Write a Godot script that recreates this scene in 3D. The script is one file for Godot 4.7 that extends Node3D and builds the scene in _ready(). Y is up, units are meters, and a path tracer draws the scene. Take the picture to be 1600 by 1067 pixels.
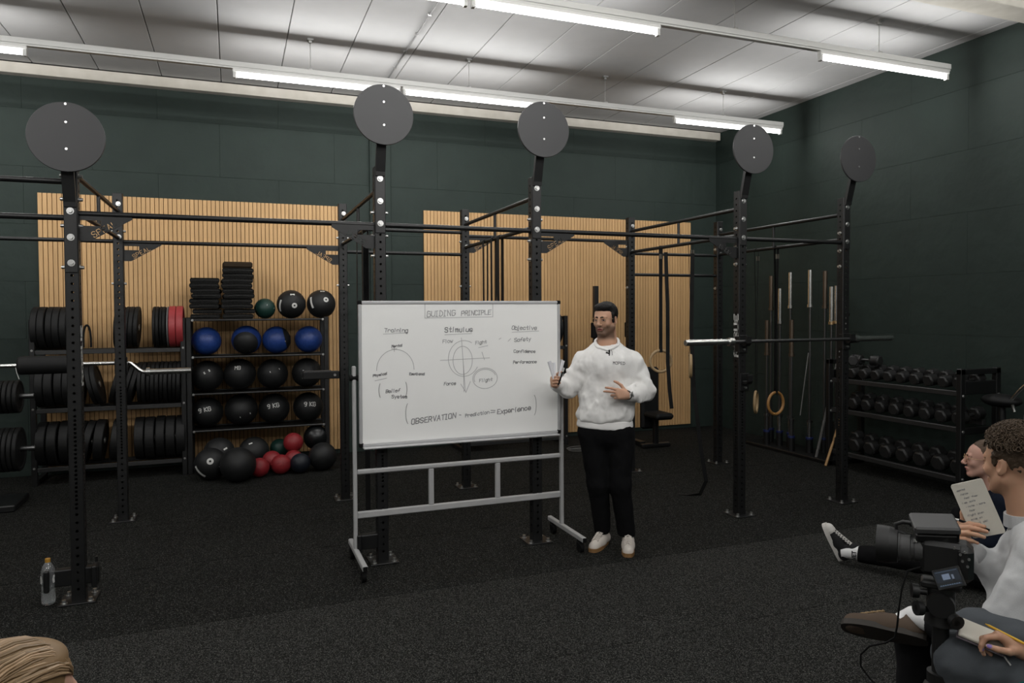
extends Node3D
# A gym: a man explains a whiteboard in front of a pull-up rig; racks of balls, plates and dumbbells along dark green block walls.

const GLYPHS := {
	"A": "022842 1434", "B": "020838474635053544433202", "C": "4738180703123243", "D": "02082846442202", "E": "42020848 0535", "F": "020848 0535",
	"G": "47381807031232434525", "I": "1232 2228 1838", "K": "0208 480542", "L": "080242", "M": "0208254842", "N": "02084248", "O": "183847433212030718",
	"P": "02083847463505", "R": "02083847463505 2542", "S": "473818070615354443321203", "T": "0848 2822", "U": "080312324348", "V": "082248",
	"a": "4626160503123243 4642", "b": "0802 0516364543321203", "c": "4536160503123243", "d": "4842 4536160503123243", "e": "04444536160503123243",
	"f": "48382712 0535", "g": "4536160503123243 4641301001", "h": "0802 0516364542", "i": "2622 2728", "j": "26211001 2728", "k": "0802 4604 1542", "l": "2822",
	"m": "0206 05162522 25364542", "n": "0206 0516364542", "o": "163645433212030516", "p": "0600 0516364543321203", "r": "0206 05163645",
	"s": "45361605143443321203", "t": "28233243 0646", "u": "0603123243 4642", "v": "062246", "w": "0612243246", "x": "0642 0246", "y": "0622 4610",
	"=": "0545 0343", "-": "1434", "9": "4635150607183847463212", "0": "183847433212030718",
}

var M := {}
var counts := {}
var rng := RandomNumberGenerator.new()


class MB:
	# A mesh builder: faces are given anticlockwise as seen from outside and stored the way the engine wants them.
	var v := PackedVector3Array()
	var n := PackedVector3Array()
	var uv := PackedVector2Array()
	var col := PackedColorArray()
	var ix := PackedInt32Array()
	var xf := Transform3D()
	var tint := Color.WHITE
	var tinted := false

	func vert(p: Vector3, nn: Vector3, t := Vector2.ZERO) -> int:
		v.append(xf * p)
		n.append((xf.basis * nn).normalized())
		uv.append(t)
		col.append(tint)
		return v.size() - 1

	func face(a: int, b: int, c: int) -> void:
		ix.append(a)
		ix.append(c)
		ix.append(b)

	func tri(a: Vector3, b: Vector3, c: Vector3) -> void:
		var nn := (b - a).cross(c - a)
		if nn.length_squared() < 1e-20:
			return
		face(vert(a, nn), vert(b, nn), vert(c, nn))

	func quad(a: Vector3, b: Vector3, c: Vector3, d: Vector3) -> void:
		var nn := (b - a).cross(d - a)
		if nn.length_squared() < 1e-20:
			nn = (c - b).cross(d - b)
		var i := vert(a, nn, Vector2(0, 1))
		vert(b, nn, Vector2(1, 1))
		vert(c, nn, Vector2(1, 0))
		vert(d, nn, Vector2(0, 0))
		face(i, i + 1, i + 2)
		face(i, i + 2, i + 3)

	func box(c: Vector3, s: Vector3, bev := 0.0) -> MB:
		var h := s / 2
		var b := minf(bev, minf(h.x, minf(h.y, h.z)) * 0.9)
		for ax in 3:
			for sg in [-1.0, 1.0]:
				var a1 := (ax + 1) % 3
				var a2 := (ax + 2) % 3
				var p := []
				for k in [[-1, -1], [1, -1], [1, 1], [-1, 1]]:
					var q := Vector3.ZERO
					q[ax] = sg * h[ax]
					q[a1] = k[0] * (h[a1] - b)
					q[a2] = k[1] * (h[a2] - b)
					p.append(c + q)
				if sg > 0:
					quad(p[0], p[1], p[2], p[3])
				else:
					quad(p[3], p[2], p[1], p[0])
		if b > 0:
			for ax in 3:
				var a1 := (ax + 1) % 3
				var a2 := (ax + 2) % 3
				for s1 in [-1.0, 1.0]:
					for s2 in [-1.0, 1.0]:
						var p := []
						for k in [[-1, 0], [1, 0], [1, 1], [-1, 1]]:
							var q := Vector3.ZERO
							q[ax] = k[0] * (h[ax] - b)
							q[a1] = s1 * (h[a1] - (b if k[1] else 0.0))
							q[a2] = s2 * (h[a2] - (0.0 if k[1] else b))
							p.append(c + q)
						if s1 * s2 < 0:
							quad(p[0], p[1], p[2], p[3])
						else:
							quad(p[3], p[2], p[1], p[0])
			for sx in [-1.0, 1.0]:
				for sy in [-1.0, 1.0]:
					for sz in [-1.0, 1.0]:
						var a := c + Vector3(sx * h.x, sy * (h.y - b), sz * (h.z - b))
						var d := c + Vector3(sx * (h.x - b), sy * h.y, sz * (h.z - b))
						var e := c + Vector3(sx * (h.x - b), sy * (h.y - b), sz * h.z)
						if sx * sy * sz > 0:
							tri(a, d, e)
						else:
							tri(e, d, a)
		return self

	func ring(p: Vector3, x: Vector3, y: Vector3, r: float, seg: int, nz: Vector3, slope := 0.0, t := 0.0) -> int:
		var first := v.size()
		for i in seg + 1:
			var a := TAU * i / seg
			var d := x * cos(a) + y * sin(a)
			vert(p + d * r, d + nz * slope, Vector2(float(i) / seg, t))
		return first

	func join(a: int, b: int, seg: int) -> void:
		for i in seg:
			face(a + i, a + i + 1, b + i + 1)
			face(a + i, b + i + 1, b + i)

	func disc(p: Vector3, x: Vector3, y: Vector3, r: float, seg: int) -> void:
		var nn := x.cross(y)
		var c := vert(p, nn, Vector2(0.5, 0.5))
		for i in seg + 1:
			var a := TAU * i / seg
			vert(p + (x * cos(a) + y * sin(a)) * r, nn, Vector2(0.5 + 0.5 * cos(a), 0.5 - 0.5 * sin(a)))
		for i in seg:
			face(c, c + 1 + i, c + 2 + i)

	static func across(d: Vector3) -> Vector3:
		return (Vector3.UP if absf(d.y) < 0.9 else Vector3.RIGHT).cross(d).normalized()

	func cyl(p0: Vector3, p1: Vector3, r0: float, r1 := -1.0, seg := 12, caps := true) -> MB:
		if r1 < 0:
			r1 = r0
		var d := (p1 - p0).normalized()
		var x := across(d)
		var y := d.cross(x)
		var sl := (r0 - r1) / maxf(1e-5, p0.distance_to(p1))
		var a := ring(p0, x, y, r0, seg, d, sl, 0.0)
		var b := ring(p1, x, y, r1, seg, d, sl, 1.0)
		join(a, b, seg)
		if caps:
			disc(p1, x, y, r1, seg)
			disc(p0, y, x, r0, seg)
		return self

	func tube(pts: Array, r, seg := 8, caps := true, closed := false) -> MB:
		var x := across((pts[1] - pts[0]).normalized())
		var last := -1
		var first := -1
		var m := pts.size()
		for i in m + (1 if closed else 0):
			var k := i % m
			var t: Vector3 = pts[(k + 1) % m] - pts[(k - 1 + m) % m] if closed or (k > 0 and k < m - 1) else (pts[1] - pts[0] if k == 0 else pts[m - 1] - pts[m - 2])
			t = t.normalized()
			x = (x - t * x.dot(t)).normalized()
			var y := t.cross(x)
			var rr: float = r[k] if r is Array else r
			var cur := ring(pts[k], x, y, rr, seg, t, 0.0, float(i) / m)
			if last >= 0:
				join(last, cur, seg)
			elif caps and not closed:
				disc(pts[0], y, x, rr, seg)
			last = cur
			if i == m - 1 and caps and not closed:
				disc(pts[k], x, y, rr, seg)
		return self

	func strap(pts: Array, side, w: float, th: float) -> MB:
		# a flat band along pts, w wide towards side, th thick
		var m := pts.size()
		var rows := []
		for k in m:
			var t: Vector3 = (pts[mini(k + 1, m - 1)] - pts[maxi(k - 1, 0)]).normalized()
			var s: Vector3 = side[k] if side is Array else side
			s = (s - t * s.dot(t)).normalized()
			var u := t.cross(s)
			rows.append([pts[k] - s * w / 2 - u * th / 2, pts[k] + s * w / 2 - u * th / 2, pts[k] + s * w / 2 + u * th / 2, pts[k] - s * w / 2 + u * th / 2])
		for k in m - 1:
			for j in 4:
				quad(rows[k][j], rows[k][(j + 1) % 4], rows[k + 1][(j + 1) % 4], rows[k + 1][j])
		quad(rows[0][3], rows[0][2], rows[0][1], rows[0][0])
		quad(rows[m - 1][0], rows[m - 1][1], rows[m - 1][2], rows[m - 1][3])
		return self

	func lathe(prof: Array, seg := 24, at := Transform3D(), soft := false) -> MB:
		# prof: Vector2(radius, height) from bottom to top, outside to the right of the way
		var keep := xf
		xf = xf * at
		for k in prof.size() - 1:
			var a: Vector2 = prof[k]
			var b: Vector2 = prof[k + 1]
			var na := Vector2(b.y - a.y, a.x - b.x).normalized()
			var nb := na
			if soft:
				if k > 0:
					na = (na + Vector2(a.y - prof[k - 1].y, prof[k - 1].x - a.x).normalized()).normalized()
				if k < prof.size() - 2:
					nb = (nb + Vector2(prof[k + 2].y - b.y, b.x - prof[k + 2].x).normalized()).normalized()
			var f := v.size()
			for i in seg + 1:
				var t := TAU * i / seg
				var d := Vector3(cos(t), 0, -sin(t))
				vert(d * a.x + Vector3.UP * a.y, d * na.x + Vector3.UP * na.y, Vector2(float(i) / seg, float(k) / prof.size()))
				vert(d * b.x + Vector3.UP * b.y, d * nb.x + Vector3.UP * nb.y, Vector2(float(i) / seg, float(k + 1) / prof.size()))
			for i in seg:
				face(f + 2 * i, f + 2 * i + 2, f + 2 * i + 3)
				face(f + 2 * i, f + 2 * i + 3, f + 2 * i + 1)
		xf = keep
		return self

	func ball(c: Vector3, r: Vector3, seg := 20, rings := 12) -> MB:
		var f := v.size()
		for j in rings + 1:
			var a := PI * j / rings
			for i in seg + 1:
				var t := TAU * i / seg
				var d := Vector3(sin(a) * cos(t), cos(a), sin(a) * sin(t))
				vert(c + d * r, d / r, Vector2(float(i) / seg, float(j) / rings))
		for j in rings:
			for i in seg:
				var p := f + j * (seg + 1) + i
				if j > 0:
					face(p, p + 1, p + seg + 2)
				if j < rings - 1:
					face(p, p + seg + 2, p + seg + 1)
		return self

	func prism(poly: PackedVector2Array, z0: float, z1: float) -> MB:
		if Geometry2D.is_polygon_clockwise(poly):
			poly.reverse()
		var t := Geometry2D.triangulate_polygon(poly)
		for k in range(0, t.size(), 3):
			var a := poly[t[k]]
			var b := poly[t[k + 1]]
			var c := poly[t[k + 2]]
			if (b - a).cross(c - a) < 0:
				var s := b
				b = c
				c = s
			tri(Vector3(a.x, a.y, z1), Vector3(b.x, b.y, z1), Vector3(c.x, c.y, z1))
			tri(Vector3(c.x, c.y, z0), Vector3(b.x, b.y, z0), Vector3(a.x, a.y, z0))
		for k in poly.size():
			var a := poly[k]
			var b := poly[(k + 1) % poly.size()]
			quad(Vector3(a.x, a.y, z0), Vector3(b.x, b.y, z0), Vector3(b.x, b.y, z1), Vector3(a.x, a.y, z1))
		return self

	func add(o: ArrayMesh, t := Transform3D()) -> MB:
		var s := o.surface_get_arrays(0)
		var f := v.size()
		var sv: PackedVector3Array = s[Mesh.ARRAY_VERTEX]
		var sn: PackedVector3Array = s[Mesh.ARRAY_NORMAL]
		for k in sv.size():
			vert(t * sv[k], t.basis * sn[k])
		var si: PackedInt32Array = s[Mesh.ARRAY_INDEX]
		for k in si:
			ix.append(f + k)
		return self

	func mesh() -> ArrayMesh:
		var a := []
		a.resize(Mesh.ARRAY_MAX)
		a[Mesh.ARRAY_VERTEX] = v
		a[Mesh.ARRAY_NORMAL] = n
		a[Mesh.ARRAY_TEX_UV] = uv
		if tinted:
			a[Mesh.ARRAY_COLOR] = col
		a[Mesh.ARRAY_INDEX] = ix
		var m := ArrayMesh.new()
		m.add_surface_from_arrays(Mesh.PRIMITIVE_TRIANGLES, a)
		return m


func numbered(called: String, parent: Node) -> String:
	var key := "%d/%s" % [parent.get_instance_id(), called]
	var k: int = counts.get(key, 0)
	counts[key] = k + 1
	return called if k == 0 else "%s_%03d" % [called, k]


func tag(o: Node, label: String, category := "", group := "", kind := "") -> Node:
	if label:
		o.set_meta("label", label)
	if category:
		o.set_meta("category", category)
	if group:
		o.set_meta("group", group)
	if kind:
		o.set_meta("kind", kind)
	return o


func thing(called: String, label: String, category: String, at := Vector3.ZERO, turn := 0.0, group := "") -> Node3D:
	var o := Node3D.new()
	o.name = numbered(called, self)
	add_child(o, true)
	o.position = at
	o.rotation.y = turn
	tag(o, label, category, group)
	return o


func put(called: String, mesh: Mesh, mat: Material, parent: Node = self, at := Vector3.ZERO, label := "") -> MeshInstance3D:
	var o := MeshInstance3D.new()
	o.name = numbered(called, parent)
	o.mesh = mesh
	o.material_override = mat
	parent.add_child(o, true)
	o.position = at
	if label:
		o.set_meta("label", label)
	return o


func struct(called: String, mesh: Mesh, mat: Material, label: String, at := Vector3.ZERO) -> MeshInstance3D:
	var o := put(called, mesh, mat, self, at)
	tag(o, label, "", "", "structure")
	return o


func another(src: Node3D, called: String, label: String, at: Vector3, turn := 0.0) -> Node3D:
	var o: Node3D = src.duplicate()
	o.name = numbered(called, self)
	add_child(o, true)
	o.position = at
	o.rotation = Vector3(0, turn, 0)
	o.set_meta("label", label)
	return o


func paint(called: String, c: Color, rough := 0.6, metal := 0.0, spec := 0.5) -> StandardMaterial3D:
	# c holds linear values, as real surfaces have them
	var m := StandardMaterial3D.new()
	m.resource_name = called
	m.albedo_color = Color(c.r, c.g, c.b, c.a).linear_to_srgb()
	m.roughness = rough
	m.metallic = metal
	m.metallic_specular = spec
	M[called] = m
	return m


func noise_tex(size: int, freq: float, oct: int, lo: Color, hi: Color, sd := 1, normal := 0.0) -> NoiseTexture2D:
	var f := FastNoiseLite.new()
	f.seed = sd
	f.noise_type = FastNoiseLite.TYPE_SIMPLEX_SMOOTH
	f.frequency = freq
	f.fractal_octaves = oct
	var t := NoiseTexture2D.new()
	t.width = size
	t.height = size
	t.seamless = true
	t.noise = f
	if normal > 0.0:
		t.as_normal_map = true
		t.bump_strength = normal
	else:
		var g := Gradient.new()
		g.set_color(0, lo.linear_to_srgb())
		g.set_color(1, hi.linear_to_srgb())
		t.color_ramp = g
	return t


func textured(m: StandardMaterial3D, tex: Texture2D, scale: float, world := true) -> StandardMaterial3D:
	m.albedo_color = Color.WHITE
	m.albedo_texture = tex
	m.uv1_triplanar = true
	m.uv1_world_triplanar = world
	m.uv1_scale = Vector3.ONE * scale
	return m


func bumped(m: StandardMaterial3D, tex: Texture2D, scale: float, k := 1.0, world := true) -> StandardMaterial3D:
	m.normal_enabled = true
	m.normal_texture = tex
	m.normal_scale = k
	m.uv1_triplanar = true
	m.uv1_world_triplanar = world
	if m.albedo_texture == null:
		m.uv1_scale = Vector3.ONE * scale
	return m


func letters(b: MB, text: String, x: float, y: float, h: float, w: float, slant := 0.0, rise := 0.0, wobble := 0.0, space := 1.35, th := 0.0006) -> float:
	# single-stroke lettering on the plane z = 0, each stroke a thin raised ribbon; returns where the text ends
	var u := h / 6.0
	var cx := x
	for ch in text:
		if ch == " ":
			cx += u * 3.2
			continue
		var narrow := ch in "il1Ij"
		var ox := cx - (u * 1.2 if narrow else 0.0)
		for st in (GLYPHS[ch] as String).split(" ", false):
			var last := Vector2.ZERO
			for k in range(0, st.length(), 2):
				var p := Vector2(float(st[k]) * u * 0.92, (float(st[k + 1]) - 2.0) * u)
				p += Vector2(rng.randf_range(-1, 1), rng.randf_range(-1, 1)) * wobble * u
				p = Vector2(ox + p.x + p.y * slant, y + p.y + (ox + p.x - x) * rise)
				if k > 0:
					stroke(b, last, p, w, th)
				last = p
		cx += u * ((2.4 if narrow else 4.0) * 0.92 + space)
	return cx


func stroke(b: MB, p: Vector2, q: Vector2, w: float, th := 0.0006) -> void:
	var d := (q - p)
	if d.length() < 1e-5:
		return
	d = d.normalized() * w / 2
	var s := Vector2(-d.y, d.x)
	var c := [p - d - s, q + d - s, q + d + s, p - d + s]
	b.quad(Vector3(c[0].x, c[0].y, th), Vector3(c[1].x, c[1].y, th), Vector3(c[2].x, c[2].y, th), Vector3(c[3].x, c[3].y, th))
	for k in 4:
		var e: Vector2 = c[k]
		var f: Vector2 = c[(k + 1) % 4]
		b.quad(Vector3(e.x, e.y, 0), Vector3(f.x, f.y, 0), Vector3(f.x, f.y, th), Vector3(e.x, e.y, th))


func arc(b: MB, c: Vector2, rx: float, ry: float, a0: float, a1: float, w: float, steps := 24) -> void:
	for k in steps:
		var s := lerpf(a0, a1, float(k) / steps)
		var t := lerpf(a0, a1, float(k + 1) / steps)
		stroke(b, c + Vector2(cos(s) * rx, sin(s) * ry), c + Vector2(cos(t) * rx, sin(t) * ry), w)


func bolt(b: MB, p: Vector3, d: Vector3, r := 0.013, h := 0.012) -> void:
	b.cyl(p, p + d * 0.003, r * 1.45, -1, 10)
	b.cyl(p + d * 0.003, p + d * h, r, r * 0.9, 6)

const WRITING := [
	["GUIDING", -0.2755, 1.7145, 0.0389, 0.0055, 0.0367, "marker_faint"],
	["PRINCIPLE", -0.0215, 1.7217, 0.0318, 0.0055, 0.0347, "marker_faint"],
	["Training", -0.5751, 1.6108, 0.0262, 0.0042, -0.0152, "marker"],
	["Stimulus", -0.1458, 1.6043, 0.0333, 0.0055, 0.0073, "marker"],
	["Objective", 0.3664, 1.6154, 0.0277, 0.0042, -0.0139, "marker"],
	["Mental", -0.5273, 1.5036, 0.0163, 0.0042, 0.0940, "marker"],
	["Physical", -0.6575, 1.3042, 0.0158, 0.0042, 0.1448, "marker"],
	["Emotional", -0.4029, 1.3081, 0.0156, 0.0042, -0.0366, "marker"],
	["Belief", -0.5704, 1.1900, 0.0222, 0.0042, 0.0452, "marker"],
	["System", -0.5306, 1.1526, 0.0219, 0.0042, -0.0481, "marker"],
	["Flow", -0.1605, 1.5271, 0.0240, 0.0042, 0.0439, "marker_faint"],
	["Fight", 0.0832, 1.5128, 0.0218, 0.0042, 0.0907, "marker_faint"],
	["Force", -0.1535, 1.2259, 0.0210, 0.0042, 0.0122, "marker"],
	["Flight", 0.1106, 1.2382, 0.0222, 0.0042, 0.0551, "marker_faint"],
	["Safety", 0.3861, 1.5253, 0.0259, 0.0042, 0.0546, "marker"],
	["Confidence", 0.3806, 1.4451, 0.0208, 0.0042, -0.0254, "marker"],
	["Performance", 0.3751, 1.3648, 0.0200, 0.0042, -0.0049, "marker"],
	["OBSERVATION", -0.3923, 0.9615, 0.0358, 0.0055, 0.0817, "marker"],
	["-", -0.0507, 0.9959, 0.0391, 0.0055, -0.0573, "marker"],
	["Prediction", 0.0021, 0.9883, 0.0229, 0.0042, 0.0979, "marker"],
	["=", 0.1977, 1.0051, 0.0485, 0.0055, -0.0557, "marker"],
	["Experience", 0.2473, 0.9977, 0.0324, 0.0055, 0.0709, "marker"],
]
const LINES := [
	[-0.2886, 1.8136, -0.2895, 1.7056],
	[-0.2895, 1.7056, 0.2170, 1.7108],
	[0.2170, 1.7108, 0.2176, 1.8087],
	[-0.5273, 1.4948, -0.4915, 1.4939],
	[-0.5093, 1.5077, -0.5096, 1.4766],
	[-0.5841, 1.5977, -0.4184, 1.6040],
	[-0.1460, 1.5861, 0.0546, 1.5920],
	[0.3663, 1.5965, 0.5815, 1.6028],
	[-0.1803, 1.4047, 0.1904, 1.4126],
	[-0.0226, 1.5611, 0.0034, 1.1778],
	[-0.0097, 1.3675, -0.0062, 1.1736],
	[-0.0299, 1.2300, 0.0082, 1.1683],
	[0.0082, 1.1683, 0.0425, 1.2455],
	[0.1074, 1.4891, 0.1761, 1.5016],
	[-0.6446, 1.2773, -0.5649, 1.2919],
	[0.1316, 1.4560, 0.1509, 1.3997],
	[0.3356, 1.5310, 0.3559, 1.5495],
	[0.2656, 1.5465, 0.2806, 1.5556],
]
const ARCS := [
	[-0.5019, 1.3473, 0.1312, 0.1423, 0.000, 3.142],
	[-0.0045, 1.4134, 0.1163, 0.1289, 1.047, 5.760],
	[-0.0142, 1.3999, 0.0724, 0.1012, 0.000, 6.283],
	[0.1549, 1.2644, 0.0940, 0.0746, 0.000, 6.283],
	[-0.5924, 1.2088, 0.0266, 0.0620, 2.269, 4.014],
	[-0.4491, 1.2114, 0.0272, 0.0626, -0.873, 0.873],
	[-0.4053, 1.0387, 0.0274, 0.0809, 2.094, 4.189],
	[0.5270, 1.0491, 0.0311, 0.0862, -1.047, 1.047],
	[0.1549, 1.2644, 0.0841, 0.0653, 0.349, 3.491],
]


func camera_and_light() -> void:
	var cam := Camera3D.new()
	cam.name = "camera"
	add_child(cam)
	var yaw := deg_to_rad(21.03576)
	var pitch := deg_to_rad(1.456286)
	var roll := deg_to_rad(-0.2987335)
	var f := Vector3(sin(yaw) * cos(pitch), -sin(pitch), -cos(yaw) * cos(pitch))
	var r := Vector3(cos(yaw), 0, sin(yaw))
	var u := r.cross(f)
	cam.transform = Transform3D(Basis(r * cos(roll) + u * sin(roll), u * cos(roll) - r * sin(roll), -f), Vector3(0, 1.75, 0))
	cam.projection = Camera3D.PROJECTION_FRUSTUM
	cam.near = 0.05
	cam.far = 60.0
	cam.size = 1067.0 / 1129.8432 * cam.near
	cam.frustum_offset = Vector2(0, -(533.5 - 515.1533) / 1129.8432 * cam.near)
	cam.current = true
	var we := WorldEnvironment.new()
	we.name = "environment"
	var e := Environment.new()
	e.background_mode = Environment.BG_COLOR
	e.background_color = Color.BLACK
	e.tonemap_mode = Environment.TONE_MAPPER_LINEAR
	e.tonemap_exposure = EXPOSURE
	e.sdfgi_enabled = true
	e.ssao_enabled = true
	e.ssil_enabled = true
	we.environment = e
	add_child(we)


const EXPOSURE := 1.68
const TUBE_GLOW := 9.0
const DOWN_LIGHT := 0.15
const SIDE_LIGHT := 0.75


func light_row(z: float, label: String, x0: float, lit: Array) -> void:
	# one continuous white trunking hung from the ceiling; some of its 1.61 m modules carry a fluorescent tube
	var t := thing("fluorescent_light_track", label, "ceiling light", Vector3(0, 0, z), 0, "fluorescent tracks hung from the ceiling")
	var x1 := x0 + 1.613 * lit.size()
	var b := MB.new()
	b.box(Vector3((x0 + x1) / 2, 4.075, 0), Vector3(x1 - x0, 0.05, 0.062), 0.004)
	b.box(Vector3((x0 + x1) / 2, 4.043, 0), Vector3(x1 - x0, 0.016, 0.045), 0.002)
	put("trunking", b.mesh(), M.white_metal, t)
	for k in lit.size():
		var a := x0 + 1.613 * k
		if k % 2 == 1 or lit[k]:
			b = MB.new()
			b.cyl(Vector3(a + 0.72, 4.09, 0), Vector3(a + 0.72, 4.385, 0), 0.004, -1, 8)
			b.box(Vector3(a + 0.72, 4.392, 0), Vector3(0.06, 0.02, 0.05), 0.003)
			b.box(Vector3(a + 0.72, 4.372, 0), Vector3(0.03, 0.025, 0.03), 0.003)
			b.box(Vector3(a + 0.72, 4.106, 0), Vector3(0.04, 0.016, 0.05), 0.003)
			put("hanger_rod", b.mesh(), M.steel, t)
		if not lit[k]:
			continue
		b = MB.new()
		b.box(Vector3(a + 0.8065, 4.02, 0), Vector3(1.59, 0.034, 0.05), 0.006)
		put("reflector", b.mesh(), M.white_metal, t)
		for s in [0, 1]:
			b = MB.new()
			b.box(Vector3(a + (0.03 if s == 0 else 1.583), 3.988, 0), Vector3(0.03, 0.075, 0.04), 0.004)
			put("lampholder", b.mesh(), M.white_plastic, t)
		b = MB.new()
		b.cyl(Vector3(a + 0.046, 3.975, 0), Vector3(a + 1.567, 3.975, 0), 0.0145, -1, 14)
		put("tube", b.mesh(), M.tube, t, Vector3.ZERO, "glowing white fluorescent tube")
		for side in [[Vector3(0, -1, 0), Vector3(0, -0.02, 0), DOWN_LIGHT], [Vector3(0, 0.0, 1), Vector3(0, 0, 0.02), SIDE_LIGHT], [Vector3(0, 0.0, -1), Vector3(0, 0, -0.02), SIDE_LIGHT]]:
			var l := AreaLight3D.new()
			l.name = numbered("tube_glow", self)
			add_child(l)
			var d: Vector3 = side[0]
			var zz := -d
			var xx := Vector3.RIGHT
			l.transform = Transform3D(Basis(xx, zz.cross(xx), zz), Vector3(a + 0.8065, 3.975, z) + side[1])
			l.area_size = Vector2(1.52, 0.028)
			l.light_color = Color(1.0, 0.995, 0.985)
			l.light_energy = side[2]
			l.area_range = 14.0
			l.area_attenuation = 2.0
			l.shadow_enabled = true


func materials() -> void:
	paint("white_metal", Color(0.72, 0.72, 0.70), 0.45)
	paint("white_plastic", Color(0.7, 0.7, 0.68), 0.5)
	paint("steel", Color(0.62, 0.62, 0.61), 0.3, 0.95)
	paint("chrome", Color(0.72, 0.72, 0.7), 0.22, 1.0)
	paint("brass", Color(0.5, 0.36, 0.2), 0.35, 0.9)
	paint("black_steel", Color(0.006, 0.0062, 0.0064), 0.42, 0.0, 0.5)
	paint("black_matte", Color(0.005, 0.005, 0.005), 0.75, 0.0, 0.3)
	paint("black_rubber", Color(0.0055, 0.0057, 0.0058), 0.62, 0.0, 0.4)
	paint("target_plate", Color(0.038, 0.038, 0.040), 0.5)
	paint("aluminium", Color(0.55, 0.55, 0.56), 0.35, 0.4)
	paint("board_white", Color(0.88, 0.88, 0.865), 0.25)
	paint("stand_grey", Color(0.40, 0.40, 0.40), 0.45)
	paint("marker", Color(0.26, 0.26, 0.27), 0.6)
	paint("marker_faint", Color(0.42, 0.42, 0.425), 0.6)
	paint("marker_red", Color(0.42, 0.33, 0.32), 0.6)
	paint("print_white", Color(0.6, 0.6, 0.58), 0.6)
	var tube := paint("tube", Color(0.9, 0.9, 0.9), 0.3)
	tube.emission_enabled = true
	tube.emission = Color(1.0, 0.995, 0.985)
	tube.emission_energy_multiplier = TUBE_GLOW
	textured(paint("ceiling_panel", Color(1, 1, 1), 0.85), noise_tex(512, 0.02, 4, Color(0.48, 0.48, 0.483), Color(0.51, 0.51, 0.513), 3), 0.35)
	textured(paint("ceiling_gap", Color(1, 1, 1), 0.9), noise_tex(256, 0.03, 3, Color(0.10, 0.10, 0.095), Color(0.16, 0.155, 0.15), 4), 0.5)
	textured(paint("beige_beam", Color(1, 1, 1), 0.8), noise_tex(512, 0.02, 4, Color(0.52, 0.49, 0.43), Color(0.62, 0.59, 0.53), 5), 0.4)
	var g := textured(paint("green_wall", Color(1, 1, 1), 0.7, 0.0, 0.4), noise_tex(1024, 0.006, 5, Color(0.0165, 0.0265, 0.0225), Color(0.020, 0.032, 0.027), 6), 0.3)
	bumped(g, noise_tex(512, 0.03, 4, Color.BLACK, Color.WHITE, 7, 2.0), 0.3, 0.35)
	textured(paint("green_joint", Color(1, 1, 1), 0.8, 0.0, 0.3), noise_tex(256, 0.03, 3, Color(0.016, 0.024, 0.021), Color(0.020, 0.030, 0.026), 8), 0.5)
	for k in 3:
		var lift := 1.0 + 0.05 * (k - 1)
		var w := textured(paint("oak_%d" % k, Color(1, 1, 1), 0.55, 0.0, 0.4), noise_tex(512, 0.02, 4, Color(0.50, 0.305, 0.135) * lift, Color(0.60, 0.375, 0.18) * lift, 10 + k), 1.0, false)
		w.uv1_scale = Vector3(7.0, 0.35, 7.0)
		w.uv1_offset = Vector3(0.31 * k, 0.17 * k, 0)
	paint("conduit_grey", Color(0.22, 0.22, 0.22), 0.5)
	paint("pale_wall", Color(0.2, 0.2, 0.19), 0.8)
	paint("felt", Color(0.05, 0.03, 0.015), 0.95, 0.0, 0.2)
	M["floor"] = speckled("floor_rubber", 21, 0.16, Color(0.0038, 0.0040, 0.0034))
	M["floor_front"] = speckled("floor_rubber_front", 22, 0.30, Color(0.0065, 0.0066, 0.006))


func speckled(called: String, sd: int, share: float, base: Color) -> StandardMaterial3D:
	# rubber crumb: grey granules pressed into a black sheet
	var r := RandomNumberGenerator.new()
	r.seed = sd
	var im := Image.create(1024, 1024, false, Image.FORMAT_RGB8)
	for y in 1024:
		for x in 1024:
			var k := r.randf_range(0.75, 1.3)
			im.set_pixel(x, y, (base * k).linear_to_srgb())
	var grains := int(1024 * 1024 * share / 5.0)
	for i in grains:
		var x := r.randi() % 1022
		var y := r.randi() % 1022
		var k := r.randf_range(0.03, 0.12)
		var c := Color(k, k * 1.0, k * 0.93).linear_to_srgb()
		im.fill_rect(Rect2i(x, y, r.randi_range(1, 4), r.randi_range(1, 4)), c)
	im.generate_mipmaps()
	var m := paint(called, Color(1, 1, 1), 0.85, 0.0, 0.22)
	return textured(m, ImageTexture.create_from_image(im), 0.8)


func blocks(parent: Node3D, along: Vector3, out: Vector3, from: float, to: float, plane: Vector3, phase: float, length: float) -> void:
	# courses of large painted blocks, each its own piece with eased edges and hairline joints
	var courses := [[0.0, 0.255], [0.255, 0.87], [0.87, 1.485], [1.485, 2.1], [2.1, 2.715], [2.715, 3.33], [3.33, 3.945], [3.945, 4.4]]
	var shared := {}
	for k in courses.size():
		var y0: float = courses[k][0]
		var y1: float = courses[k][1]
		var off := phase + (length / 2 if k % 2 == 1 else 0.0)
		var a := from
		var b := off + ceilf((from - off + 0.05) / length) * length
		while a < to - 0.01:
			b = minf(b, to)
			var s := Vector3(b - a - 0.0012, y1 - y0 - 0.0012, 0.05)
			var key := "%.3f_%.3f" % [s.x, s.y]
			if not shared.has(key):
				shared[key] = MB.new().box(Vector3.ZERO, s, 0.0012).mesh()
			var o := put("wall_block", shared[key], M.green_wall, parent, plane + along * (a + b) / 2 + Vector3.UP * (y0 + y1) / 2 - out * 0.025)
			o.basis = Basis(Vector3.UP.cross(out), Vector3.UP, out)
			a = b
			b += length


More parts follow.
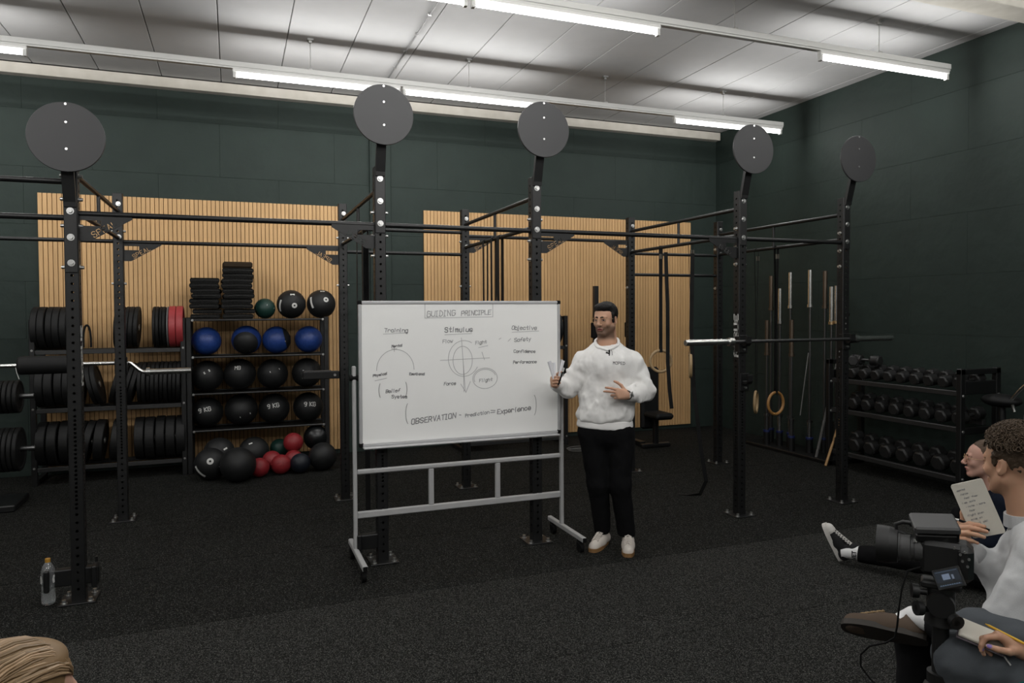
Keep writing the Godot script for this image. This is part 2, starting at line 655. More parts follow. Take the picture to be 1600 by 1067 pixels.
func setting() -> void:
	# floor: rolls of rubber laid side by side along the room
	var b := MB.new().box(Vector3(1.1, -0.08, -3.0), Vector3(11.6, 0.14, 12.4))
	var fl := struct("floor", b.mesh(), M.black_matte, "black rubber gym floor laid in rolls flecked with grey granules")
	var z := 3.3
	var seams := [3.3, 2.2, 1.1, 0.0, -1.1, -2.2, -3.3, -4.4, -5.5, -6.6, -7.7, -9.12]
	for k in seams.size() - 1:
		var d: float = seams[k] - seams[k + 1]
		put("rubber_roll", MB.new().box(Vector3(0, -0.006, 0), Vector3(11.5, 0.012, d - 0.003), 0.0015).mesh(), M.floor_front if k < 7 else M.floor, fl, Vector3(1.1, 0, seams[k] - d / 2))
	# ceiling: long panels between the girders
	b = MB.new().box(Vector3(1.1, 4.5, -3.0), Vector3(11.6, 0.16, 12.4))
	var ce := struct("ceiling", b.mesh(), M.ceiling_gap, "pale grey ceiling of long panels with dark joints")
	var bays := [[-9.0, -4.53], [-4.31, 0.2], [0.2, 3.25]]
	for bay in bays:
		var m := MB.new().box(Vector3.ZERO, Vector3(0.609, 0.03, bay[1] - bay[0]), 0.004).mesh()
		for k in range(-6, 14):
			var x0 := -0.098 + 0.617 * k
			if x0 + 0.62 > 6.84 or x0 < -4.7:
				continue
			put("ceiling_panel", m, M.ceiling_panel, ce, Vector3(x0 + 0.3085, 4.415, (bay[0] + bay[1]) / 2))
		put("ceiling_panel", MB.new().box(Vector3.ZERO, Vector3(0.16, 0.03, bay[1] - bay[0]), 0.004).mesh(), M.ceiling_panel, ce, Vector3(6.77, 4.415, (bay[0] + bay[1]) / 2))
	# walls
	b = MB.new().box(Vector3(1.1, 2.2, -9.27), Vector3(11.6, 4.4, 0.2))
	var wb := struct("wall_back", b.mesh(), M.green_joint, "dark green painted block wall behind the rig")
	blocks(wb, Vector3.RIGHT, Vector3(0, 0, 1), -4.6, 6.82, Vector3(0, 0, -9.12), -0.125, 1.304)
	b = MB.new().box(Vector3(6.97, 2.2, -3.0), Vector3(0.2, 4.4, 12.4))
	var wr := struct("wall_right", b.mesh(), M.green_joint, "dark green painted block wall behind the dumbbell rack")
	blocks(wr, Vector3(0, 0, 1), Vector3(-1, 0, 0), -9.12, 3.2, Vector3(6.82, 0, 0), -5.105, 1.304)
	b = MB.new().box(Vector3(-4.7, 2.2, -3.0), Vector3(0.2, 4.4, 12.4))
	struct("wall_left", b.mesh(), M.pale_wall, "pale wall at the left end of the room")
	b = MB.new().box(Vector3(1.1, 2.2, 3.3), Vector3(11.6, 4.4, 0.2))
	struct("wall_front", b.mesh(), M.pale_wall, "pale wall behind the photographer")
	# beams
	b = MB.new().box(Vector3(1.1, 4.335, -9.06), Vector3(11.41, 0.112, 0.12), 0.004)
	struct("trim_1", b.mesh(), M.beige_beam, "beige beam along the top of the back wall")
	b = MB.new().box(Vector3(1.1, 4.345, -4.42 + 0.11), Vector3(11.43, 0.13, 0.22), 0.006)
	struct("trim_2", b.mesh(), M.beige_beam, "beige girder crossing the ceiling at the top right")
	b = MB.new().box(Vector3(1.74, 2.14, -9.108), Vector3(0.26, 4.27, 0.035), 0.004)
	b.box(Vector3(1.615, 2.14, -9.1), Vector3(0.02, 4.27, 0.05), 0.004)
	struct("trim_3", b.mesh(), M.green_wall, "green painted pilaster strip on the back wall between the oak panels")
	# oak slat panels
	slat_panel("oak_slat_panel", "oak slat wall panel behind the plate and ball racks", -1.95, 1.224, 3.05)
	slat_panel("oak_slat_panel", "oak slat wall panel behind the whiteboard and the standing man", 2.288, 6.346, 3.05)
	# conduit under the ceiling
	var c := thing("cable_conduit", "thin grey cable conduit clipped along the ceiling panels", "conduit", Vector3(1.66, 4.4, -6.9))
	put("pipe", MB.new().cyl(Vector3(0, -0.018, -2.05), Vector3(0, -0.018, 2.3), 0.009, -1, 8).mesh(), M.conduit_grey, c)
	for k in 9:
		put("clip", MB.new().box(Vector3(0, -0.012, -1.9 + k * 0.5), Vector3(0.035, 0.026, 0.022), 0.004).mesh(), M.steel, c)


func slat_panel(called: String, label: String, x0: float, x1: float, top: float) -> void:
	var p := thing(called, label, "wall panel", Vector3(x0, 0, -9.12), 0, "oak slat panels on the back wall")
	var w := x1 - x0
	put("backing", MB.new().box(Vector3(w / 2, top / 2 + 0.03, 0.006), Vector3(w, top - 0.06, 0.008)).mesh(), M.felt, p)
	var count := int(round(w / 0.0455))
	var pitch := w / count
	var m := MB.new().box(Vector3(0, (top + 0.06) / 2, 0.021), Vector3(pitch - 0.0055, top - 0.06, 0.022), 0.002).mesh()
	var r := RandomNumberGenerator.new()
	r.seed = 31
	for k in count:
		put("slat", m, M["oak_%d" % (r.randi() % 3)], p, Vector3(pitch * (k + 0.5), 0, 0))


func tracks() -> void:
	var pattern := [true, true, false, true, true, false, true]
	light_row(-7.312, "fluorescent light track nearest the back wall, three lit tubes in view", -4.83, pattern)
	light_row(-5.045, "fluorescent light track crossing the top of the view above the front of the rig", -4.83, pattern)
	light_row(-2.78, "fluorescent light track in front of the girder, over the seated people", -4.83, pattern)
	light_row(1.75, "fluorescent light track behind the photographer", -4.83, pattern)
	light_row(-0.515, "fluorescent light track straight above the photographer", -4.83, pattern)


func perforated_post(h: float, mount: bool) -> ArrayMesh:
	# a square steel tube with round holes punched through all four sides
	var b := MB.new()
	var w := 0.038
	var c := 0.004
	var wall := 0.004
	for side in 4:
		b.xf = Transform3D(Basis(Vector3.UP, side * PI / 2), Vector3.ZERO)
		var cells := []
		var y := 0.05
		while y + 0.05 < h - 0.01:
			var step := 0.0254 if y > 0.55 and y < 1.13 else 0.0508
			cells.append([y, y + step])
			y += step
		b.quad(Vector3(-w + c, 0, w), Vector3(w - c, 0, w), Vector3(w - c, 0.05, w), Vector3(-w + c, 0.05, w))
		b.quad(Vector3(-w + c, y, w), Vector3(w - c, y, w), Vector3(w - c, h, w), Vector3(-w + c, h, w))
		b.quad(Vector3(w - c, 0, w), Vector3(w, 0, w - c), Vector3(w, h, w - c), Vector3(w - c, h, w))
		for cell in cells:
			var y0: float = cell[0]
			var y1: float = cell[1]
			var m := (y0 + y1) / 2
			var r := 0.0088
			var e := minf((y1 - y0) / 2, 0.02)
			var outer := []
			var inner := []
			for k in 8:
				var a := TAU * (k + 0.5) / 8 
				inner.append(Vector3(cos(a) * r, m + sin(a) * r, w))
			var ring := [Vector2(e, e), Vector2(-e, e), Vector2(-e, -e), Vector2(e, -e)]
			for k in 8:
				# corners of the square cell, each met by two octagon corners
				var q: Vector2 = ring[int(k / 2.0) % 4]
				outer.append(Vector3(q.x, m + q.y, w))
			for k in 8:
				var n := (k + 1) % 8
				if outer[k] == outer[n]:
					b.tri(inner[k], outer[k], inner[n])
				else:
					b.quad(inner[k], outer[k], outer[n], inner[n])
				b.quad(inner[n], inner[n] - Vector3(0, 0, wall), inner[k] - Vector3(0, 0, wall), inner[k])
			b.quad(Vector3(-w + c, y0, w), Vector3(-e, y0, w), Vector3(-e, y1, w), Vector3(-w + c, y1, w))
			b.quad(Vector3(e, y0, w), Vector3(w - c, y0, w), Vector3(w - c, y1, w), Vector3(e, y1, w))
			if y1 - y0 > 0.0401:
				b.quad(Vector3(-e, y0, w), Vector3(e, y0, w), Vector3(e, m - e, w), Vector3(-e, m - e, w))
				b.quad(Vector3(-e, m + e, w), Vector3(e, m + e, w), Vector3(e, y1, w), Vector3(-e, y1, w))
	b.xf = Transform3D()
	b.box(Vector3(0, h + 0.002, 0), Vector3(0.076, 0.006, 0.076), 0.002)
	return b.mesh()


func gusset_mesh() -> ArrayMesh:
	# triangular steel plate with a slot and five letters cut right through
	var c := CSGPolygon3D.new()
	c.polygon = PackedVector2Array([Vector2(0, 0.02), Vector2(0.288, 0.02), Vector2(0.288, -0.006), Vector2(0.055, -0.145), Vector2(0, -0.145)])
	c.depth = 0.006
	c.position = Vector3(0, 0, 0)
	var slot := CSGBox3D.new()
	slot.size = Vector3(0.11, 0.034, 0.05)
	slot.position = Vector3(0.062, -0.035, 0)
	slot.operation = CSGShape3D.OPERATION_SUBTRACTION
	c.add_child(slot)
	var along := Vector2(0.233, 0.139).normalized()
	var up := Vector2(-along.y, along.x)
	var at := Vector2(0.079, -0.122)
	var u := 0.034 / 6.0
	for ch in "SPEAL":
		for st in (GLYPHS[ch] as String).split(" ", false):
			var last := Vector2.ZERO
			for k in range(0, st.length(), 2):
				var p := Vector2(float(st[k]) * u * 0.95, (float(st[k + 1]) - 2.0) * u)
				p = at + along * p.x + up * p.y
				if k > 0:
					var s := CSGBox3D.new()
					s.size = Vector3(last.distance_to(p) + 0.0035, 0.0042, 0.05)
					s.position = Vector3((p.x + last.x) / 2, (p.y + last.y) / 2, 0)
					s.rotation.z = (p - last).angle()
					s.operation = CSGShape3D.OPERATION_SUBTRACTION
					c.add_child(s)
				last = p
		at += along * u * 5.6
	add_child(c)
	await get_tree().process_frame
	var m := c.bake_static_mesh()
	remove_child(c)
	c.free()
	return m


func bar_between(parent: Node, called: String, p: Vector3, q: Vector3, r := 0.0165) -> void:
	put(called, MB.new().cyl(p, q, r, -1, 14).mesh(), M.black_steel, parent)


func rig() -> void:
	var t := thing("pull_up_rig", "long black steel pull-up rig of perforated uprights with round ball targets on top", "gym rig", Vector3(0, 0, 0))
	var fx := {"a": -0.905, "b": 0.955, "c": 2.13, "d": 4.02, "e": 5.16}
	var zf := -5.05
	var zb := -6.87
	var post := perforated_post(2.75, true)
	var foot := MB.new()
	foot.box(Vector3(0, 0.005, 0), Vector3(0.2, 0.01, 0.2), 0.003)
	var footm := foot.mesh()
	foot = MB.new()
	for s in [Vector3(-0.07, 0.01, 0.07), Vector3(0.07, 0.01, 0.07), Vector3(0.07, 0.01, -0.07), Vector3(-0.07, 0.01, -0.07)]:
		bolt(foot, s, Vector3.UP, 0.013, 0.022)
	var footb := foot.mesh()
	var fb := MB.new()
	for h in [2.67, 2.516, 2.362]:
		bolt(fb, Vector3(0, h, 0.046), Vector3(0, 0, 1), 0.0145, 0.013)
	for h in [2.44, 2.28, 2.14]:
		for s in [-1.0, 1.0]:
			bolt(fb, Vector3(s * 0.038, h, 0), Vector3(s, 0, 0), 0.012, 0.022)
	var front_bolts := fb.mesh()
	fb = MB.new()
	for h in [2.44, 2.28, 2.03]:
		for s in [-1.0, 1.0]:
			bolt(fb, Vector3(s * 0.038, h, 0), Vector3(s, 0, 0), 0.012, 0.022)
	for h in [2.365, 2.208, 2.054]:
		bolt(fb, Vector3(0, h, 0.046), Vector3(0, 0, 1), 0.0145, 0.013)
	bolt(fb, Vector3(-0.038, 2.58, 0), Vector3(-1, 0, 0), 0.012, 0.022)
	bolt(fb, Vector3(0.038, 2.58, 0), Vector3(1, 0, 0), 0.012, 0.022)
	var first_bolts := fb.mesh()
	fb = MB.new()
	for h in [2.665, 2.39]:
		bolt(fb, Vector3(0.008, h, 0.038), Vector3(0, 0, 1), 0.0135, 0.013)
	for h in [2.44, 2.0]:
		for s in [-1.0, 1.0]:
			bolt(fb, Vector3(s * 0.038, h, 0), Vector3(s, 0, 0), 0.011, 0.018)
	var back_bolts := fb.mesh()
	for k in fx:
		var u := put("upright", post, M.black_steel, t, Vector3(fx[k], 0, zf))
		put("base_plate", footm, M.black_steel, u)
		put("floor_bolts", footb, M.steel, u)
		put("bolts", first_bolts if k == "a" else front_bolts, M.steel, u, Vector3.ZERO, "bright zinc bolts")
	for x in [-0.895, 0.955, 2.145, 4.02, 5.166, -2.75]:
		var u := put("upright", post, M.black_steel, t, Vector3(x, 0, zb))
		put("base_plate", footm, M.black_steel, u)
		put("floor_bolts", footb, M.steel, u)
		put("bolts", back_bolts, M.steel, u, Vector3.ZERO, "bright zinc bolts")
	var far := put("upright", post, M.black_steel, t, Vector3(-2.77, 0, zf))
	put("base_plate", footm, M.black_steel, far)
	# bars along the rig
	var w := 0.038
	for s in [["a", "b"], ["b", "c"], ["c", "d"], ["d", "e"]]:
		bar_between(t, "pull_up_bar", Vector3(fx[s[0]] + w, 2.356, zf), Vector3(fx[s[1]] - w, 2.356, zf), 0.0175)
	for y in [2.545, 2.328]:
		bar_between(t, "pull_up_bar", Vector3(-2.77 + w, y, zf), Vector3(fx.a - w, y, zf), 0.0175)
	for s in [[-2.75, -0.895, 2.355], [-0.895, 0.955, 2.352], [0.955, 2.145, 2.53], [0.955, 2.145, 2.313], [2.145, 4.02, 2.497], [4.02, 5.166, 2.37], [4.02, 5.166, 2.142]]:
		bar_between(t, "pull_up_bar", Vector3(s[0] + w, s[2], zb), Vector3(s[1] - w, s[2], zb), 0.0165)
	# trusses from front to back
	for s in [["a", -0.895], ["b", 0.955], ["c", 2.145], ["d", 4.02], ["e", 5.166], ["z", -2.75]]:
		var xf: float = fx.get(s[0], -2.77)
		var b := MB.new()
		b.cyl(Vector3(xf, 2.608, zf - w), Vector3(s[1], 2.608, zb + w), 0.0165, -1, 14)
		b.cyl(Vector3(xf, 2.383, zf - w), Vector3(s[1], 2.383, zb + w), 0.0165, -1, 14)
		b.cyl(Vector3((xf + s[1]) / 2, 2.383, (zf + zb) / 2), Vector3((xf + s[1]) / 2, 2.608, (zf + zb) / 2), 0.013, -1, 10)
		put("cross_truss", b.mesh(), M.black_steel, t)
	# gussets with the maker's letters cut out
	var gm: ArrayMesh = await gusset_mesh()
	for s in [[fx.a + w, 2.335, zf + 0.01, 1], [fx.b - w, 2.335, zf + 0.01, -1], [fx.c + w, 2.335, zf + 0.01, 1], [fx.d - w, 2.335, zf + 0.01, -1], [-0.895 + w, 2.335, zb + 0.01, 1], [0.955 - w, 2.335, zb + 0.01, -1], [2.145 + w, 2.478, zb + 0.01, 1], [4.02 - w, 2.478, zb + 0.01, -1]]:
		var g := put("gusset_plate", gm, M.black_steel, t, Vector3(s[0], s[1], s[2]), "corner plate with cut-out letters SPEAL")
		if s[3] < 0:
			g.rotation.y = PI
	# ball targets
	var plate := MB.new().lathe([Vector2(0.0, -0.008), Vector2(0.2, -0.008), Vector2(0.2025, -0.005), Vector2(0.2025, 0.005), Vector2(0.2, 0.008), Vector2(0.0, 0.008)], 56).mesh()
	for s in [["a", -0.30], ["b", 0.0], ["c", 0.0], ["d", 0.0], ["e", 0.0]]:
		var dy: float = s[1]
		var b := MB.new()
		b.box(Vector3(0, 2.497 + dy, 0.043), Vector3(0.068, 0.40, 0.008), 0.002)
		b.strap([Vector3(0, 2.69 + dy, 0.046), Vector3(0, 2.72 + dy, 0.05), Vector3(0.0, 3.0 + dy, 0.125), Vector3(0.0, 3.22 + dy, 0.13)], Vector3.RIGHT, 0.066, 0.03)
		var g := put("ball_target", b.mesh(), M.black_steel, t, Vector3(fx[s[0]], 0, zf))
		var d := put("target_disc", plate, M.target_plate, g, Vector3(0.008, 3.08 + dy, 0.155), "round grey target disc")
		d.rotation.x = PI / 2
		b = MB.new()
		for q in [0.19, 0.085, -0.07]:
			b.cyl(Vector3(0.008, 3.08 + dy + q, 0.162), Vector3(0.008, 3.08 + dy + q, 0.167), 0.0075, -1, 8)
		put("disc_bolts", b.mesh(), M.steel, g)
	# short pegs low on two of the uprights
	for s in [[-0.905, -0.16], [-0.905, 0.09], [0.955, -0.17]]:
		var b := MB.new()
		var q: float = s[1]
		b.box(Vector3(q * 0.55, 0.15, 0.0), Vector3(absf(q) + 0.03, 0.1, 0.06), 0.006)
		b.box(Vector3(q, 0.15, 0.02), Vector3(0.03, 0.13, 0.11), 0.006)
		b.cyl(Vector3(q, 0.21, -0.03), Vector3(q, 0.245, -0.03), 0.008, -1, 8)
		put("low_bracket", b.mesh(), M.black_steel, t, Vector3(s[0], 0, zf - 0.0))
	# makers' lettering down the sides of two uprights, standing on end
	var lt := MB.new()
	lt.xf = Transform3D(Basis(Vector3(0, 1.66, 0), Vector3(0, 0, -1), Vector3(-1, 0, 0)), Vector3(fx.d - w, 1.36, zf + 0.02))
	letters(lt, "ROGUE", 0, -0.005, 0.05, 0.011, 0, 0, 0, 1.7)
	put("side_lettering", lt.mesh(), M.print_white, t, Vector3.ZERO, "white upright letters ROGUE")
	lt = MB.new()
	lt.xf = Transform3D(Basis(Vector3(0, 1.66, 0), Vector3(0, 0, 1), Vector3(1, 0, 0)), Vector3(fx.a + w, 1.32, zf - 0.02))
	letters(lt, "ROGUE", 0, -0.005, 0.05, 0.011, 0, 0, 0, 1.7)
	put("side_lettering", lt.mesh(), M.print_white, t, Vector3.ZERO, "white upright letters ROGUE")


func whiteboard() -> void:
	var t := thing("whiteboard", "white mobile whiteboard on a grey wheeled stand, covered in handwritten notes and circles", "whiteboard", Vector3(1.545, 0, -4.98))
	var x0 := -0.755
	var x1 := 0.755
	var y0 := 0.827
	var y1 := 1.827
	var zf := 0.02
	put("panel", MB.new().box(Vector3(0, (y0 + y1) / 2, 0.0), Vector3(1.49, 0.98, 0.018), 0.002).mesh(), M.board_white, t)
	for s in [["frame_rail", Vector3(0, y1 - 0.011, 0.002), Vector3(1.47, 0.022, 0.03)], ["frame_rail", Vector3(0, y0 + 0.011, 0.002), Vector3(1.47, 0.022, 0.03)], ["frame_rail", Vector3(x0 + 0.011, 1.327, 0.002), Vector3(0.022, 0.96, 0.03)], ["frame_rail", Vector3(x1 - 0.011, 1.327, 0.002), Vector3(0.022, 0.96, 0.03)], ["pen_tray", Vector3(-0.005, y0 - 0.004, 0.045), Vector3(1.46, 0.012, 0.06)]]:
		put(s[0], MB.new().box(s[1], s[2], 0.004).mesh(), M.aluminium, t)
	for q in [Vector2(x0 + 0.012, y1 - 0.012), Vector2(x1 - 0.012, y1 - 0.012), Vector2(x0 + 0.012, y0 + 0.012), Vector2(x1 - 0.012, y0 + 0.012)]:
		put("corner_cap", MB.new().box(Vector3(q.x, q.y, 0.002), Vector3(0.032, 0.032, 0.036), 0.007).mesh(), M.black_matte, t)
	# stand
	for x in [-0.782, 0.782]:
		put("leg", MB.new().box(Vector3(x, 0.745, -0.03), Vector3(0.026, 1.27, 0.036), 0.005).mesh(), M.stand_grey, t)
		put("pivot_knob", MB.new().cyl(Vector3(x - 0.03, 1.3, -0.03), Vector3(x + 0.03, 1.3, -0.03), 0.022, -1, 14).mesh(), M.black_matte, t)
		var f := put("foot", MB.new().box(Vector3(x, 0.105, 0.05), Vector3(0.034, 0.036, 0.62), 0.005).mesh(), M.stand_grey, t)
		put("end_cap", MB.new().box(Vector3(x, 0.105, 0.362), Vector3(0.03, 0.032, 0.008), 0.003).mesh(), M.black_matte, f)
		for z in [-0.2, 0.28]:
			var b := MB.new()
			b.box(Vector3(x, 0.077, z), Vector3(0.03, 0.025, 0.04), 0.004)
			b.cyl(Vector3(x - 0.014, 0.036, z + 0.012), Vector3(x + 0.014, 0.036, z + 0.012), 0.036, -1, 18)
			b.box(Vector3(x, 0.06, z + 0.004), Vector3(0.04, 0.03, 0.05), 0.006)
			put("caster", b.mesh(), M.black_matte, t)
	put("top_rail", MB.new().box(Vector3(0, 0.648, -0.03), Vector3(1.54, 0.034, 0.03), 0.008).mesh(), M.stand_grey, t)
	put("bottom_rail", MB.new().box(Vector3(0, 0.35, -0.03), Vector3(1.54, 0.046, 0.03), 0.006).mesh(), M.stand_grey, t)
	for x in [-0.244, 0.261]:
		put("strut", MB.new().box(Vector3(x, 0.502, -0.03), Vector3(0.036, 0.26, 0.028), 0.005).mesh(), M.stand_grey, t)
	# handwriting: strokes of marker, each word a part
	for s in WRITING:
		var b := MB.new()
		letters(b, s[0], s[1], s[2], s[3], s[4], 0.08, s[5], 0.32, 1.5)
		put("written_word", b.mesh(), M[s[6]], t, Vector3(0, 0, 0.0092))
	var b := MB.new()
	for s in LINES:
		stroke(b, Vector2(s[0], s[1]), Vector2(s[2], s[3]), 0.0035)
	put("drawn_lines", b.mesh(), M.marker_faint, t, Vector3(0, 0, 0.0092))
	b = MB.new()
	for s in ARCS:
		arc(b, Vector2(s[0], s[1]), s[2], s[3], s[4], s[5], 0.0035, 36)
	put("drawn_circles", b.mesh(), M.marker_faint, t, Vector3(0, 0, 0.0092))


const ORD := ["first", "second", "third", "fourth", "fifth", "sixth", "seventh", "eighth", "ninth", "tenth", "eleventh", "twelfth", "thirteenth"]


func gear_materials() -> void:
	paint("ball_black", Color(0.009, 0.0095, 0.01), 0.55, 0.0, 0.45)
	paint("ball_shiny", Color(0.007, 0.008, 0.0085), 0.28, 0.0, 0.5)
	paint("ball_green", Color(0.006, 0.035, 0.027), 0.5)
	paint("ball_navy", Color(0.006, 0.009, 0.016), 0.5)
	var bl := textured(paint("ball_blue", Color(1, 1, 1), 0.42), noise_tex(256, 0.05, 4, Color(0.010, 0.034, 0.16), Color(0.018, 0.055, 0.24), 41), 3.0, false)
	bumped(bl, noise_tex(256, 0.12, 3, Color.BLACK, Color.WHITE, 42, 3.0), 3.0, 0.5, false)
	var rd := textured(paint("ball_red", Color(1, 1, 1), 0.5), noise_tex(256, 0.06, 4, Color(0.20, 0.012, 0.016), Color(0.28, 0.018, 0.024), 43), 3.0, false)
	bumped(rd, noise_tex(256, 0.15, 3, Color.BLACK, Color.WHITE, 44, 3.0), 3.0, 0.4, false)
	var sb := paint("pad_cloth", Color(0.0075, 0.0075, 0.007), 0.85, 0.0, 0.3)
	bumped(sb, noise_tex(256, 0.03, 4, Color.BLACK, Color.WHITE, 45, 6.0), 4.0, 0.8, false)
	paint("pad_brown", Color(0.03, 0.02, 0.012), 0.85, 0.0, 0.3)
	paint("plate_red", Color(0.33, 0.035, 0.04), 0.5)
	paint("plate_grey", Color(0.12, 0.12, 0.12), 0.5)
	paint("bamboo", Color(0.36, 0.21, 0.085), 0.5)
	paint("ring_wood", Color(0.36, 0.25, 0.13), 0.5)
	paint("ring_amber", Color(0.30, 0.15, 0.045), 0.45)
	paint("webbing", Color(0.007, 0.007, 0.007), 0.7, 0.0, 0.3)
	paint("blue_plastic", Color(0.012, 0.022, 0.10), 0.5)
	paint("cap_yellow", Color(0.42, 0.22, 0.03), 0.4)
	paint("dark_chrome", Color(0.12, 0.12, 0.12), 0.35, 0.9)
	paint("brown_metal", Color(0.13, 0.10, 0.075), 0.4, 0.8)
	paint("pole_grey", Color(0.14, 0.14, 0.135), 0.5)
	paint("buckle", Color(0.12, 0.11, 0.09), 0.45, 0.6)
	paint("dumbbell", Color(0.013, 0.013, 0.013), 0.5)
	var cp := paint("clear_plastic", Color(0.9, 0.93, 0.95, 0.12), 0.06)
	cp.transparency = BaseMaterial3D.TRANSPARENCY_ALPHA
	var wa := paint("water", Color(0.92, 0.95, 0.96, 0.04), 0.02)
	wa.refraction_enabled = true
	wa.refraction_scale = 0.033
	paint("gum", Color(0.24, 0.13, 0.05), 0.55)
	paint("paper", Color(0.74, 0.74, 0.77), 0.8)
	paint("print_dark", Color(0.02, 0.02, 0.022), 0.7)
	paint("watch_dark", Color(0.02, 0.018, 0.016), 0.4, 0.5)
	paint("grey_plastic", Color(0.05, 0.05, 0.05), 0.5)


func medicine_ball(label: String, r: float, at: Vector3, mat: Material, group: String, turn := Vector3.ZERO, marks := "", size := 0.04) -> Node3D:
	var t := thing("medicine_ball", label, "ball", at, 0, group)
	var b := MB.new().ball(Vector3(0, 0, 0), Vector3.ONE * r, 32, 20)
	var shell := put("shell", b.mesh(), mat, t)
	shell.rotation = turn
	# a welded seam round the middle
	var pts := []
	for k in 28:
		var a := TAU * k / 28
		pts.append(Vector3(cos(a) * r, sin(a) * r, 0))
	b = MB.new().tube(pts, r * 0.012, 6, false, true)
	put("seam", b.mesh(), mat, shell)
	if marks:
		b = MB.new()
		var w := size * 0.16
		if marks == "patch":
			for k in 5:
				stroke(b, Vector2(-size, (k - 2) * w), Vector2(size, (k - 2) * w), w * 1.1)
		elif marks == "strip":
			for k in 3:
				stroke(b, Vector2(-size * 1.6, (k - 1) * w), Vector2(size * 1.6, (k - 1) * w), w * 1.1)
		elif marks == "roundel":
			arc(b, Vector2.ZERO, size * 0.55, size * 0.55, 0, TAU, size * 0.5, 20)
		else:
			letters(b, marks, -size * 0.36 * marks.length(), -size / 2, size, w)
		onto_ball(b, r)
		put("print", b.mesh(), M.print_white, t, Vector3.ZERO, "pale printed marking").rotation = turn
	return t


func onto_ball(b: MB, r: float) -> void:
	# lays flat strokes onto a ball of radius r
	for k in b.v.size():
		var p := b.v[k]
		var lon := p.x / r
		var lat := p.y / r
		var d := Vector3(sin(lon) * cos(lat), sin(lat), cos(lon) * cos(lat))
		b.v[k] = d * (r + 0.0006 + p.z)
		b.n[k] = d


func plate_mesh(r: float, w: float) -> ArrayMesh:
	# bumper plate, axis along x: rounded rim, sunk face, steel hub shown by its own part
	var h := w / 2
	var prof := [Vector2(0.026, -h * 0.8), Vector2(0.07, -h * 0.8), Vector2(0.09, -h * 0.62), Vector2(r * 0.8, -h * 0.62), Vector2(r * 0.86, -h), Vector2(r - 0.006, -h), Vector2(r, -h + 0.006), Vector2(r, h - 0.006), Vector2(r - 0.006, h), Vector2(r * 0.86, h), Vector2(r * 0.8, h * 0.62), Vector2(0.09, h * 0.62), Vector2(0.07, h * 0.8), Vector2(0.026, h * 0.8), Vector2(0.026, -h * 0.8)]
	return MB.new().lathe(prof, 40, Transform3D(Basis(Vector3(0, 0, 1), PI / 2), Vector3.ZERO)).mesh()


func plates_on(shelf: String, y: float, z: float, rows: Array) -> void:
	for row in rows:
		# [x of the first, pitch, count, width, radius, lean, material, label core, group]
		var n: int = row[2]
		var m := plate_mesh(row[4], row[3])
		var hub := MB.new().lathe([Vector2(0.026, -row[3] / 2 - 0.001), Vector2(0.034, -row[3] / 2 - 0.001), Vector2(0.034, row[3] / 2 + 0.001), Vector2(0.026, row[3] / 2 + 0.001), Vector2(0.026, -row[3] / 2)], 20, Transform3D(Basis(Vector3(0, 0, 1), PI / 2), Vector3.ZERO)).mesh()
		var first: Node3D = null
		for k in n:
			var lean: float = row[5]
			var at := Vector3(row[0] + row[1] * k, y + row[4] * cos(lean) + row[3] / 2 * absf(sin(lean)), z + 0.02 * sin(k * 2.3))
			var label: String = row[7] if n == 1 else "%s, %s from left" % [row[7], ORD[k]]
			var t: Node3D
			if first == null:
				t = thing("bumper_plate", label, "weight plate", at, 0, row[8])
				put("disc", m, M[row[6]], t)
				put("hub", hub, M.steel, t)
				first = t
			else:
				t = another(first, "bumper_plate", label, at)
			t.rotation = Vector3(0, 0, -lean)


func plate_rack(label: String, x0: float, x1: float, z: float, levels: Array, top: float, divider := true) -> void:
	var t := thing("plate_rack", label, "weight rack", Vector3(x0, 0, z))
	var w := x1 - x0
	for x in [0.025, w - 0.025]:
		var b := MB.new()
		b.box(Vector3(x, top / 2, 0), Vector3(0.05, top, 0.05), 0.004)
		b.box(Vector3(x, top / 2, -0.42), Vector3(0.05, top, 0.05), 0.004)
		b.box(Vector3(x, 0.03, -0.21), Vector3(0.05, 0.05, 0.37), 0.004)
		b.box(Vector3(x, top - 0.03, -0.21), Vector3(0.05, 0.05, 0.37), 0.004)
		put("end_frame", b.mesh(), M.black_steel, t)
		b = MB.new()
		for y in levels:
			bolt(b, Vector3(x, y, 0.025), Vector3(0, 0, 1), 0.008, 0.008)
		put("bolts", b.mesh(), M.steel, t)
	for y in levels:
		for zz in [0.0, -0.3]:
			put("shelf_rail", MB.new().box(Vector3(w / 2, y - 0.022, zz), Vector3(w - 0.1, 0.044, 0.04), 0.004).mesh(), M.rail_steel, t)


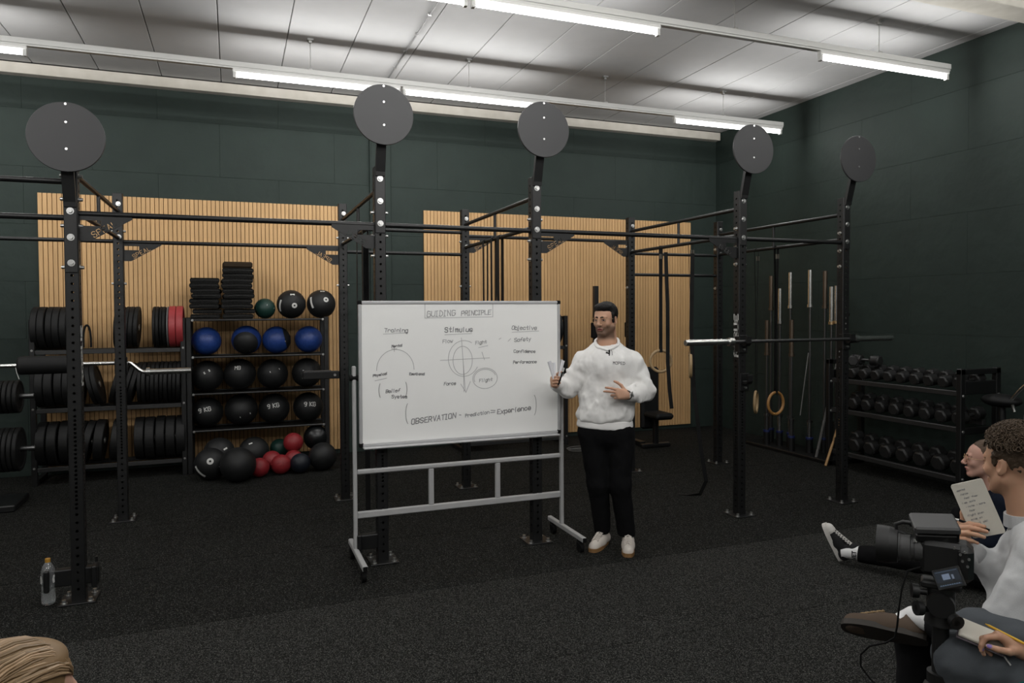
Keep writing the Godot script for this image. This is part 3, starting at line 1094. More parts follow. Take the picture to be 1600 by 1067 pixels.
func plates_and_balls() -> void:
	paint("rail_steel", Color(0.02, 0.02, 0.02), 0.45)
	plate_rack("black steel rack holding rows of bumper plates in front of the left oak panel", -1.93, -0.49, -8.55, [1.378, 0.782, 0.182], 1.70)
	var zc := -8.70
	plates_on("top", 1.378, zc, [
		[-1.885, 0.064, 6, 0.06, 0.222, 0.0, "black_rubber", "black bumper plate at the left end of the plate rack's top shelf", "black plates at the left of the top shelf"],
		[-1.15, 0.045, 5, 0.042, 0.222, 0.06, "black_rubber", "black bumper plate leaning mid-way along the plate rack's top shelf", "black plates leaning on the top shelf"],
		[-0.795, 0.032, 4, 0.03, 0.222, 0.0, "black_rubber", "thin black plate on the top shelf just left of the red plates", "thin black plates beside the red ones"],
		[-0.665, 0.02, 1, 0.018, 0.222, 0.0, "plate_grey", "thin grey plate squeezed between black and red plates on the top shelf", "grey plate"],
		[-0.618, 0.072, 2, 0.068, 0.225, 0.0, "plate_red", "red bumper plate at the right end of the plate rack's top shelf", "red plates"],
	])
	plates_on("middle", 0.782, zc, [
		[-1.85, 0.082, 5, 0.075, 0.225, 0.0, "black_rubber", "black bumper plate at the left end of the plate rack's middle shelf", "black plates at the left of the middle shelf"],
		[-1.40, 0.05, 2, 0.045, 0.222, -0.22, "black_rubber", "black plate tipped leftwards near the middle of the rack's middle shelf", "plates tipped leftwards"],
		[-1.17, 0.055, 4, 0.045, 0.222, 0.26, "black_rubber", "black plate tipped rightwards on the rack's middle shelf, right of the gap", "plates tipped rightwards"],
		[-0.945, 0.042, 10, 0.038, 0.222, 0.03, "black_rubber", "narrow black plate in the tight row on the middle shelf", "narrow plates at the right of the middle shelf"],
	])
	plates_on("bottom", 0.182, zc, [
		[-1.85, 0.1, 3, 0.085, 0.225, 0.0, "black_rubber", "thick black plate at the left end of the rack's bottom shelf", "thick plates at the left of the bottom shelf"],
		[-1.53, 0.085, 2, 0.07, 0.222, 0.22, "black_rubber", "black plate leaning behind the first upright on the bottom shelf", "plates leaning on the bottom shelf"],
		[-1.335, 0.16, 2, 0.085, 0.222, 0.1, "black_rubber", "thick black plate with space around it mid-way along the bottom shelf", "spaced plates on the bottom shelf"],
		[-0.955, 0.1, 5, 0.088, 0.225, 0.0, "black_rubber", "thick black plate in the row right on the bottom shelf", "thick plates at the right of the bottom shelf"],
	])
	var h := thing("strap_handle", "black arched strap handle standing on the top shelf between two groups of plates", "handle", Vector3(-1.43, 1.378, -8.62))
	var pts := []
	for k in 15:
		var a := PI * k / 14
		pts.append(Vector3(-cos(a) * 0.035, 0.02 + pow(sin(a), 0.6) * 0.23, 0))
	put("loop", MB.new().tube(pts, 0.011, 8).mesh(), M.webbing, h)
	# the second plate rack, half hidden by the whiteboard
	plate_rack("black steel plate rack half hidden behind the whiteboard's right edge", 2.62, 4.06, -8.55, [1.30, 0.70, 0.12], 1.69)
	plates_on("top", 1.30, zc, [[3.80, 0.075, 3, 0.07, 0.225, 0.0, "black_rubber", "black plate on the rack behind the whiteboard's right edge", "plates on the half hidden rack's top shelf"]])
	plates_on("middle", 0.70, zc, [[3.72, 0.1, 3, 0.09, 0.225, 0.12, "black_rubber", "thick black plate low on the rack behind the whiteboard's right edge", "plates on the half hidden rack's middle shelf"]])
	plates_on("bottom", 0.12, zc, [[2.72, 0.09, 4, 0.085, 0.19, 0.0, "black_rubber", "black plate on the floor level shelf seen under the whiteboard", "plates seen under the whiteboard"]])
	# ball rack
	var t := thing("ball_rack", "black steel rack with four shelves of medicine balls before the left oak panel", "ball rack", Vector3(-0.484, 0, -8.55))
	for x in [0.025, 1.475]:
		var b := MB.new()
		b.box(Vector3(x, 0.85, 0), Vector3(0.05, 1.70, 0.05), 0.004)
		b.box(Vector3(x, 0.85, -0.42), Vector3(0.05, 1.70, 0.05), 0.004)
		b.box(Vector3(x, 0.03, -0.21), Vector3(0.05, 0.05, 0.37), 0.004)
		put("end_frame", b.mesh(), M.black_steel, t)
	for y in [1.683, 1.28, 0.877, 0.474]:
		for z in [0.02, -0.40]:
			put("shelf_rail", MB.new().cyl(Vector3(0.05, y - 0.012, z), Vector3(1.45, y - 0.012, z), 0.011, -1, 10).mesh(), M.rail_steel, t)
		put("shelf_tray", MB.new().box(Vector3(0.75, y - 0.018, -0.19), Vector3(1.39, 0.006, 0.40), 0.001).mesh(), M.black_matte, t)
		for x in [0.065, 1.435]:
			var b := MB.new()
			bolt(b, Vector3(x, y - 0.012, 0.031), Vector3(0, 0, 1), 0.009, 0.008)
			put("bolt", b.mesh(), M.steel, t)
	var z1 := -8.76
	var blue := "blue medicine balls on the upper shelf"
	var r := 0.156
	medicine_ball("plain blue medicine ball at the left end of the blue row", r, Vector3(-0.29, 1.28 + r, z1), M.ball_blue, blue, Vector3(0.2, 0.3, 0.1))
	medicine_ball("bright blue medicine ball with a black underside, second in the blue row", 0.162, Vector3(0.13, 1.28 + 0.162, z1), M.ball_blue, blue, Vector3(0.9, 0, 0.2), "patch", 0.03)
	medicine_ball("blue medicine ball with a black right side, third in the blue row", r, Vector3(0.456, 1.28 + r, z1), M.ball_blue, blue, Vector3(0, 0.9, 0.3), "strip", 0.03)
	medicine_ball("plain blue medicine ball at the right end of the blue row", r, Vector3(0.815, 1.28 + r, z1), M.ball_blue, blue, Vector3(0.4, -0.2, 0))
	for s in [[0.13, 0.162, Vector3(1.9, 0, 0.1)], [0.456, 0.156, Vector3(0.2, 0, -1.35)]]:
		# the black panel that wraps part of a ball
		var cap := MB.new()
		var prof := []
		for k in 9:
			var a: float = 0.95 * k / 8.0
			prof.append(Vector2(sin(0.95 - a) * (s[1] + 0.0015), cos(0.95 - a) * (s[1] + 0.0015)))
		cap.lathe(prof, 28, Transform3D(), true)
		var owner_ball: Node3D = get_node("medicine_ball_001" if s[0] == 0.13 else "medicine_ball_002")
		put("black_panel", cap.mesh(), M.ball_black, owner_ball, Vector3.ZERO, "black panel").rotation = s[2]
	var g2 := "black medicine balls on the middle shelf"
	r = 0.17
	medicine_ball("black medicine ball with a pale patch, left end of the first black row", r, Vector3(-0.285, 0.877 + r, z1), M.ball_black, g2, Vector3(-0.35, 0.0, 0.5), "patch", 0.032)
	medicine_ball("black medicine ball with two printed letters, second in the first black row", 0.175, Vector3(0.055, 0.877 + 0.175, z1 - 0.02), M.ball_black, g2, Vector3(-0.5, -0.15, 0), "MB", 0.04)
	medicine_ball("black medicine ball with a slanting label strip, third in the first black row", r, Vector3(0.41, 0.877 + r, z1), M.ball_black, g2, Vector3(-0.3, 0.1, 0.3), "strip", 0.034)
	medicine_ball("black medicine ball with upright lettering, right end of the first black row", r, Vector3(0.79, 0.877 + r, z1), M.ball_black, g2, Vector3(0.05, -0.35, 1.5), "strip", 0.03)
	var g3 := "black medicine balls on the lower shelf"
	medicine_ball("black medicine ball printed 9 KG at the left end of the lower row", 0.165, Vector3(-0.29, 0.474 + 0.165, z1), M.ball_black, g3, Vector3(-0.3, -0.15, 0.2), "9 KG", 0.045)
	medicine_ball("black medicine ball with a low slanting label, second in the lower row", 0.178, Vector3(0.065, 0.474 + 0.178, z1), M.ball_black, g3, Vector3(0.3, 0.25, 0.35), "strip", 0.036)
	medicine_ball("black medicine ball printed 9 KG, third in the lower row", 0.172, Vector3(0.42, 0.474 + 0.172, z1), M.ball_black, g3, Vector3(-0.3, -0.1, 0.15), "9 KG", 0.045)
	medicine_ball("black medicine ball printed 9 KG at the right end of the lower row", 0.17, Vector3(0.80, 0.474 + 0.17, z1), M.ball_black, g3, Vector3(-0.3, 0.05, -0.05), "9 KG", 0.045)
	var g4 := "balls on top of the ball rack"
	medicine_ball("small dark green medicine ball on top of the ball rack beside the pads", 0.115, Vector3(0.335, 1.683 + 0.115, z1), M.ball_green, g4, Vector3(-0.2, 0.6, -0.4), "strip", 0.03)
	var bk := medicine_ball("black wall ball with a white roundel, in the middle of the rack's top", 0.163, Vector3(0.625, 1.683 + 0.163, z1), M.ball_black, g4, Vector3(0.1, 0.15, 0), "roundel", 0.036)
	ball_marks(bk, 0.163, [["strip", Vector3(0.1, -0.95, 1.35), 0.05], ["patch", Vector3(-0.75, 0.05, 0), 0.022]])
	bk = medicine_ball("black wall ball with a white roundel at the right end of the rack's top", 0.166, Vector3(0.965, 1.683 + 0.166, z1 - 0.02), M.ball_black, g4, Vector3(-0.3, 0.25, 0), "roundel", 0.036)
	ball_marks(bk, 0.166, [["strip", Vector3(-0.1, -0.85, 1.9), 0.05], ["patch", Vector3(-1.1, 0.1, 0), 0.022]])
	# pads piled on the rack
	for s in [[-0.29, 8, 0.30], [0.045, 10, 0.325]]:
		var left: bool = s[0] < -0.2
		var src: Node3D = null
		for k in s[1]:
			var at := Vector3(s[0] + 0.012 * sin(k * 1.7), 1.684 + 0.0565 * k, z1 + 0.012 * cos(k * 2.9))
			var turn := 0.05 * sin(k * 2.1)
			var label := "black folded pad in the %s pile on the ball rack, %s from bottom" % ["left" if left else "taller right", ORD[k]]
			if src == null:
				src = thing("folded_pad", label, "exercise pad", at, turn, "folded pads piled on the ball rack")
				var b := MB.new()
				var outline := []
				for q in 13:
					var a := -PI / 2 + PI * q / 12
					outline.append(Vector2(s[2] / 2 - 0.02 + cos(a) * 0.02, 0.027 + sin(a) * 0.0265))
				for q in 13:
					var a := PI / 2 + PI * q / 12
					outline.append(Vector2(-s[2] / 2 + 0.02 + cos(a) * 0.02, 0.027 + sin(a) * 0.0265))
				b.prism(PackedVector2Array(outline), -0.18, 0.18)
				put("cover", b.mesh(), M.pad_cloth, src)
				put("fold_seam", MB.new().tube([Vector3(-s[2] / 2 + 0.01, 0.026, 0.181), Vector3(0, 0.029, 0.184), Vector3(s[2] / 2 - 0.01, 0.027, 0.181)], 0.004, 6).mesh(), M.rail_steel, src)
			else:
				another(src, "folded_pad", label, at, turn)
	var top := thing("folded_pad", "brownish folded pad on the very top of the taller pile", "exercise pad", Vector3(0.045, 1.684 + 0.565, z1), 0.03, "folded pads piled on the ball rack")
	put("cover", MB.new().box(Vector3(0, 0.0335, 0), Vector3(0.31, 0.067, 0.34), 0.016).mesh(), M.pad_brown, top)
	# balls on the floor under the rack
	var g5 := "balls on the floor under the ball rack"
	bk = medicine_ball("black slam ball with white roundels, leftmost on the floor under the rack", 0.166, Vector3(-0.248, 0.166, -8.19), M.ball_black, g5, Vector3(-0.35, 0.0, 0), "roundel", 0.04)
	ball_marks(bk, 0.166, [["patch", Vector3(0.0, 0.65, 0.8), 0.02], ["strip", Vector3(0.35, -0.75, -0.9), 0.055]])
	medicine_ball("plain black slam ball, frontmost on the floor under the rack", 0.178, Vector3(0.02, 0.178, -7.98), M.ball_black, g5)
	medicine_ball("black slam ball with a small white mark, behind the two front black balls", 0.165, Vector3(-0.17, 0.22, -8.5), M.ball_black, g5, Vector3(-0.4, 0.45, 0.4), "patch", 0.02)
	medicine_ball("black slam ball with a faint patch, behind the front black ball towards the red ones", 0.165, Vector3(0.19, 0.19, -8.6), M.ball_black, g5, Vector3(-0.75, -0.3, 0.4), "patch", 0.018)
	medicine_ball("red ball touching the front black slam ball, leftmost of the red ones", 0.102, Vector3(0.232, 0.102, -8.12), M.ball_red, g5)
	medicine_ball("red ball half hidden behind two other red ones, second from the left", 0.103, Vector3(0.37, 0.125, -8.35), M.ball_red, g5, Vector3(0.4, 1, 0))
	medicine_ball("red ball frontmost in the middle of the red ones", 0.106, Vector3(0.455, 0.106, -8.18), M.ball_red, g5, Vector3(1.2, 0.3, 0))
	medicine_ball("red ball behind the navy ball, lower right of the red ones", 0.103, Vector3(0.60, 0.115, -8.36), M.ball_red, g5, Vector3(0.6, 0.2, 1))
	medicine_ball("red ball lying on top of the other red ones", 0.108, Vector3(0.607, 0.285, -8.47), M.ball_red, g5, Vector3(0.1, 0.9, 0.4))
	medicine_ball("dark green ball peeping out behind the topmost red ball", 0.105, Vector3(0.47, 0.19, -8.72), M.ball_green, g5)
	medicine_ball("navy ball on the floor right of the red ones", 0.107, Vector3(0.655, 0.107, -8.16), M.ball_navy, g5)
	medicine_ball("black slam ball at the right end of the floor row, by the rack's upright", 0.152, Vector3(0.90, 0.152, -8.22), M.ball_black, g5, Vector3(0, 0.4, 0))
	medicine_ball("shiny black ball perched on top of the right end of the floor pile", 0.145, Vector3(0.875, 0.305, -8.62), M.ball_shiny, g5, Vector3(0.5, 0.2, 0.8))


func ball_marks(t: Node3D, r: float, marks: Array) -> void:
	for s in marks:
		var b := MB.new()
		var size: float = s[2]
		var w := size * 0.16
		if s[0] == "patch":
			for k in 5:
				stroke(b, Vector2(-size, (k - 2) * w * 1.3), Vector2(size, (k - 2) * w * 1.3), w * 1.4)
		else:
			for k in 3:
				for q in 6:
					stroke(b, Vector2(size * (q / 3.0 - 1) * 1.3, (k - 1) * w), Vector2(size * ((q + 0.92) / 3.0 - 1) * 1.3, (k - 1) * w), w * 1.1)
		onto_ball(b, r)
		put("print", b.mesh(), M.print_white, t, Vector3.ZERO, "pale printed marking").rotation = s[1]


func bar_part(t: Node3D, called: String, p: Vector3, q: Vector3, r: float, mat: Material) -> void:
	put(called, MB.new().cyl(p, q, r, -1, 18).mesh(), mat, t)


func j_hook(label: String, at: Vector3, turn := 0.0) -> void:
	# saddle hook clamped on an upright, its cradle towards +z
	var t := thing("j_hook", label, "rack hook", at, turn, "hooks on the rig's uprights")
	var b := MB.new()
	b.box(Vector3(0, -0.03, 0.006), Vector3(0.088, 0.15, 0.012), 0.003)
	for s in [-1.0, 1.0]:
		b.box(Vector3(s * 0.043, -0.03, -0.02), Vector3(0.006, 0.13, 0.05), 0.002)
	put("clamp", b.mesh(), M.black_steel, t)
	put("cradle", MB.new().prism(PackedVector2Array([Vector2(0.0, -0.045), Vector2(0.06, -0.045), Vector2(0.085, -0.02), Vector2(0.085, 0.035), Vector2(0.068, 0.035), Vector2(0.068, -0.012), Vector2(0.055, -0.025), Vector2(0.0, -0.025)]), -0.025, 0.025).mesh(), M.black_steel, t).rotation.y = -PI / 2
	put("liner", MB.new().box(Vector3(0, -0.021, 0.037), Vector3(0.048, 0.008, 0.055), 0.002).mesh(), M.grey_plastic, t)
	put("pin", MB.new().cyl(Vector3(0, -0.075, -0.0), Vector3(0, -0.075, 0.03), 0.009, -1, 10).mesh(), M.steel, t)


func bars_and_straps() -> void:
	# barbell across the two right-hand front uprights
	var t := thing("barbell", "barbell with bright steel sleeves racked across the two right-hand front uprights", "barbell", Vector3(4.53, 1.487, -4.955))
	bar_part(t, "shaft", Vector3(-0.66, 0, 0), Vector3(0.66, 0, 0), 0.0142, M.dark_chrome)
	for s in [-1.0, 1.0]:
		bar_part(t, "sleeve", Vector3(s * 0.70, 0, 0), Vector3(s * 1.12, 0, 0), 0.025, M.chrome)
		bar_part(t, "collar", Vector3(s * 0.655, 0, 0), Vector3(s * 0.70, 0, 0), 0.036, M.chrome)
		bar_part(t, "end_cap", Vector3(s * 1.12, 0, 0), Vector3(s * 1.123, 0, 0), 0.022, M.steel)
	j_hook("black hook holding the barbell on the fourth front upright", Vector3(4.02, 1.493, -5.012))
	j_hook("black hook holding the barbell on the rightmost front upright", Vector3(5.16, 1.493, -5.012))
	j_hook("empty black hook low on the fourth front upright, under the barbell", Vector3(4.035, 1.17, -5.012), 0.0)
	# safety squat bar behind the left uprights
	t = thing("safety_squat_bar", "cambered steel squat bar with black foam pad racked behind the left uprights", "barbell", Vector3(-1.8, 1.326, -6.985))
	bar_part(t, "shaft", Vector3(-0.943, 0, 0), Vector3(0.943, 0, 0), 0.0165, M.chrome)
	put("foam_pad", MB.new().lathe([Vector2(0.018, -0.2), Vector2(0.068, -0.2), Vector2(0.076, -0.188), Vector2(0.076, 0.188), Vector2(0.068, 0.2), Vector2(0.018, 0.2)], 24, Transform3D(Basis(Vector3(0, 0, 1), PI / 2), Vector3(0.345, 0, 0))).mesh(), M.black_rubber, t)
	for s in [-1.0, 1.0]:
		put("cranked_end", MB.new().tube([Vector3(s * 0.943, 0, 0), Vector3(s * 0.965, -0.005, 0), Vector3(s * 1.03, -0.066, 0), Vector3(s * 1.06, -0.083, 0), Vector3(s * 1.1, -0.084, 0)], 0.0165, 14).mesh(), M.chrome, t)
		bar_part(t, "collar", Vector3(s * 1.085, -0.084, 0), Vector3(s * 1.115, -0.084, 0), 0.037, M.chrome)
		bar_part(t, "sleeve", Vector3(s * 1.115, -0.084, 0), Vector3(s * 1.44, -0.084, 0), 0.025, M.chrome)
	put("hanging_cord", MB.new().tube([Vector3(0.13, -0.015, 0.02), Vector3(0.14, -0.06, 0.03), Vector3(0.155, -0.11, 0.03)], 0.003, 6).mesh(), M.print_white, t)
	j_hook("black hook at the back of the second left upright under the squat bar", Vector3(-0.895, 1.335, -6.908), PI)
	# short spotter arm on the upright left of the whiteboard
	t = thing("spotter_arm", "short black spotter arm sticking out left of the upright beside the ball rack", "spotter arm", Vector3(0.917, 1.17, -6.87))
	put("beam", MB.new().box(Vector3(-0.17, 0, 0), Vector3(0.33, 0.07, 0.06), 0.006).mesh(), M.black_steel, t)
	put("top_liner", MB.new().box(Vector3(-0.2, 0.038, 0), Vector3(0.24, 0.008, 0.05), 0.002).mesh(), M.grey_plastic, t)
	put("pin", MB.new().cyl(Vector3(-0.05, 0, 0.03), Vector3(-0.05, 0, 0.045), 0.012, -1, 10).mesh(), M.steel, t)
	# resistance bands looped over the trusses
	var bands := "resistance bands looped over the rig's trusses"
	for s in [[2.137, -6.22, 0.95, 0.03, "thin black resistance band, leftmost of those hung left of the third front upright"], [2.137, -6.0, 1.0, 0.04, "black resistance band in the middle of those hung left of the third front upright"], [2.137, -5.83, 0.95, 0.055, "wide black resistance band, rightmost of those hung left of the third front upright"], [0.955, -5.9, 1.15, 0.03, "narrow black resistance band hanging behind the whiteboard's left end"], [0.955, -5.63, 1.1, 0.045, "wider black resistance band hanging behind the whiteboard's left end"]]:
		var b := thing("resistance_band", s[4], "resistance band", Vector3(s[0], 2.383, s[1]), 0, bands)
		var pts := []
		var len: float = s[2]
		for k in 9:
			var a := PI * k / 8
			pts.append(Vector3(cos(a) * 0.0205, sin(a) * 0.0205, 0))
		pts.append(Vector3(-0.024, -len * 0.5, 0.012))
		pts.append(Vector3(-0.012, -len * 0.98, 0.0))
		pts.append(Vector3(0.0, -len, 0))
		pts.append(Vector3(0.012, -len * 0.98, 0.0))
		pts.append(Vector3(0.024, -len * 0.5, -0.012))
		pts.append(pts[0])
		put("loop", MB.new().strap(pts, Vector3(0, 0, 1), s[3], 0.005).mesh(), M.black_rubber, b)
	# gymnastic rings on webbing straps
	for s in [[4.02, -5.76, 1.23, 0.108, 1.0, "ring_wood", "pale wooden gymnastic ring hanging beside the barbell's left end, strap trailing to the floor"], [4.02, -6.27, 1.24, 0.108, -0.33, "ring_wood", "wooden gymnastic ring seen edge-on beside the standing man's shoulder"], [5.16, -6.215, 0.775, 0.112, 0.75, "ring_wood", "pale wooden gymnastic ring, left one of the low pair under the barbell"], [5.16, -5.915, 0.797, 0.112, 0.15, "ring_amber", "amber wooden gymnastic ring, right one of the low pair under the barbell"], [0.99, -5.35, 0.86, 0.105, -0.17, "ring_wood", "wooden gymnastic ring peeping out under the whiteboard's lower edge"]]:
		var b := thing("gymnastic_ring", s[6], "gymnastic ring", Vector3(s[0], s[2], s[1]), 0, "wooden gymnastic rings")
		var pts := []
		for k in 36:
			var a := TAU * k / 36
			pts.append(Vector3(cos(a) * s[3], sin(a) * s[3], 0))
		put("hoop", MB.new().tube(pts, 0.0145, 12, false, true).mesh(), M[s[5]], b).rotation.y = s[4]
		var up: float = 2.383 - s[2]
		var side := Vector3(cos(s[4]), 0, -sin(s[4]))
		var st := MB.new()
		var out := side.cross(Vector3.UP).normalized()
		st.strap([Vector3(0, s[3] - 0.02, 0) + out * 0.016, Vector3(0, s[3] + 0.05, 0) + out * 0.008, Vector3(0, up * 0.6, 0) + out * 0.006, Vector3(0, up - 0.02, 0) + out * 0.02, Vector3(0, up + 0.019, 0)], side, 0.03, 0.003)
		st.strap([Vector3(0, s[3] - 0.02, 0) - out * 0.016, Vector3(0, s[3] + 0.05, 0) - out * 0.008, Vector3(0, up * 0.6, 0) - out * 0.006, Vector3(0, up - 0.02, 0) - out * 0.02, Vector3(0, up + 0.019, 0)], side, 0.03, 0.003)
		put("strap", st.mesh(), M.webbing, b)
		put("buckle", MB.new().box(Vector3(0, up - 0.09, 0) + out * 0.014, Vector3(0.04, 0.05, 0.016), 0.003).mesh(), M.buckle, b)
		var tail := []
		if s[0] == 4.02 and s[4] > 0.9:
			tail = [Vector3(0.0, up - 0.1, 0.03), Vector3(-0.02, up * 0.3, 0.04), Vector3(0, -0.2, 0.05), Vector3(0.05, -0.8, 0.1), Vector3(0.09, -1.08, 0.12), Vector3(0.05, -1.21, 0.08), Vector3(-0.04, -1.225, 0.0), Vector3(-0.09, -1.226, -0.06)]
		elif s[0] == 4.02:
			tail = [Vector3(0.02, up - 0.05, 0.06), Vector3(0.03, up * 0.5, 0.075), Vector3(0.03, 0.0, 0.08), Vector3(0.04, -0.3, 0.1), Vector3(0.05, -0.47, 0.12)]
		elif s[0] == 0.99:
			tail = [Vector3(-0.03, up - 0.1, -0.3), Vector3(-0.03, 0.2, -0.3), Vector3(-0.03, -0.5, -0.3), Vector3(-0.03, -0.66, -0.3)]
		if tail:
			put("strap_tail", MB.new().strap(tail, Vector3(0.9, 0, 0.3), 0.038, 0.003).mesh(), M.webbing, b)
	# water bottle at the foot of the first upright
	t = thing("water_bottle", "clear plastic water bottle with a yellow cap at the foot of the leftmost upright", "bottle", Vector3(-1.065, 0, -5.03))
	put("body", MB.new().lathe([Vector2(0, 0.004), Vector2(0.026, 0.002), Vector2(0.036, 0.01), Vector2(0.0385, 0.03), Vector2(0.036, 0.09), Vector2(0.0385, 0.14), Vector2(0.0375, 0.19), Vector2(0.036, 0.212), Vector2(0.026, 0.238), Vector2(0.015, 0.256), Vector2(0.0125, 0.262), Vector2(0.0125, 0.272)], 28, Transform3D(), true).mesh(), M.clear_plastic, t)
	put("water", MB.new().lathe([Vector2(0, 0.006), Vector2(0.026, 0.005), Vector2(0.0345, 0.012), Vector2(0.037, 0.03), Vector2(0.0345, 0.09), Vector2(0.036, 0.12), Vector2(0.0, 0.12)], 28, Transform3D(), true).mesh(), M.water, t)
	put("cap", MB.new().lathe([Vector2(0.0, 0.258), Vector2(0.0148, 0.258), Vector2(0.0148, 0.277), Vector2(0.0135, 0.28), Vector2(0.0, 0.28)], 20).mesh(), M.cap_yellow, t, Vector3.ZERO, "yellow screw cap")
	for a in [-1.0, 1.15]:
		var lb := MB.new()
		for k in 5:
			var y := 0.14 + 0.009 * k
			var w := 0.02 - 0.0028 * absf(k - 1.6) * 2
			stroke(lb, Vector2(-w / 2, y), Vector2(w / 2, y), 0.0105)
		for k in lb.v.size():
			var q := lb.v[k]
			var th: float = a + q.x / 0.0385
			lb.v[k] = Vector3(sin(th) * 0.0392, q.y, cos(th) * 0.0392)
			lb.n[k] = Vector3(sin(th), 0, cos(th))
		put("label_patch", lb.mesh(), M.print_white, t, Vector3.ZERO, "white label patch")


func right_side() -> void:
	# bars standing in a floor holder by the right wall
	var t := thing("bar_holder", "low black floor holder with blue-rimmed sockets for upright bars by the right wall", "bar holder", Vector3(6.5, 0, -6.95))
	put("base", MB.new().box(Vector3(-0.06, 0.02, -0.1), Vector3(0.42, 0.04, 1.45), 0.006).mesh(), M.black_steel, t)
	var spots := [[6.48, -7.52, 2.19, 0, "brown_metal"], [6.43, -7.30, 2.02, 0.0, "chrome"], [6.46, -7.15, 2.215, 0, "chrome"], [6.42, -6.78, 2.225, 0, "chrome"], [6.57, -6.70, 2.21, 0, "brown_metal"], [6.56, -6.59, 2.02, 0.0, "chrome"], [6.58, -6.53, 2.03, 0, "chrome"], [6.33, -7.42, 1.62, 0, "brown_metal"], [6.3, -6.95, 1.63, 0, "brown_metal"]]
	var names := ["dull barbell standing upright, leftmost in the holder by the right wall", "short steel barbell standing upright, second from the left in the holder", "long bright barbell standing upright, third from the left in the holder", "tallest bright barbell, standing in the middle of the holder", "brownish barbell standing upright right of the tallest one", "steel barbell standing upright, left one of the touching pair by the last upright", "steel barbell standing upright, right one of the touching pair by the last upright", "low dull bar in the holder, behind the amber ring", "low dull bar in front of the long bright barbells"]
	for k in spots.size():
		var s: Array = spots[k]
		var b := thing("standing_barbell", names[k], "barbell", Vector3(s[0], 0.0, s[1]), 0, "barbells standing in the floor holder")
		var top: float = s[2]
		bar_part(b, "lower_sleeve", Vector3(0, 0.045, 0), Vector3(0, 0.40, 0), 0.025, M.chrome if k in [1, 2, 3] else M.dark_chrome)
		bar_part(b, "lower_collar", Vector3(0, 0.40, 0), Vector3(0, 0.43, 0), 0.036, M.dark_chrome)
		bar_part(b, "shaft", Vector3(0, 0.43, 0), Vector3(0, top - 0.44, 0), 0.0142, M.dark_chrome)
		bar_part(b, "upper_collar", Vector3(0, top - 0.445, 0), Vector3(0, top - 0.41, 0), 0.034, M.brass if k > 4 and k < 7 else M[s[4]])
		bar_part(b, "upper_sleeve", Vector3(0, top - 0.41, 0), Vector3(0, top, 0), 0.025, M[s[4]])
		put("socket", MB.new().lathe([Vector2(0.027, 0.04), Vector2(0.04, 0.04), Vector2(0.04, 0.2), Vector2(0.027, 0.2), Vector2(0.027, 0.04)], 18).mesh(), M.black_steel, t, Vector3(s[0] - 6.5, 0, s[1] + 6.95))
		put("socket_rim", MB.new().lathe([Vector2(0.028, 0.2), Vector2(0.043, 0.2), Vector2(0.043, 0.225), Vector2(0.028, 0.225), Vector2(0.028, 0.2)], 18).mesh(), M.blue_plastic, t, Vector3(s[0] - 6.5, 0, s[1] + 6.95))
	# a stick and poles leaning in the corner of the holder
	for s in [[Vector3(6.1, 0.02, -6.2), Vector3(6.45, 0.55, -6.32), 0.014, "bamboo", "short wooden stick leaning low beside the rightmost front upright"], [Vector3(6.3, 0.02, -6.55), Vector3(6.62, 1.7, -6.40), 0.016, "pole_grey", "long grey pole leaning against the right wall behind the last upright"], [Vector3(6.25, 0.5, -6.75), Vector3(6.4, 1.25, -6.78), 0.006, "pole_grey", "thin grey rod slung among the standing barbells"]]:
		var b := thing("leaning_pole", s[4], "pole", s[0], 0, "poles leaning by the right wall")
		put("rod", MB.new().cyl(Vector3.ZERO, s[1] - s[0], s[2], -1, 12).mesh(), M[s[3]], b)
		put("tip", MB.new().cyl((s[1] - s[0]) * 0.985, (s[1] - s[0]) * 1.005, s[2] * 1.15, -1, 12).mesh(), M.black_matte, b)
	# dumbbell rack
	t = thing("dumbbell_rack", "three-tier black dumbbell rack standing along the right wall", "dumbbell rack", Vector3(6.2, 0, -5.5))
	for z in [-0.78, 0.79]:
		var b := MB.new()
		b.box(Vector3(0.03, 0.6, z), Vector3(0.06, 1.2, 0.05), 0.005)
		b.box(Vector3(0.5, 0.6, z), Vector3(0.06, 1.2, 0.05), 0.005)
		b.box(Vector3(0.265, 1.17, z), Vector3(0.53, 0.05, 0.05), 0.005)
		b.box(Vector3(0.265, 1.02, z), Vector3(0.41, 0.12, 0.04), 0.005)
		b.box(Vector3(0.265, 0.62, z), Vector3(0.41, 0.06, 0.04), 0.005)
		b.box(Vector3(0.265, 0.03, z), Vector3(0.53, 0.05, 0.05), 0.005)
		put("end_frame", b.mesh(), M.black_steel, t)
		b = MB.new()
		for y in [0.95, 0.62, 0.18]:
			for x in [0.03, 0.5]:
				bolt(b, Vector3(x, y, z + 0.025), Vector3(0, 0, 1), 0.011, 0.01)
		put("bolts", b.mesh(), M.steel, t)
	var hexm := {}
	var tiers := [[1.0, 10, 0.06], [0.665, 9, 0.066], [0.20, 8, 0.078]]
	var which := ["top", "middle", "bottom"]
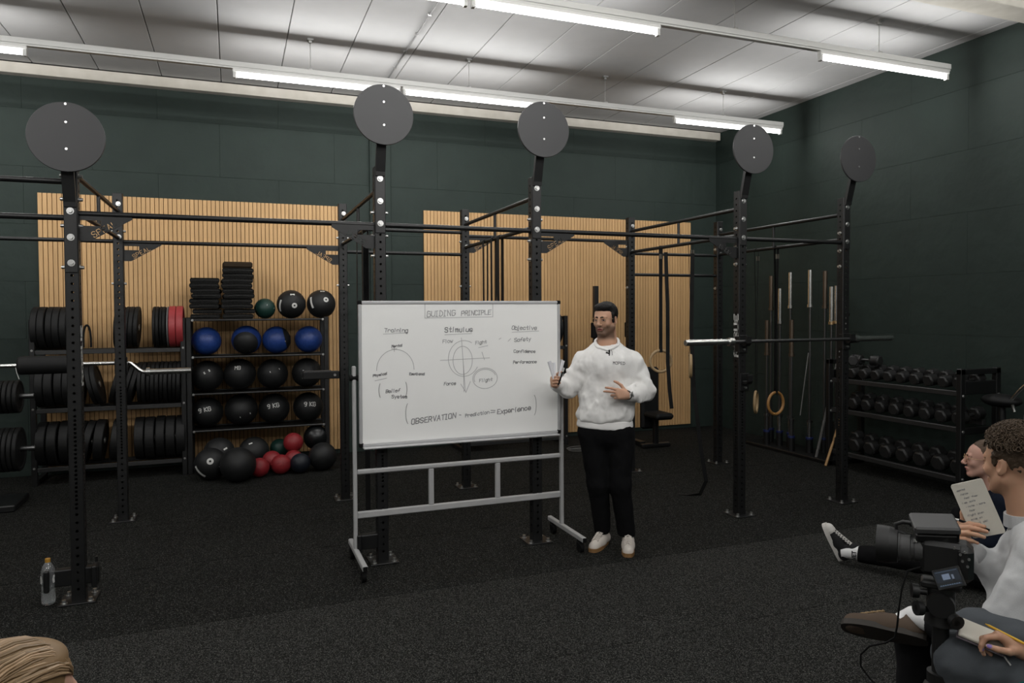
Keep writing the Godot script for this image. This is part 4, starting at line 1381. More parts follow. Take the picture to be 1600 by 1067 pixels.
	for k in 3:
		var y: float = tiers[k][0]
		put("shelf_rail", MB.new().box(Vector3(0.06, y - 0.035, 0), Vector3(0.05, 0.05, 1.53), 0.005).mesh(), M.rail_steel, t)
		put("shelf_rail", MB.new().box(Vector3(0.38, y + 0.015, 0), Vector3(0.05, 0.05, 1.53), 0.005).mesh(), M.rail_steel, t)
		var r: float = tiers[k][2]
		var src: Node3D = null
		for q in tiers[k][1]:
			var z: float = -6.17 + q * (1.40 / (tiers[k][1] - 1)) 
			var label := "black hex dumbbell on the rack's %s tier, %s from the far end" % [which[k], ORD[q]]
			var at := Vector3(6.42, y + 0.02 + r, z)
			if src == null:
				src = thing("dumbbell", label, "dumbbell", at, 0, "dumbbells on the %s tier" % which[k])
				for s in [-1.0, 1.0]:
					var b := MB.new()
					b.cyl(Vector3(s * 0.07, 0, 0), Vector3(s * 0.15, 0, 0), r, -1, 6)
					b.cyl(Vector3(s * 0.15, 0, 0), Vector3(s * 0.165, 0, 0), r, r * 0.8, 6)
					b.cyl(Vector3(s * 0.07, 0, 0), Vector3(s * 0.055, 0, 0), r, r * 0.8, 6)
					put("head", b.mesh(), M.dumbbell, src)
				bar_part(src, "grip", Vector3(-0.06, 0, 0), Vector3(0.06, 0, 0), 0.015, M.dark_chrome)
				src.rotation.z = 0.15
			else:
				another(src, "dumbbell", label, at).rotation.z = 0.15
	for s in [[0, 6.42, 1.19, -6.12], [1, 6.42, 1.20, -5.95]]:
		var d: Node3D = another(get_node("dumbbell"), "dumbbell", ["black dumbbell lying crosswise on top of the top tier at its far end", "black dumbbell lying on the top tier's row, nearer than the crosswise one"][s[0]], Vector3(s[1], s[2], s[3]), 0.7 + s[0])
		d.set_meta("group", "loose dumbbells on top of the rack")
	# exercise bike by the right edge
	t = thing("exercise_bike", "dark exercise bike with a curved steel handle by the right wall", "exercise bike", Vector3(6.45, 0, -4.25))
	put("seat", MB.new().ball(Vector3(-0.05, 0.93, -0.2), Vector3(0.13, 0.06, 0.17), 20, 12).mesh(), M.black_rubber, t)
	put("seat_post", MB.new().cyl(Vector3(-0.05, 0.3, -0.16), Vector3(-0.05, 0.9, -0.2), 0.03, -1, 14).mesh(), M.black_steel, t)
	put("frame", MB.new().box(Vector3(-0.05, 0.2, 0.1), Vector3(0.12, 0.14, 1.0), 0.03).mesh(), M.black_steel, t)
	put("body_panel", MB.new().box(Vector3(-0.05, 0.62, 0.22), Vector3(0.16, 0.5, 0.4), 0.04).mesh(), M.grey_plastic, t)
	put("handle", MB.new().tube([Vector3(-0.1, 0.85, -0.05), Vector3(-0.1, 0.95, -0.08), Vector3(-0.1, 1.05, 0.0), Vector3(-0.1, 1.13, 0.08), Vector3(-0.1, 1.24, 0.09), Vector3(-0.1, 1.32, 0.07)], 0.016, 12).mesh(), M.chrome, t)
	put("handle_grip", MB.new().cyl(Vector3(-0.1, 1.25, 0.09), Vector3(-0.1, 1.40, 0.06), 0.021, -1, 12).mesh(), M.black_rubber, t)
	put("flywheel", MB.new().cyl(Vector3(-0.1, 0.4, 0.55), Vector3(0.0, 0.4, 0.55), 0.3, -1, 36).mesh(), M.grey_plastic, t)
	for z in [-0.35, 0.6]:
		put("floor_foot", MB.new().box(Vector3(-0.05, 0.06, z), Vector3(0.45, 0.12, 0.07), 0.015).mesh(), M.black_steel, t)
	# squat stand behind the standing man
	t = thing("squat_stand", "pair of tall black square posts on feet in front of the right oak panel", "squat stand", Vector3(4.65, 0, -8.42))
	for x in [-0.24, 0.26]:
		put("post", MB.new().box(Vector3(x, 1.045, 0), Vector3(0.06, 2.06, 0.06), 0.004).mesh(), M.black_steel, t)
		put("foot", MB.new().box(Vector3(x, 0.03, 0.0), Vector3(0.08, 0.06, 0.7), 0.006).mesh(), M.black_steel, t)
		put("hook", MB.new().box(Vector3(x - 0.04, 1.5, 0.05), Vector3(0.09, 0.2, 0.07), 0.01).mesh(), M.black_matte, t)
		put("collar", MB.new().box(Vector3(x, 1.58, 0), Vector3(0.075, 0.035, 0.075), 0.005).mesh(), M.steel, t)
	put("cross_bar", MB.new().box(Vector3(0.01, 0.09, -0.25), Vector3(0.5, 0.06, 0.06), 0.005).mesh(), M.black_steel, t)
	var bench := thing("adjustable_bench", "black padded bench on a steel foot behind the standing man's left arm", "bench", Vector3(5.02, 0, -8.0))
	put("back_pad", MB.new().box(Vector3(0, 0.62, -0.1), Vector3(0.26, 0.8, 0.09), 0.03).mesh(), M.black_rubber, bench)
	put("seat_pad", MB.new().box(Vector3(0, 0.42, 0.12), Vector3(0.26, 0.08, 0.34), 0.03).mesh(), M.black_rubber, bench)
	put("column", MB.new().box(Vector3(0, 0.2, 0.05), Vector3(0.06, 0.36, 0.06), 0.005).mesh(), M.black_steel, bench)
	put("floor_foot", MB.new().box(Vector3(0, 0.03, 0.05), Vector3(0.42, 0.05, 0.07), 0.01).mesh(), M.black_steel, bench)
	# jump rope on the floor behind the whiteboard
	t = thing("jump_rope", "thin coiled jump rope on the floor right of the whiteboard, by the far rack", "jump rope", Vector3(3.98, 0.006, -8.1))
	var pts := []
	for k in 40:
		var a := TAU * k / 16.0
		pts.append(Vector3(cos(a) * (0.1 + 0.0015 * k), 0.002 + 0.0012 * k, sin(a) * (0.07 + 0.001 * k)))
	put("cord", MB.new().tube(pts, 0.004, 6).mesh(), M.pole_grey, t)
	put("grip", MB.new().cyl(Vector3(0.14, 0.006, 0.05), Vector3(0.27, 0.006, 0.12), 0.012, -1, 12).mesh(), M.black_matte, t)
	# plate tree at the left edge
	t = thing("plate_tree", "black plate storage tree at the left edge, in front of the plate rack", "plate tree", Vector3(-2.08, 0, -7.75))
	put("column", MB.new().box(Vector3(0, 0.66, 0), Vector3(0.08, 1.3, 0.08), 0.005).mesh(), M.black_steel, t)
	put("base", MB.new().box(Vector3(0, 0.03, 0), Vector3(0.5, 0.06, 0.5), 0.01).mesh(), M.black_steel, t)
	for y in [1.0, 0.52]:
		put("peg", MB.new().cyl(Vector3(-0.36, y, 0.0), Vector3(0.36, y, 0.0), 0.024, -1, 16).mesh(), M.dark_chrome, t)
	for s in [[1.0, 0.15, 0.16], [0.52, 0.2, 0.0]]:
		var pm := plate_mesh(s[1], 0.035)
		for k in 5:
			var nm := "small black plate on the %s peg of the plate tree, %s from its column" % ["upper" if s[0] > 0.9 else "lower", ORD[k]]
			var p := thing("small_plate", nm, "weight plate", Vector3(-2.08 + 0.075 + k * 0.04, s[0] - 0.003, -7.75), 0, "small plates on the plate tree")
			put("disc", pm, M.black_rubber, p)


class Tone:
	# the colour of a skin or cloth at a place on it
	func of(_p: Vector3) -> Color:
		return Color.WHITE


class Field:
	# a signed distance grid: blended capsules and ellipsoids, meshed by surface nets
	var o: Vector3
	var h: float
	var nx: int
	var ny: int
	var nz: int
	var d: PackedFloat32Array

	func _init(lo: Vector3, hi: Vector3, cell: float) -> void:
		o = lo
		h = cell
		nx = int(ceil((hi.x - lo.x) / h)) + 1
		ny = int(ceil((hi.y - lo.y) / h)) + 1
		nz = int(ceil((hi.z - lo.z) / h)) + 1
		d = PackedFloat32Array()
		d.resize(nx * ny * nz)
		d.fill(1.0)

	func span(lo: Vector3, hi: Vector3) -> Array:
		return [clampi(int((lo.x - o.x) / h), 0, nx), clampi(int((hi.x - o.x) / h) + 2, 0, nx), clampi(int((lo.y - o.y) / h), 0, ny), clampi(int((hi.y - o.y) / h) + 2, 0, ny), clampi(int((lo.z - o.z) / h), 0, nz), clampi(int((hi.z - o.z) / h) + 2, 0, nz)]

	func cap(a: Vector3, b: Vector3, ra: float, rb: float, k := 0.02) -> void:
		var m := maxf(ra, rb) + k + 2.5 * h
		var s := span(a.min(b) - Vector3.ONE * m, a.max(b) + Vector3.ONE * m)
		var ab := b - a
		var l2 := maxf(ab.length_squared(), 1e-9)
		var dr := rb - ra
		for z in range(s[4], s[5]):
			for y in range(s[2], s[3]):
				var i: int = (z * ny + y) * nx + s[0]
				var p := o + Vector3(s[0], y, z) * h - a
				for x in range(s[0], s[1]):
					var t := clampf(p.dot(ab) / l2, 0.0, 1.0)
					var v := (p - ab * t).length() - ra - dr * t
					var w := d[i]
					var q := k - absf(v - w)
					d[i] = minf(v, w) - (q * q * 0.25 / k if q > 0.0 else 0.0)
					i += 1
					p.x += h

	func ell(c: Vector3, r: Vector3, k := 0.02, basis := Basis.IDENTITY, carve := false) -> void:
		var m := maxf(r.x, maxf(r.y, r.z)) + k + 2.5 * h
		var s := span(c - Vector3.ONE * m, c + Vector3.ONE * m)
		var inv := basis.transposed()
		var step := inv * Vector3(h, 0, 0)
		var ir := Vector3.ONE / r
		for z in range(s[4], s[5]):
			for y in range(s[2], s[3]):
				var i: int = (z * ny + y) * nx + s[0]
				var p := inv * (o + Vector3(s[0], y, z) * h - c)
				for x in range(s[0], s[1]):
					var e := p * ir
					var k0 := e.length()
					var v := k0 * (k0 - 1.0) / maxf((e * ir).length(), 1e-6)
					var w := d[i]
					if carve:
						v = -v
						var q := k - absf(v - w)
						d[i] = maxf(v, w) + (q * q * 0.25 / k if q > 0.0 else 0.0)
					else:
						var q := k - absf(v - w)
						d[i] = minf(v, w) - (q * q * 0.25 / k if q > 0.0 else 0.0)
					i += 1
					p += step

	func keep(n: Vector3, at: Vector3, k := 0.004) -> void:
		# cuts away what lies on the side n points to
		for z in nz:
			for y in ny:
				var i := (z * ny + y) * nx
				var v := n.dot(o + Vector3(0, y, z) * h - at)
				for x in nx:
					var w := d[i]
					var q := k - absf(v - w)
					d[i] = maxf(v, w) + (q * q * 0.25 / k if q > 0.0 else 0.0)
					i += 1
					v += n.x * h

	func rough(f: FastNoiseLite, amp: float, scale: Vector3) -> void:
		var lim := 3.0 * h + amp
		for z in nz:
			for y in ny:
				var i := (z * ny + y) * nx
				for x in nx:
					var w := d[i]
					if w < lim and w > -lim:
						var p := (o + Vector3(x, y, z) * h) * scale
						d[i] = w + amp * f.get_noise_3dv(p)
					i += 1

	func at(p: Vector3) -> float:
		var q := (p - o) / h
		var x := clampi(int(q.x), 0, nx - 2)
		var y := clampi(int(q.y), 0, ny - 2)
		var z := clampi(int(q.z), 0, nz - 2)
		var fx := q.x - x
		var fy := q.y - y
		var fz := q.z - z
		var i := (z * ny + y) * nx + x
		var j := i + nx * ny
		var a := lerpf(lerpf(d[i], d[i + 1], fx), lerpf(d[i + nx], d[i + nx + 1], fx), fy)
		var b := lerpf(lerpf(d[j], d[j + 1], fx), lerpf(d[j + nx], d[j + nx + 1], fx), fy)
		return lerpf(a, b, fz)

	func into(b: MB, tone: Tone = null) -> void:
		var id := PackedInt32Array()
		id.resize(nx * ny * nz)
		id.fill(-1)
		var lim := 5.0 * h
		var sx := nx * ny
		var co := [0, 1, nx, nx + 1, sx, sx + 1, sx + nx, sx + nx + 1]
		var edges := [[0, 1], [2, 3], [4, 5], [6, 7], [0, 2], [1, 3], [4, 6], [5, 7], [0, 4], [1, 5], [2, 6], [3, 7]]
		for z in nz - 1:
			for y in ny - 1:
				var i := (z * ny + y) * nx - 1
				for x in nx - 1:
					i += 1
					var w := d[i]
					if w > lim or w < -lim:
						continue
					var mask := 0
					for c in 8:
						if d[i + co[c]] < 0.0:
							mask |= 1 << c
					if mask == 0 or mask == 255:
						continue
					var sum := Vector3.ZERO
					var count := 0
					for e in edges:
						var p: int = e[0]
						var q: int = e[1]
						if ((mask >> p) & 1) != ((mask >> q) & 1):
							var u := d[i + co[p]]
							var t := u / (u - d[i + co[q]])
							var g := Vector3(p & 1, (p >> 1) & 1, p >> 2)
							sum += g + (Vector3(q & 1, (q >> 1) & 1, q >> 2) - g) * t
							count += 1
					var pos := o + (Vector3(x, y, z) + sum / count) * h
					var e1 := h * 0.75
					var nn := Vector3(at(pos + Vector3(e1, 0, 0)) - at(pos - Vector3(e1, 0, 0)), at(pos + Vector3(0, e1, 0)) - at(pos - Vector3(0, e1, 0)), at(pos + Vector3(0, 0, e1)) - at(pos - Vector3(0, 0, e1)))
					if tone:
						b.tint = tone.of(pos)
					id[i] = b.vert(pos, nn, Vector2(pos.x, pos.y))
		for z in range(1, nz - 1):
			for y in range(1, ny - 1):
				var i := (z * ny + y) * nx
				for x in range(1, nx - 1):
					i += 1
					var w := d[i]
					if w > lim or w < -lim:
						continue
					var s := w < 0.0
					if s != (d[i + 1] < 0.0):
						net(b, id[i - nx - sx], id[i - sx], id[i], id[i - nx], s)
					if s != (d[i + nx] < 0.0):
						net(b, id[i - 1 - sx], id[i - 1], id[i], id[i - sx], s)
					if s != (d[i + sx] < 0.0):
						net(b, id[i - 1 - nx], id[i - nx], id[i], id[i - 1], s)

	func net(b: MB, p: int, q: int, r: int, s: int, out: bool) -> void:
		if p < 0 or q < 0 or r < 0 or s < 0:
			return
		if out:
			b.face(p, q, r)
			b.face(p, r, s)
		else:
			b.face(p, r, q)
			b.face(p, s, r)


class SkinTone:
	extends Tone
	# skin with lips, brows, eyes and, for some, a shadow of beard; hx places the head
	var hx := Transform3D()
	var base := Color(0.42, 0.24, 0.16)
	var lips := Color(0.33, 0.13, 0.10)
	var beard := 0.0
	var hair := Color(0.02, 0.015, 0.012)
	var nails := []
	var nail_color := Color(0.2, 0.15, 0.4)

	func of(p: Vector3) -> Color:
		for q in nails:
			if p.distance_to(q) < 0.0075:
				return nail_color
		var l := hx.affine_inverse() * p
		if l.length() > 0.2:
			return base
		var c := base
		for s in [-1.0, 1.0]:
			var e := l - Vector3(s * 0.031, -0.001, 0.084)
			if Vector2(e.x, e.y * 2.2).length() < 0.0125 and l.z > 0.074:
				c = Color(0.36, 0.32, 0.29)
				if Vector2(e.x, e.y).length() < 0.0062:
					c = Color(0.02, 0.012, 0.008)
			elif Vector2(e.x, (e.y - 0.004) * 1.5).length() < 0.0165 and l.z > 0.06:
				c = base.lerp(lips, 0.35)
		var m := l - Vector3(0, -0.0705, 0.096)
		if Vector2(m.x / 0.023, m.y / 0.0098).length() < 1.0 and l.z > 0.072:
			c = lips
			if absf(m.y) < 0.0022 and absf(m.x) < 0.018:
				c = Color(0.06, 0.02, 0.02)
		elif beard > 0.0 and l.z > -0.03 and l.y < -0.028:
			var k := smoothstep(-0.028, -0.06, l.y) * smoothstep(-0.16, -0.122, l.y)
			if l.y > -0.062 and absf(l.x) < 0.045 and l.z > 0.05:
				k *= 0.35 if l.y > -0.05 else 0.8
			if l.z < 0.0:
				k *= smoothstep(-0.03, 0.0, l.z)
			c = base.lerp(hair, k * beard)
		return c


class ClothTone:
	extends Tone
	var base := Color.WHITE
	func of(_p: Vector3) -> Color:
		return base


func head_shape(f: Field, x: Transform3D, jaw := 1.0) -> void:
	# skull, face and neck in head space: +z the way the face looks, +y up, x the person's left
	var b := x.basis
	f.ell(x * Vector3(0, 0.034, -0.02), Vector3(0.074, 0.085, 0.096), 0.02, b)
	f.ell(x * Vector3(0, 0.03, 0.03), Vector3(0.063, 0.06, 0.058), 0.03, b)
	f.ell(x * Vector3(0, -0.032, 0.028), Vector3(0.058, 0.076, 0.06), 0.03, b)
	for s in [-1.0, 1.0]:
		f.cap(x * Vector3(s * 0.050 * jaw, -0.055, 0.0), x * Vector3(s * 0.02, -0.101, 0.06), 0.018 * jaw, 0.015, 0.03)
		f.ell(x * Vector3(s * 0.041, -0.028, 0.06), Vector3(0.02, 0.02, 0.018), 0.022, b)
	f.ell(x * Vector3(0, -0.1, 0.069), Vector3(0.021, 0.015, 0.016), 0.02, b)
	f.cap(x * Vector3(-0.036, 0.019, 0.079), x * Vector3(0.036, 0.019, 0.079), 0.01, 0.01, 0.016)
	for s in [-1.0, 1.0]:
		f.ell(x * Vector3(s * 0.031, -0.001, 0.102), Vector3(0.017, 0.0125, 0.015), 0.01, b, true)
		f.ell(x * Vector3(s * 0.031, -0.001, 0.0775), Vector3.ONE * 0.0128, 0.003, b)
		f.cap(x * Vector3(s * 0.019, 0.0055, 0.0895), x * Vector3(s * 0.044, 0.004, 0.0825), 0.0042, 0.0042, 0.004)
		f.cap(x * Vector3(s * 0.02, -0.0085, 0.087), x * Vector3(s * 0.042, -0.008, 0.081), 0.003, 0.003, 0.005)
	f.cap(x * Vector3(0, 0.012, 0.089), x * Vector3(0, -0.03, 0.108), 0.0078, 0.0115, 0.012)
	f.ell(x * Vector3(0, -0.034, 0.1105), Vector3(0.012, 0.0105, 0.011), 0.008, b)
	for s in [-1.0, 1.0]:
		f.ell(x * Vector3(s * 0.0125, -0.037, 0.1), Vector3(0.009, 0.008, 0.011), 0.006, b)
	f.cap(x * Vector3(-0.02, -0.0665, 0.084), x * Vector3(0, -0.063, 0.0925), 0.0052, 0.0058, 0.009)
	f.cap(x * Vector3(0.02, -0.0665, 0.084), x * Vector3(0, -0.063, 0.0925), 0.0052, 0.0058, 0.009)
	f.cap(x * Vector3(-0.015, -0.077, 0.0845), x * Vector3(0.015, -0.077, 0.0845), 0.0064, 0.0064, 0.01)
	f.ell(x * Vector3(0, -0.0708, 0.098), Vector3(0.018, 0.0022, 0.011), 0.003, b, true)
	for s in [-1.0, 1.0]:
		var eb := b * Basis(Vector3.UP, s * 0.35) * Basis(Vector3.RIGHT, -0.15)
		f.ell(x * Vector3(s * 0.079, -0.006, -0.012), Vector3(0.008, 0.030, 0.0175), 0.006, eb)
		f.ell(x * Vector3(s * 0.088, -0.003, -0.006), Vector3(0.007, 0.019, 0.009), 0.005, eb, true)
		f.cap(x * Vector3(s * 0.077, -0.03, -0.002), x * Vector3(s * 0.077, -0.034, -0.003), 0.0075, 0.006, 0.004)


func hand_shape(f: Field, x: Transform3D, side: float, curls: Array, thumb: Array, spread := 0.12) -> Array:
	# x: wrist, +y towards the fingers, +z out of the palm; side +1 puts the thumb on +x. Returns the fingertips.
	var tips := []
	var rx := [0.029, 0.0105, -0.0085, -0.0265]
	var top := [0.088, 0.092, 0.087, 0.078]
	var lens := [[0.043, 0.026, 0.02], [0.047, 0.03, 0.022], [0.044, 0.028, 0.021], [0.034, 0.021, 0.018]]
	f.cap(x * Vector3(0, -0.03, 0), x * Vector3(0, 0.01, 0), 0.027, 0.027, 0.02)
	for k in 4:
		f.cap(x * Vector3(side * rx[k] * 0.55, 0.012, 0), x * Vector3(side * rx[k], top[k], 0), 0.0165, 0.0125, 0.016)
	f.ell(x * Vector3(side * 0.022, 0.035, 0.012), Vector3(0.017, 0.03, 0.014), 0.014, x.basis)
	f.ell(x * Vector3(-side * 0.02, 0.038, 0.01), Vector3(0.014, 0.032, 0.012), 0.014, x.basis)
	for k in 4:
		var p := Vector3(side * rx[k], top[k], 0)
		var a := 0.0
		var fan: float = side * (1.5 - k) * spread
		for j in 3:
			a += curls[k][j]
			var dir := Vector3(sin(fan) * cos(a), cos(fan) * cos(a), sin(a))
			var q: Vector3 = p + dir * lens[k][j]
			f.cap(x * p, x * q, 0.0098 - 0.0009 * j - (0.0012 if k == 3 else 0.0), 0.0092 - 0.0012 * j - (0.0012 if k == 3 else 0.0), 0.004)
			p = q
		tips.append(x * p)
	var p := Vector3(side * 0.028, 0.03, 0.008)
	var lt := [0.044, 0.034, 0.026]
	for j in 3:
		var dv: Vector3 = thumb[j]
		var q: Vector3 = p + Vector3(side * dv.x, dv.y, dv.z).normalized() * lt[j]
		f.cap(x * p, x * q, 0.0135 - 0.0018 * j, 0.0118 - 0.0018 * j, 0.008 if j == 0 else 0.004)
		p = q
	tips.append(x * p)
	return tips


func aim(y: Vector3, z: Vector3, at: Vector3) -> Transform3D:
	# a frame whose +y runs along y and whose +z comes nearest to z
	var yy := y.normalized()
	var zz := (z - yy * z.dot(yy)).normalized()
	return Transform3D(Basis(yy.cross(zz), yy, zz), at)


func facing(dir: Vector3, at: Vector3, tilt := 0.0, roll := 0.0) -> Transform3D:
	var z := dir.normalized()
	var x := Vector3.UP.cross(z).normalized()
	return Transform3D(Basis(x, z.cross(x), z) * Basis(Vector3.BACK, roll) * Basis(Vector3.RIGHT, tilt), at)


func around(p: Vector3, r: float, cell: float) -> Field:
	return Field.new(p - Vector3.ONE * r, p + Vector3.ONE * r, cell)


func cloth_noise(sd: int, freq := 1.0) -> FastNoiseLite:
	var n := FastNoiseLite.new()
	n.seed = sd
	n.noise_type = FastNoiseLite.TYPE_SIMPLEX_SMOOTH
	n.frequency = freq
	n.fractal_octaves = 3
	return n


func glasses(t: Node3D, x: Transform3D, mat: Material, r: float) -> void:
	var b := MB.new()
	b.xf = x
	for s in [-1.0, 1.0]:
		var pts := []
		for k in 24:
			var a := TAU * k / 24
			var c := Vector2(cos(a), sin(a))
			pts.append(Vector3(s * 0.033 + c.x * r * 1.08, -0.004 + c.y * r * 0.95, 0.108 - absf(s * 0.033 + c.x * r) * 0.18))
		b.tube(pts, 0.0013, 6, false, true)
		b.tube([Vector3(s * (0.033 + r), 0.004, 0.1), Vector3(s * 0.074, 0.006, 0.07), Vector3(s * 0.079, 0.008, 0.0), Vector3(s * 0.079, 0.0, -0.02)], 0.0014, 6)
	b.tube([Vector3(-0.012, 0.0, 0.107), Vector3(0, 0.004, 0.111), Vector3(0.012, 0.0, 0.107)], 0.0014, 6)
	put("glasses", b.mesh(), mat, t)


func eyebrows(t: Node3D, x: Transform3D, mat: Material) -> void:
	for s in [-1.0, 1.0]:
		var b := MB.new()
		b.xf = x
		b.tube([Vector3(s * 0.008, 0.0165, 0.0935), Vector3(s * 0.022, 0.0195, 0.0915), Vector3(s * 0.037, 0.0205, 0.0835), Vector3(s * 0.05, 0.014, 0.0715)], [0.0045, 0.0056, 0.005, 0.003], 8)
		put("eyebrow", b.mesh(), mat, t)


func skin_paint(called: String) -> StandardMaterial3D:
	var m := paint(called, Color(1, 1, 1), 0.5, 0.0, 0.4)
	m.vertex_color_use_as_albedo = true
	m.subsurf_scatter_enabled = true
	m.subsurf_scatter_strength = 0.12
	return m


func garment(called: String, c: Color, rough: float, sd: int, scale: float, depth := 0.5) -> StandardMaterial3D:
	var m := textured(paint(called, Color(1, 1, 1), rough, 0.0, 0.25), noise_tex(256, 0.09, 3, c * 0.92, c * 1.06, sd), scale, false)
	bumped(m, noise_tex(256, 0.2, 2, Color.BLACK, Color.WHITE, sd + 1, 2.0), scale, depth, false)
	return m


func shoe(f: Field, heel: Vector3, toe: Vector3, w: float, up := Vector3.UP, tall := 0.075) -> void:
	# upper of a low shoe from heel to toe (points on the sole's line)
	var d := (toe - heel).normalized()
	f.cap(heel + d * 0.035 + up * 0.045, heel + d * 0.15 + up * 0.045, w * 0.92, w, 0.03)
	f.cap(heel + d * 0.13 + up * 0.035, toe - d * 0.045 + up * 0.028, w, w * 0.9, 0.03)
	f.cap(heel + d * 0.045 + up * 0.05, heel + d * 0.06 + up * tall, w * 0.9, w * 0.82, 0.025)
	f.cap(heel + d * 0.11 + up * 0.06, toe - d * 0.07 + up * 0.035, w * 0.55, w * 0.55, 0.03)


func sole_mesh(heel: Vector3, toe: Vector3, w: float, up: Vector3, th: float) -> MB:
	var d := (toe - heel).normalized()
	var s := up.cross(d).normalized()
	var len := heel.distance_to(toe)
	var b := MB.new()
	b.xf = Transform3D(Basis(s, d, s.cross(d)), heel)
	var pts := PackedVector2Array()
	for k in 28:
		var a := TAU * k / 28
		var y := (0.5 + 0.5 * sin(a)) * len
		var ww := w * (0.82 + 0.22 * smoothstep(0.3, 0.75, y / len))
		pts.append(Vector2(signf(cos(a)) * pow(absf(cos(a)), 0.55) * ww, y))
	b.prism(pts, 0.0 if b.xf.basis.z.dot(up) > 0 else -th, th if b.xf.basis.z.dot(up) > 0 else 0.0)
	return b


func laces(t: Node3D, heel: Vector3, toe: Vector3, w: float, up: Vector3, mat: Material, from: float, to: float, h0: float, h1: float, rows := 5) -> void:
	var d := (toe - heel)
	var s := up.cross(d).normalized()
	var b := MB.new()
	for k in rows:
		var u := lerpf(from, to, float(k) / (rows - 1))
		var c := heel + d * u + up * lerpf(h0, h1, float(k) / (rows - 1))
		var v := heel + d * lerpf(from, to, (k + 0.8) / (rows - 1)) + up * lerpf(h0, h1, (k + 0.8) / (rows - 1))
		b.tube([c - s * w * 0.5 - up * 0.006, c + up * 0.004, v + s * w * 0.5 - up * 0.006], 0.0035, 6)
		b.tube([c + s * w * 0.5 - up * 0.006, c + up * 0.006, v - s * w * 0.5 - up * 0.006], 0.0035, 6)
	put("laces", b.mesh(), mat, t)


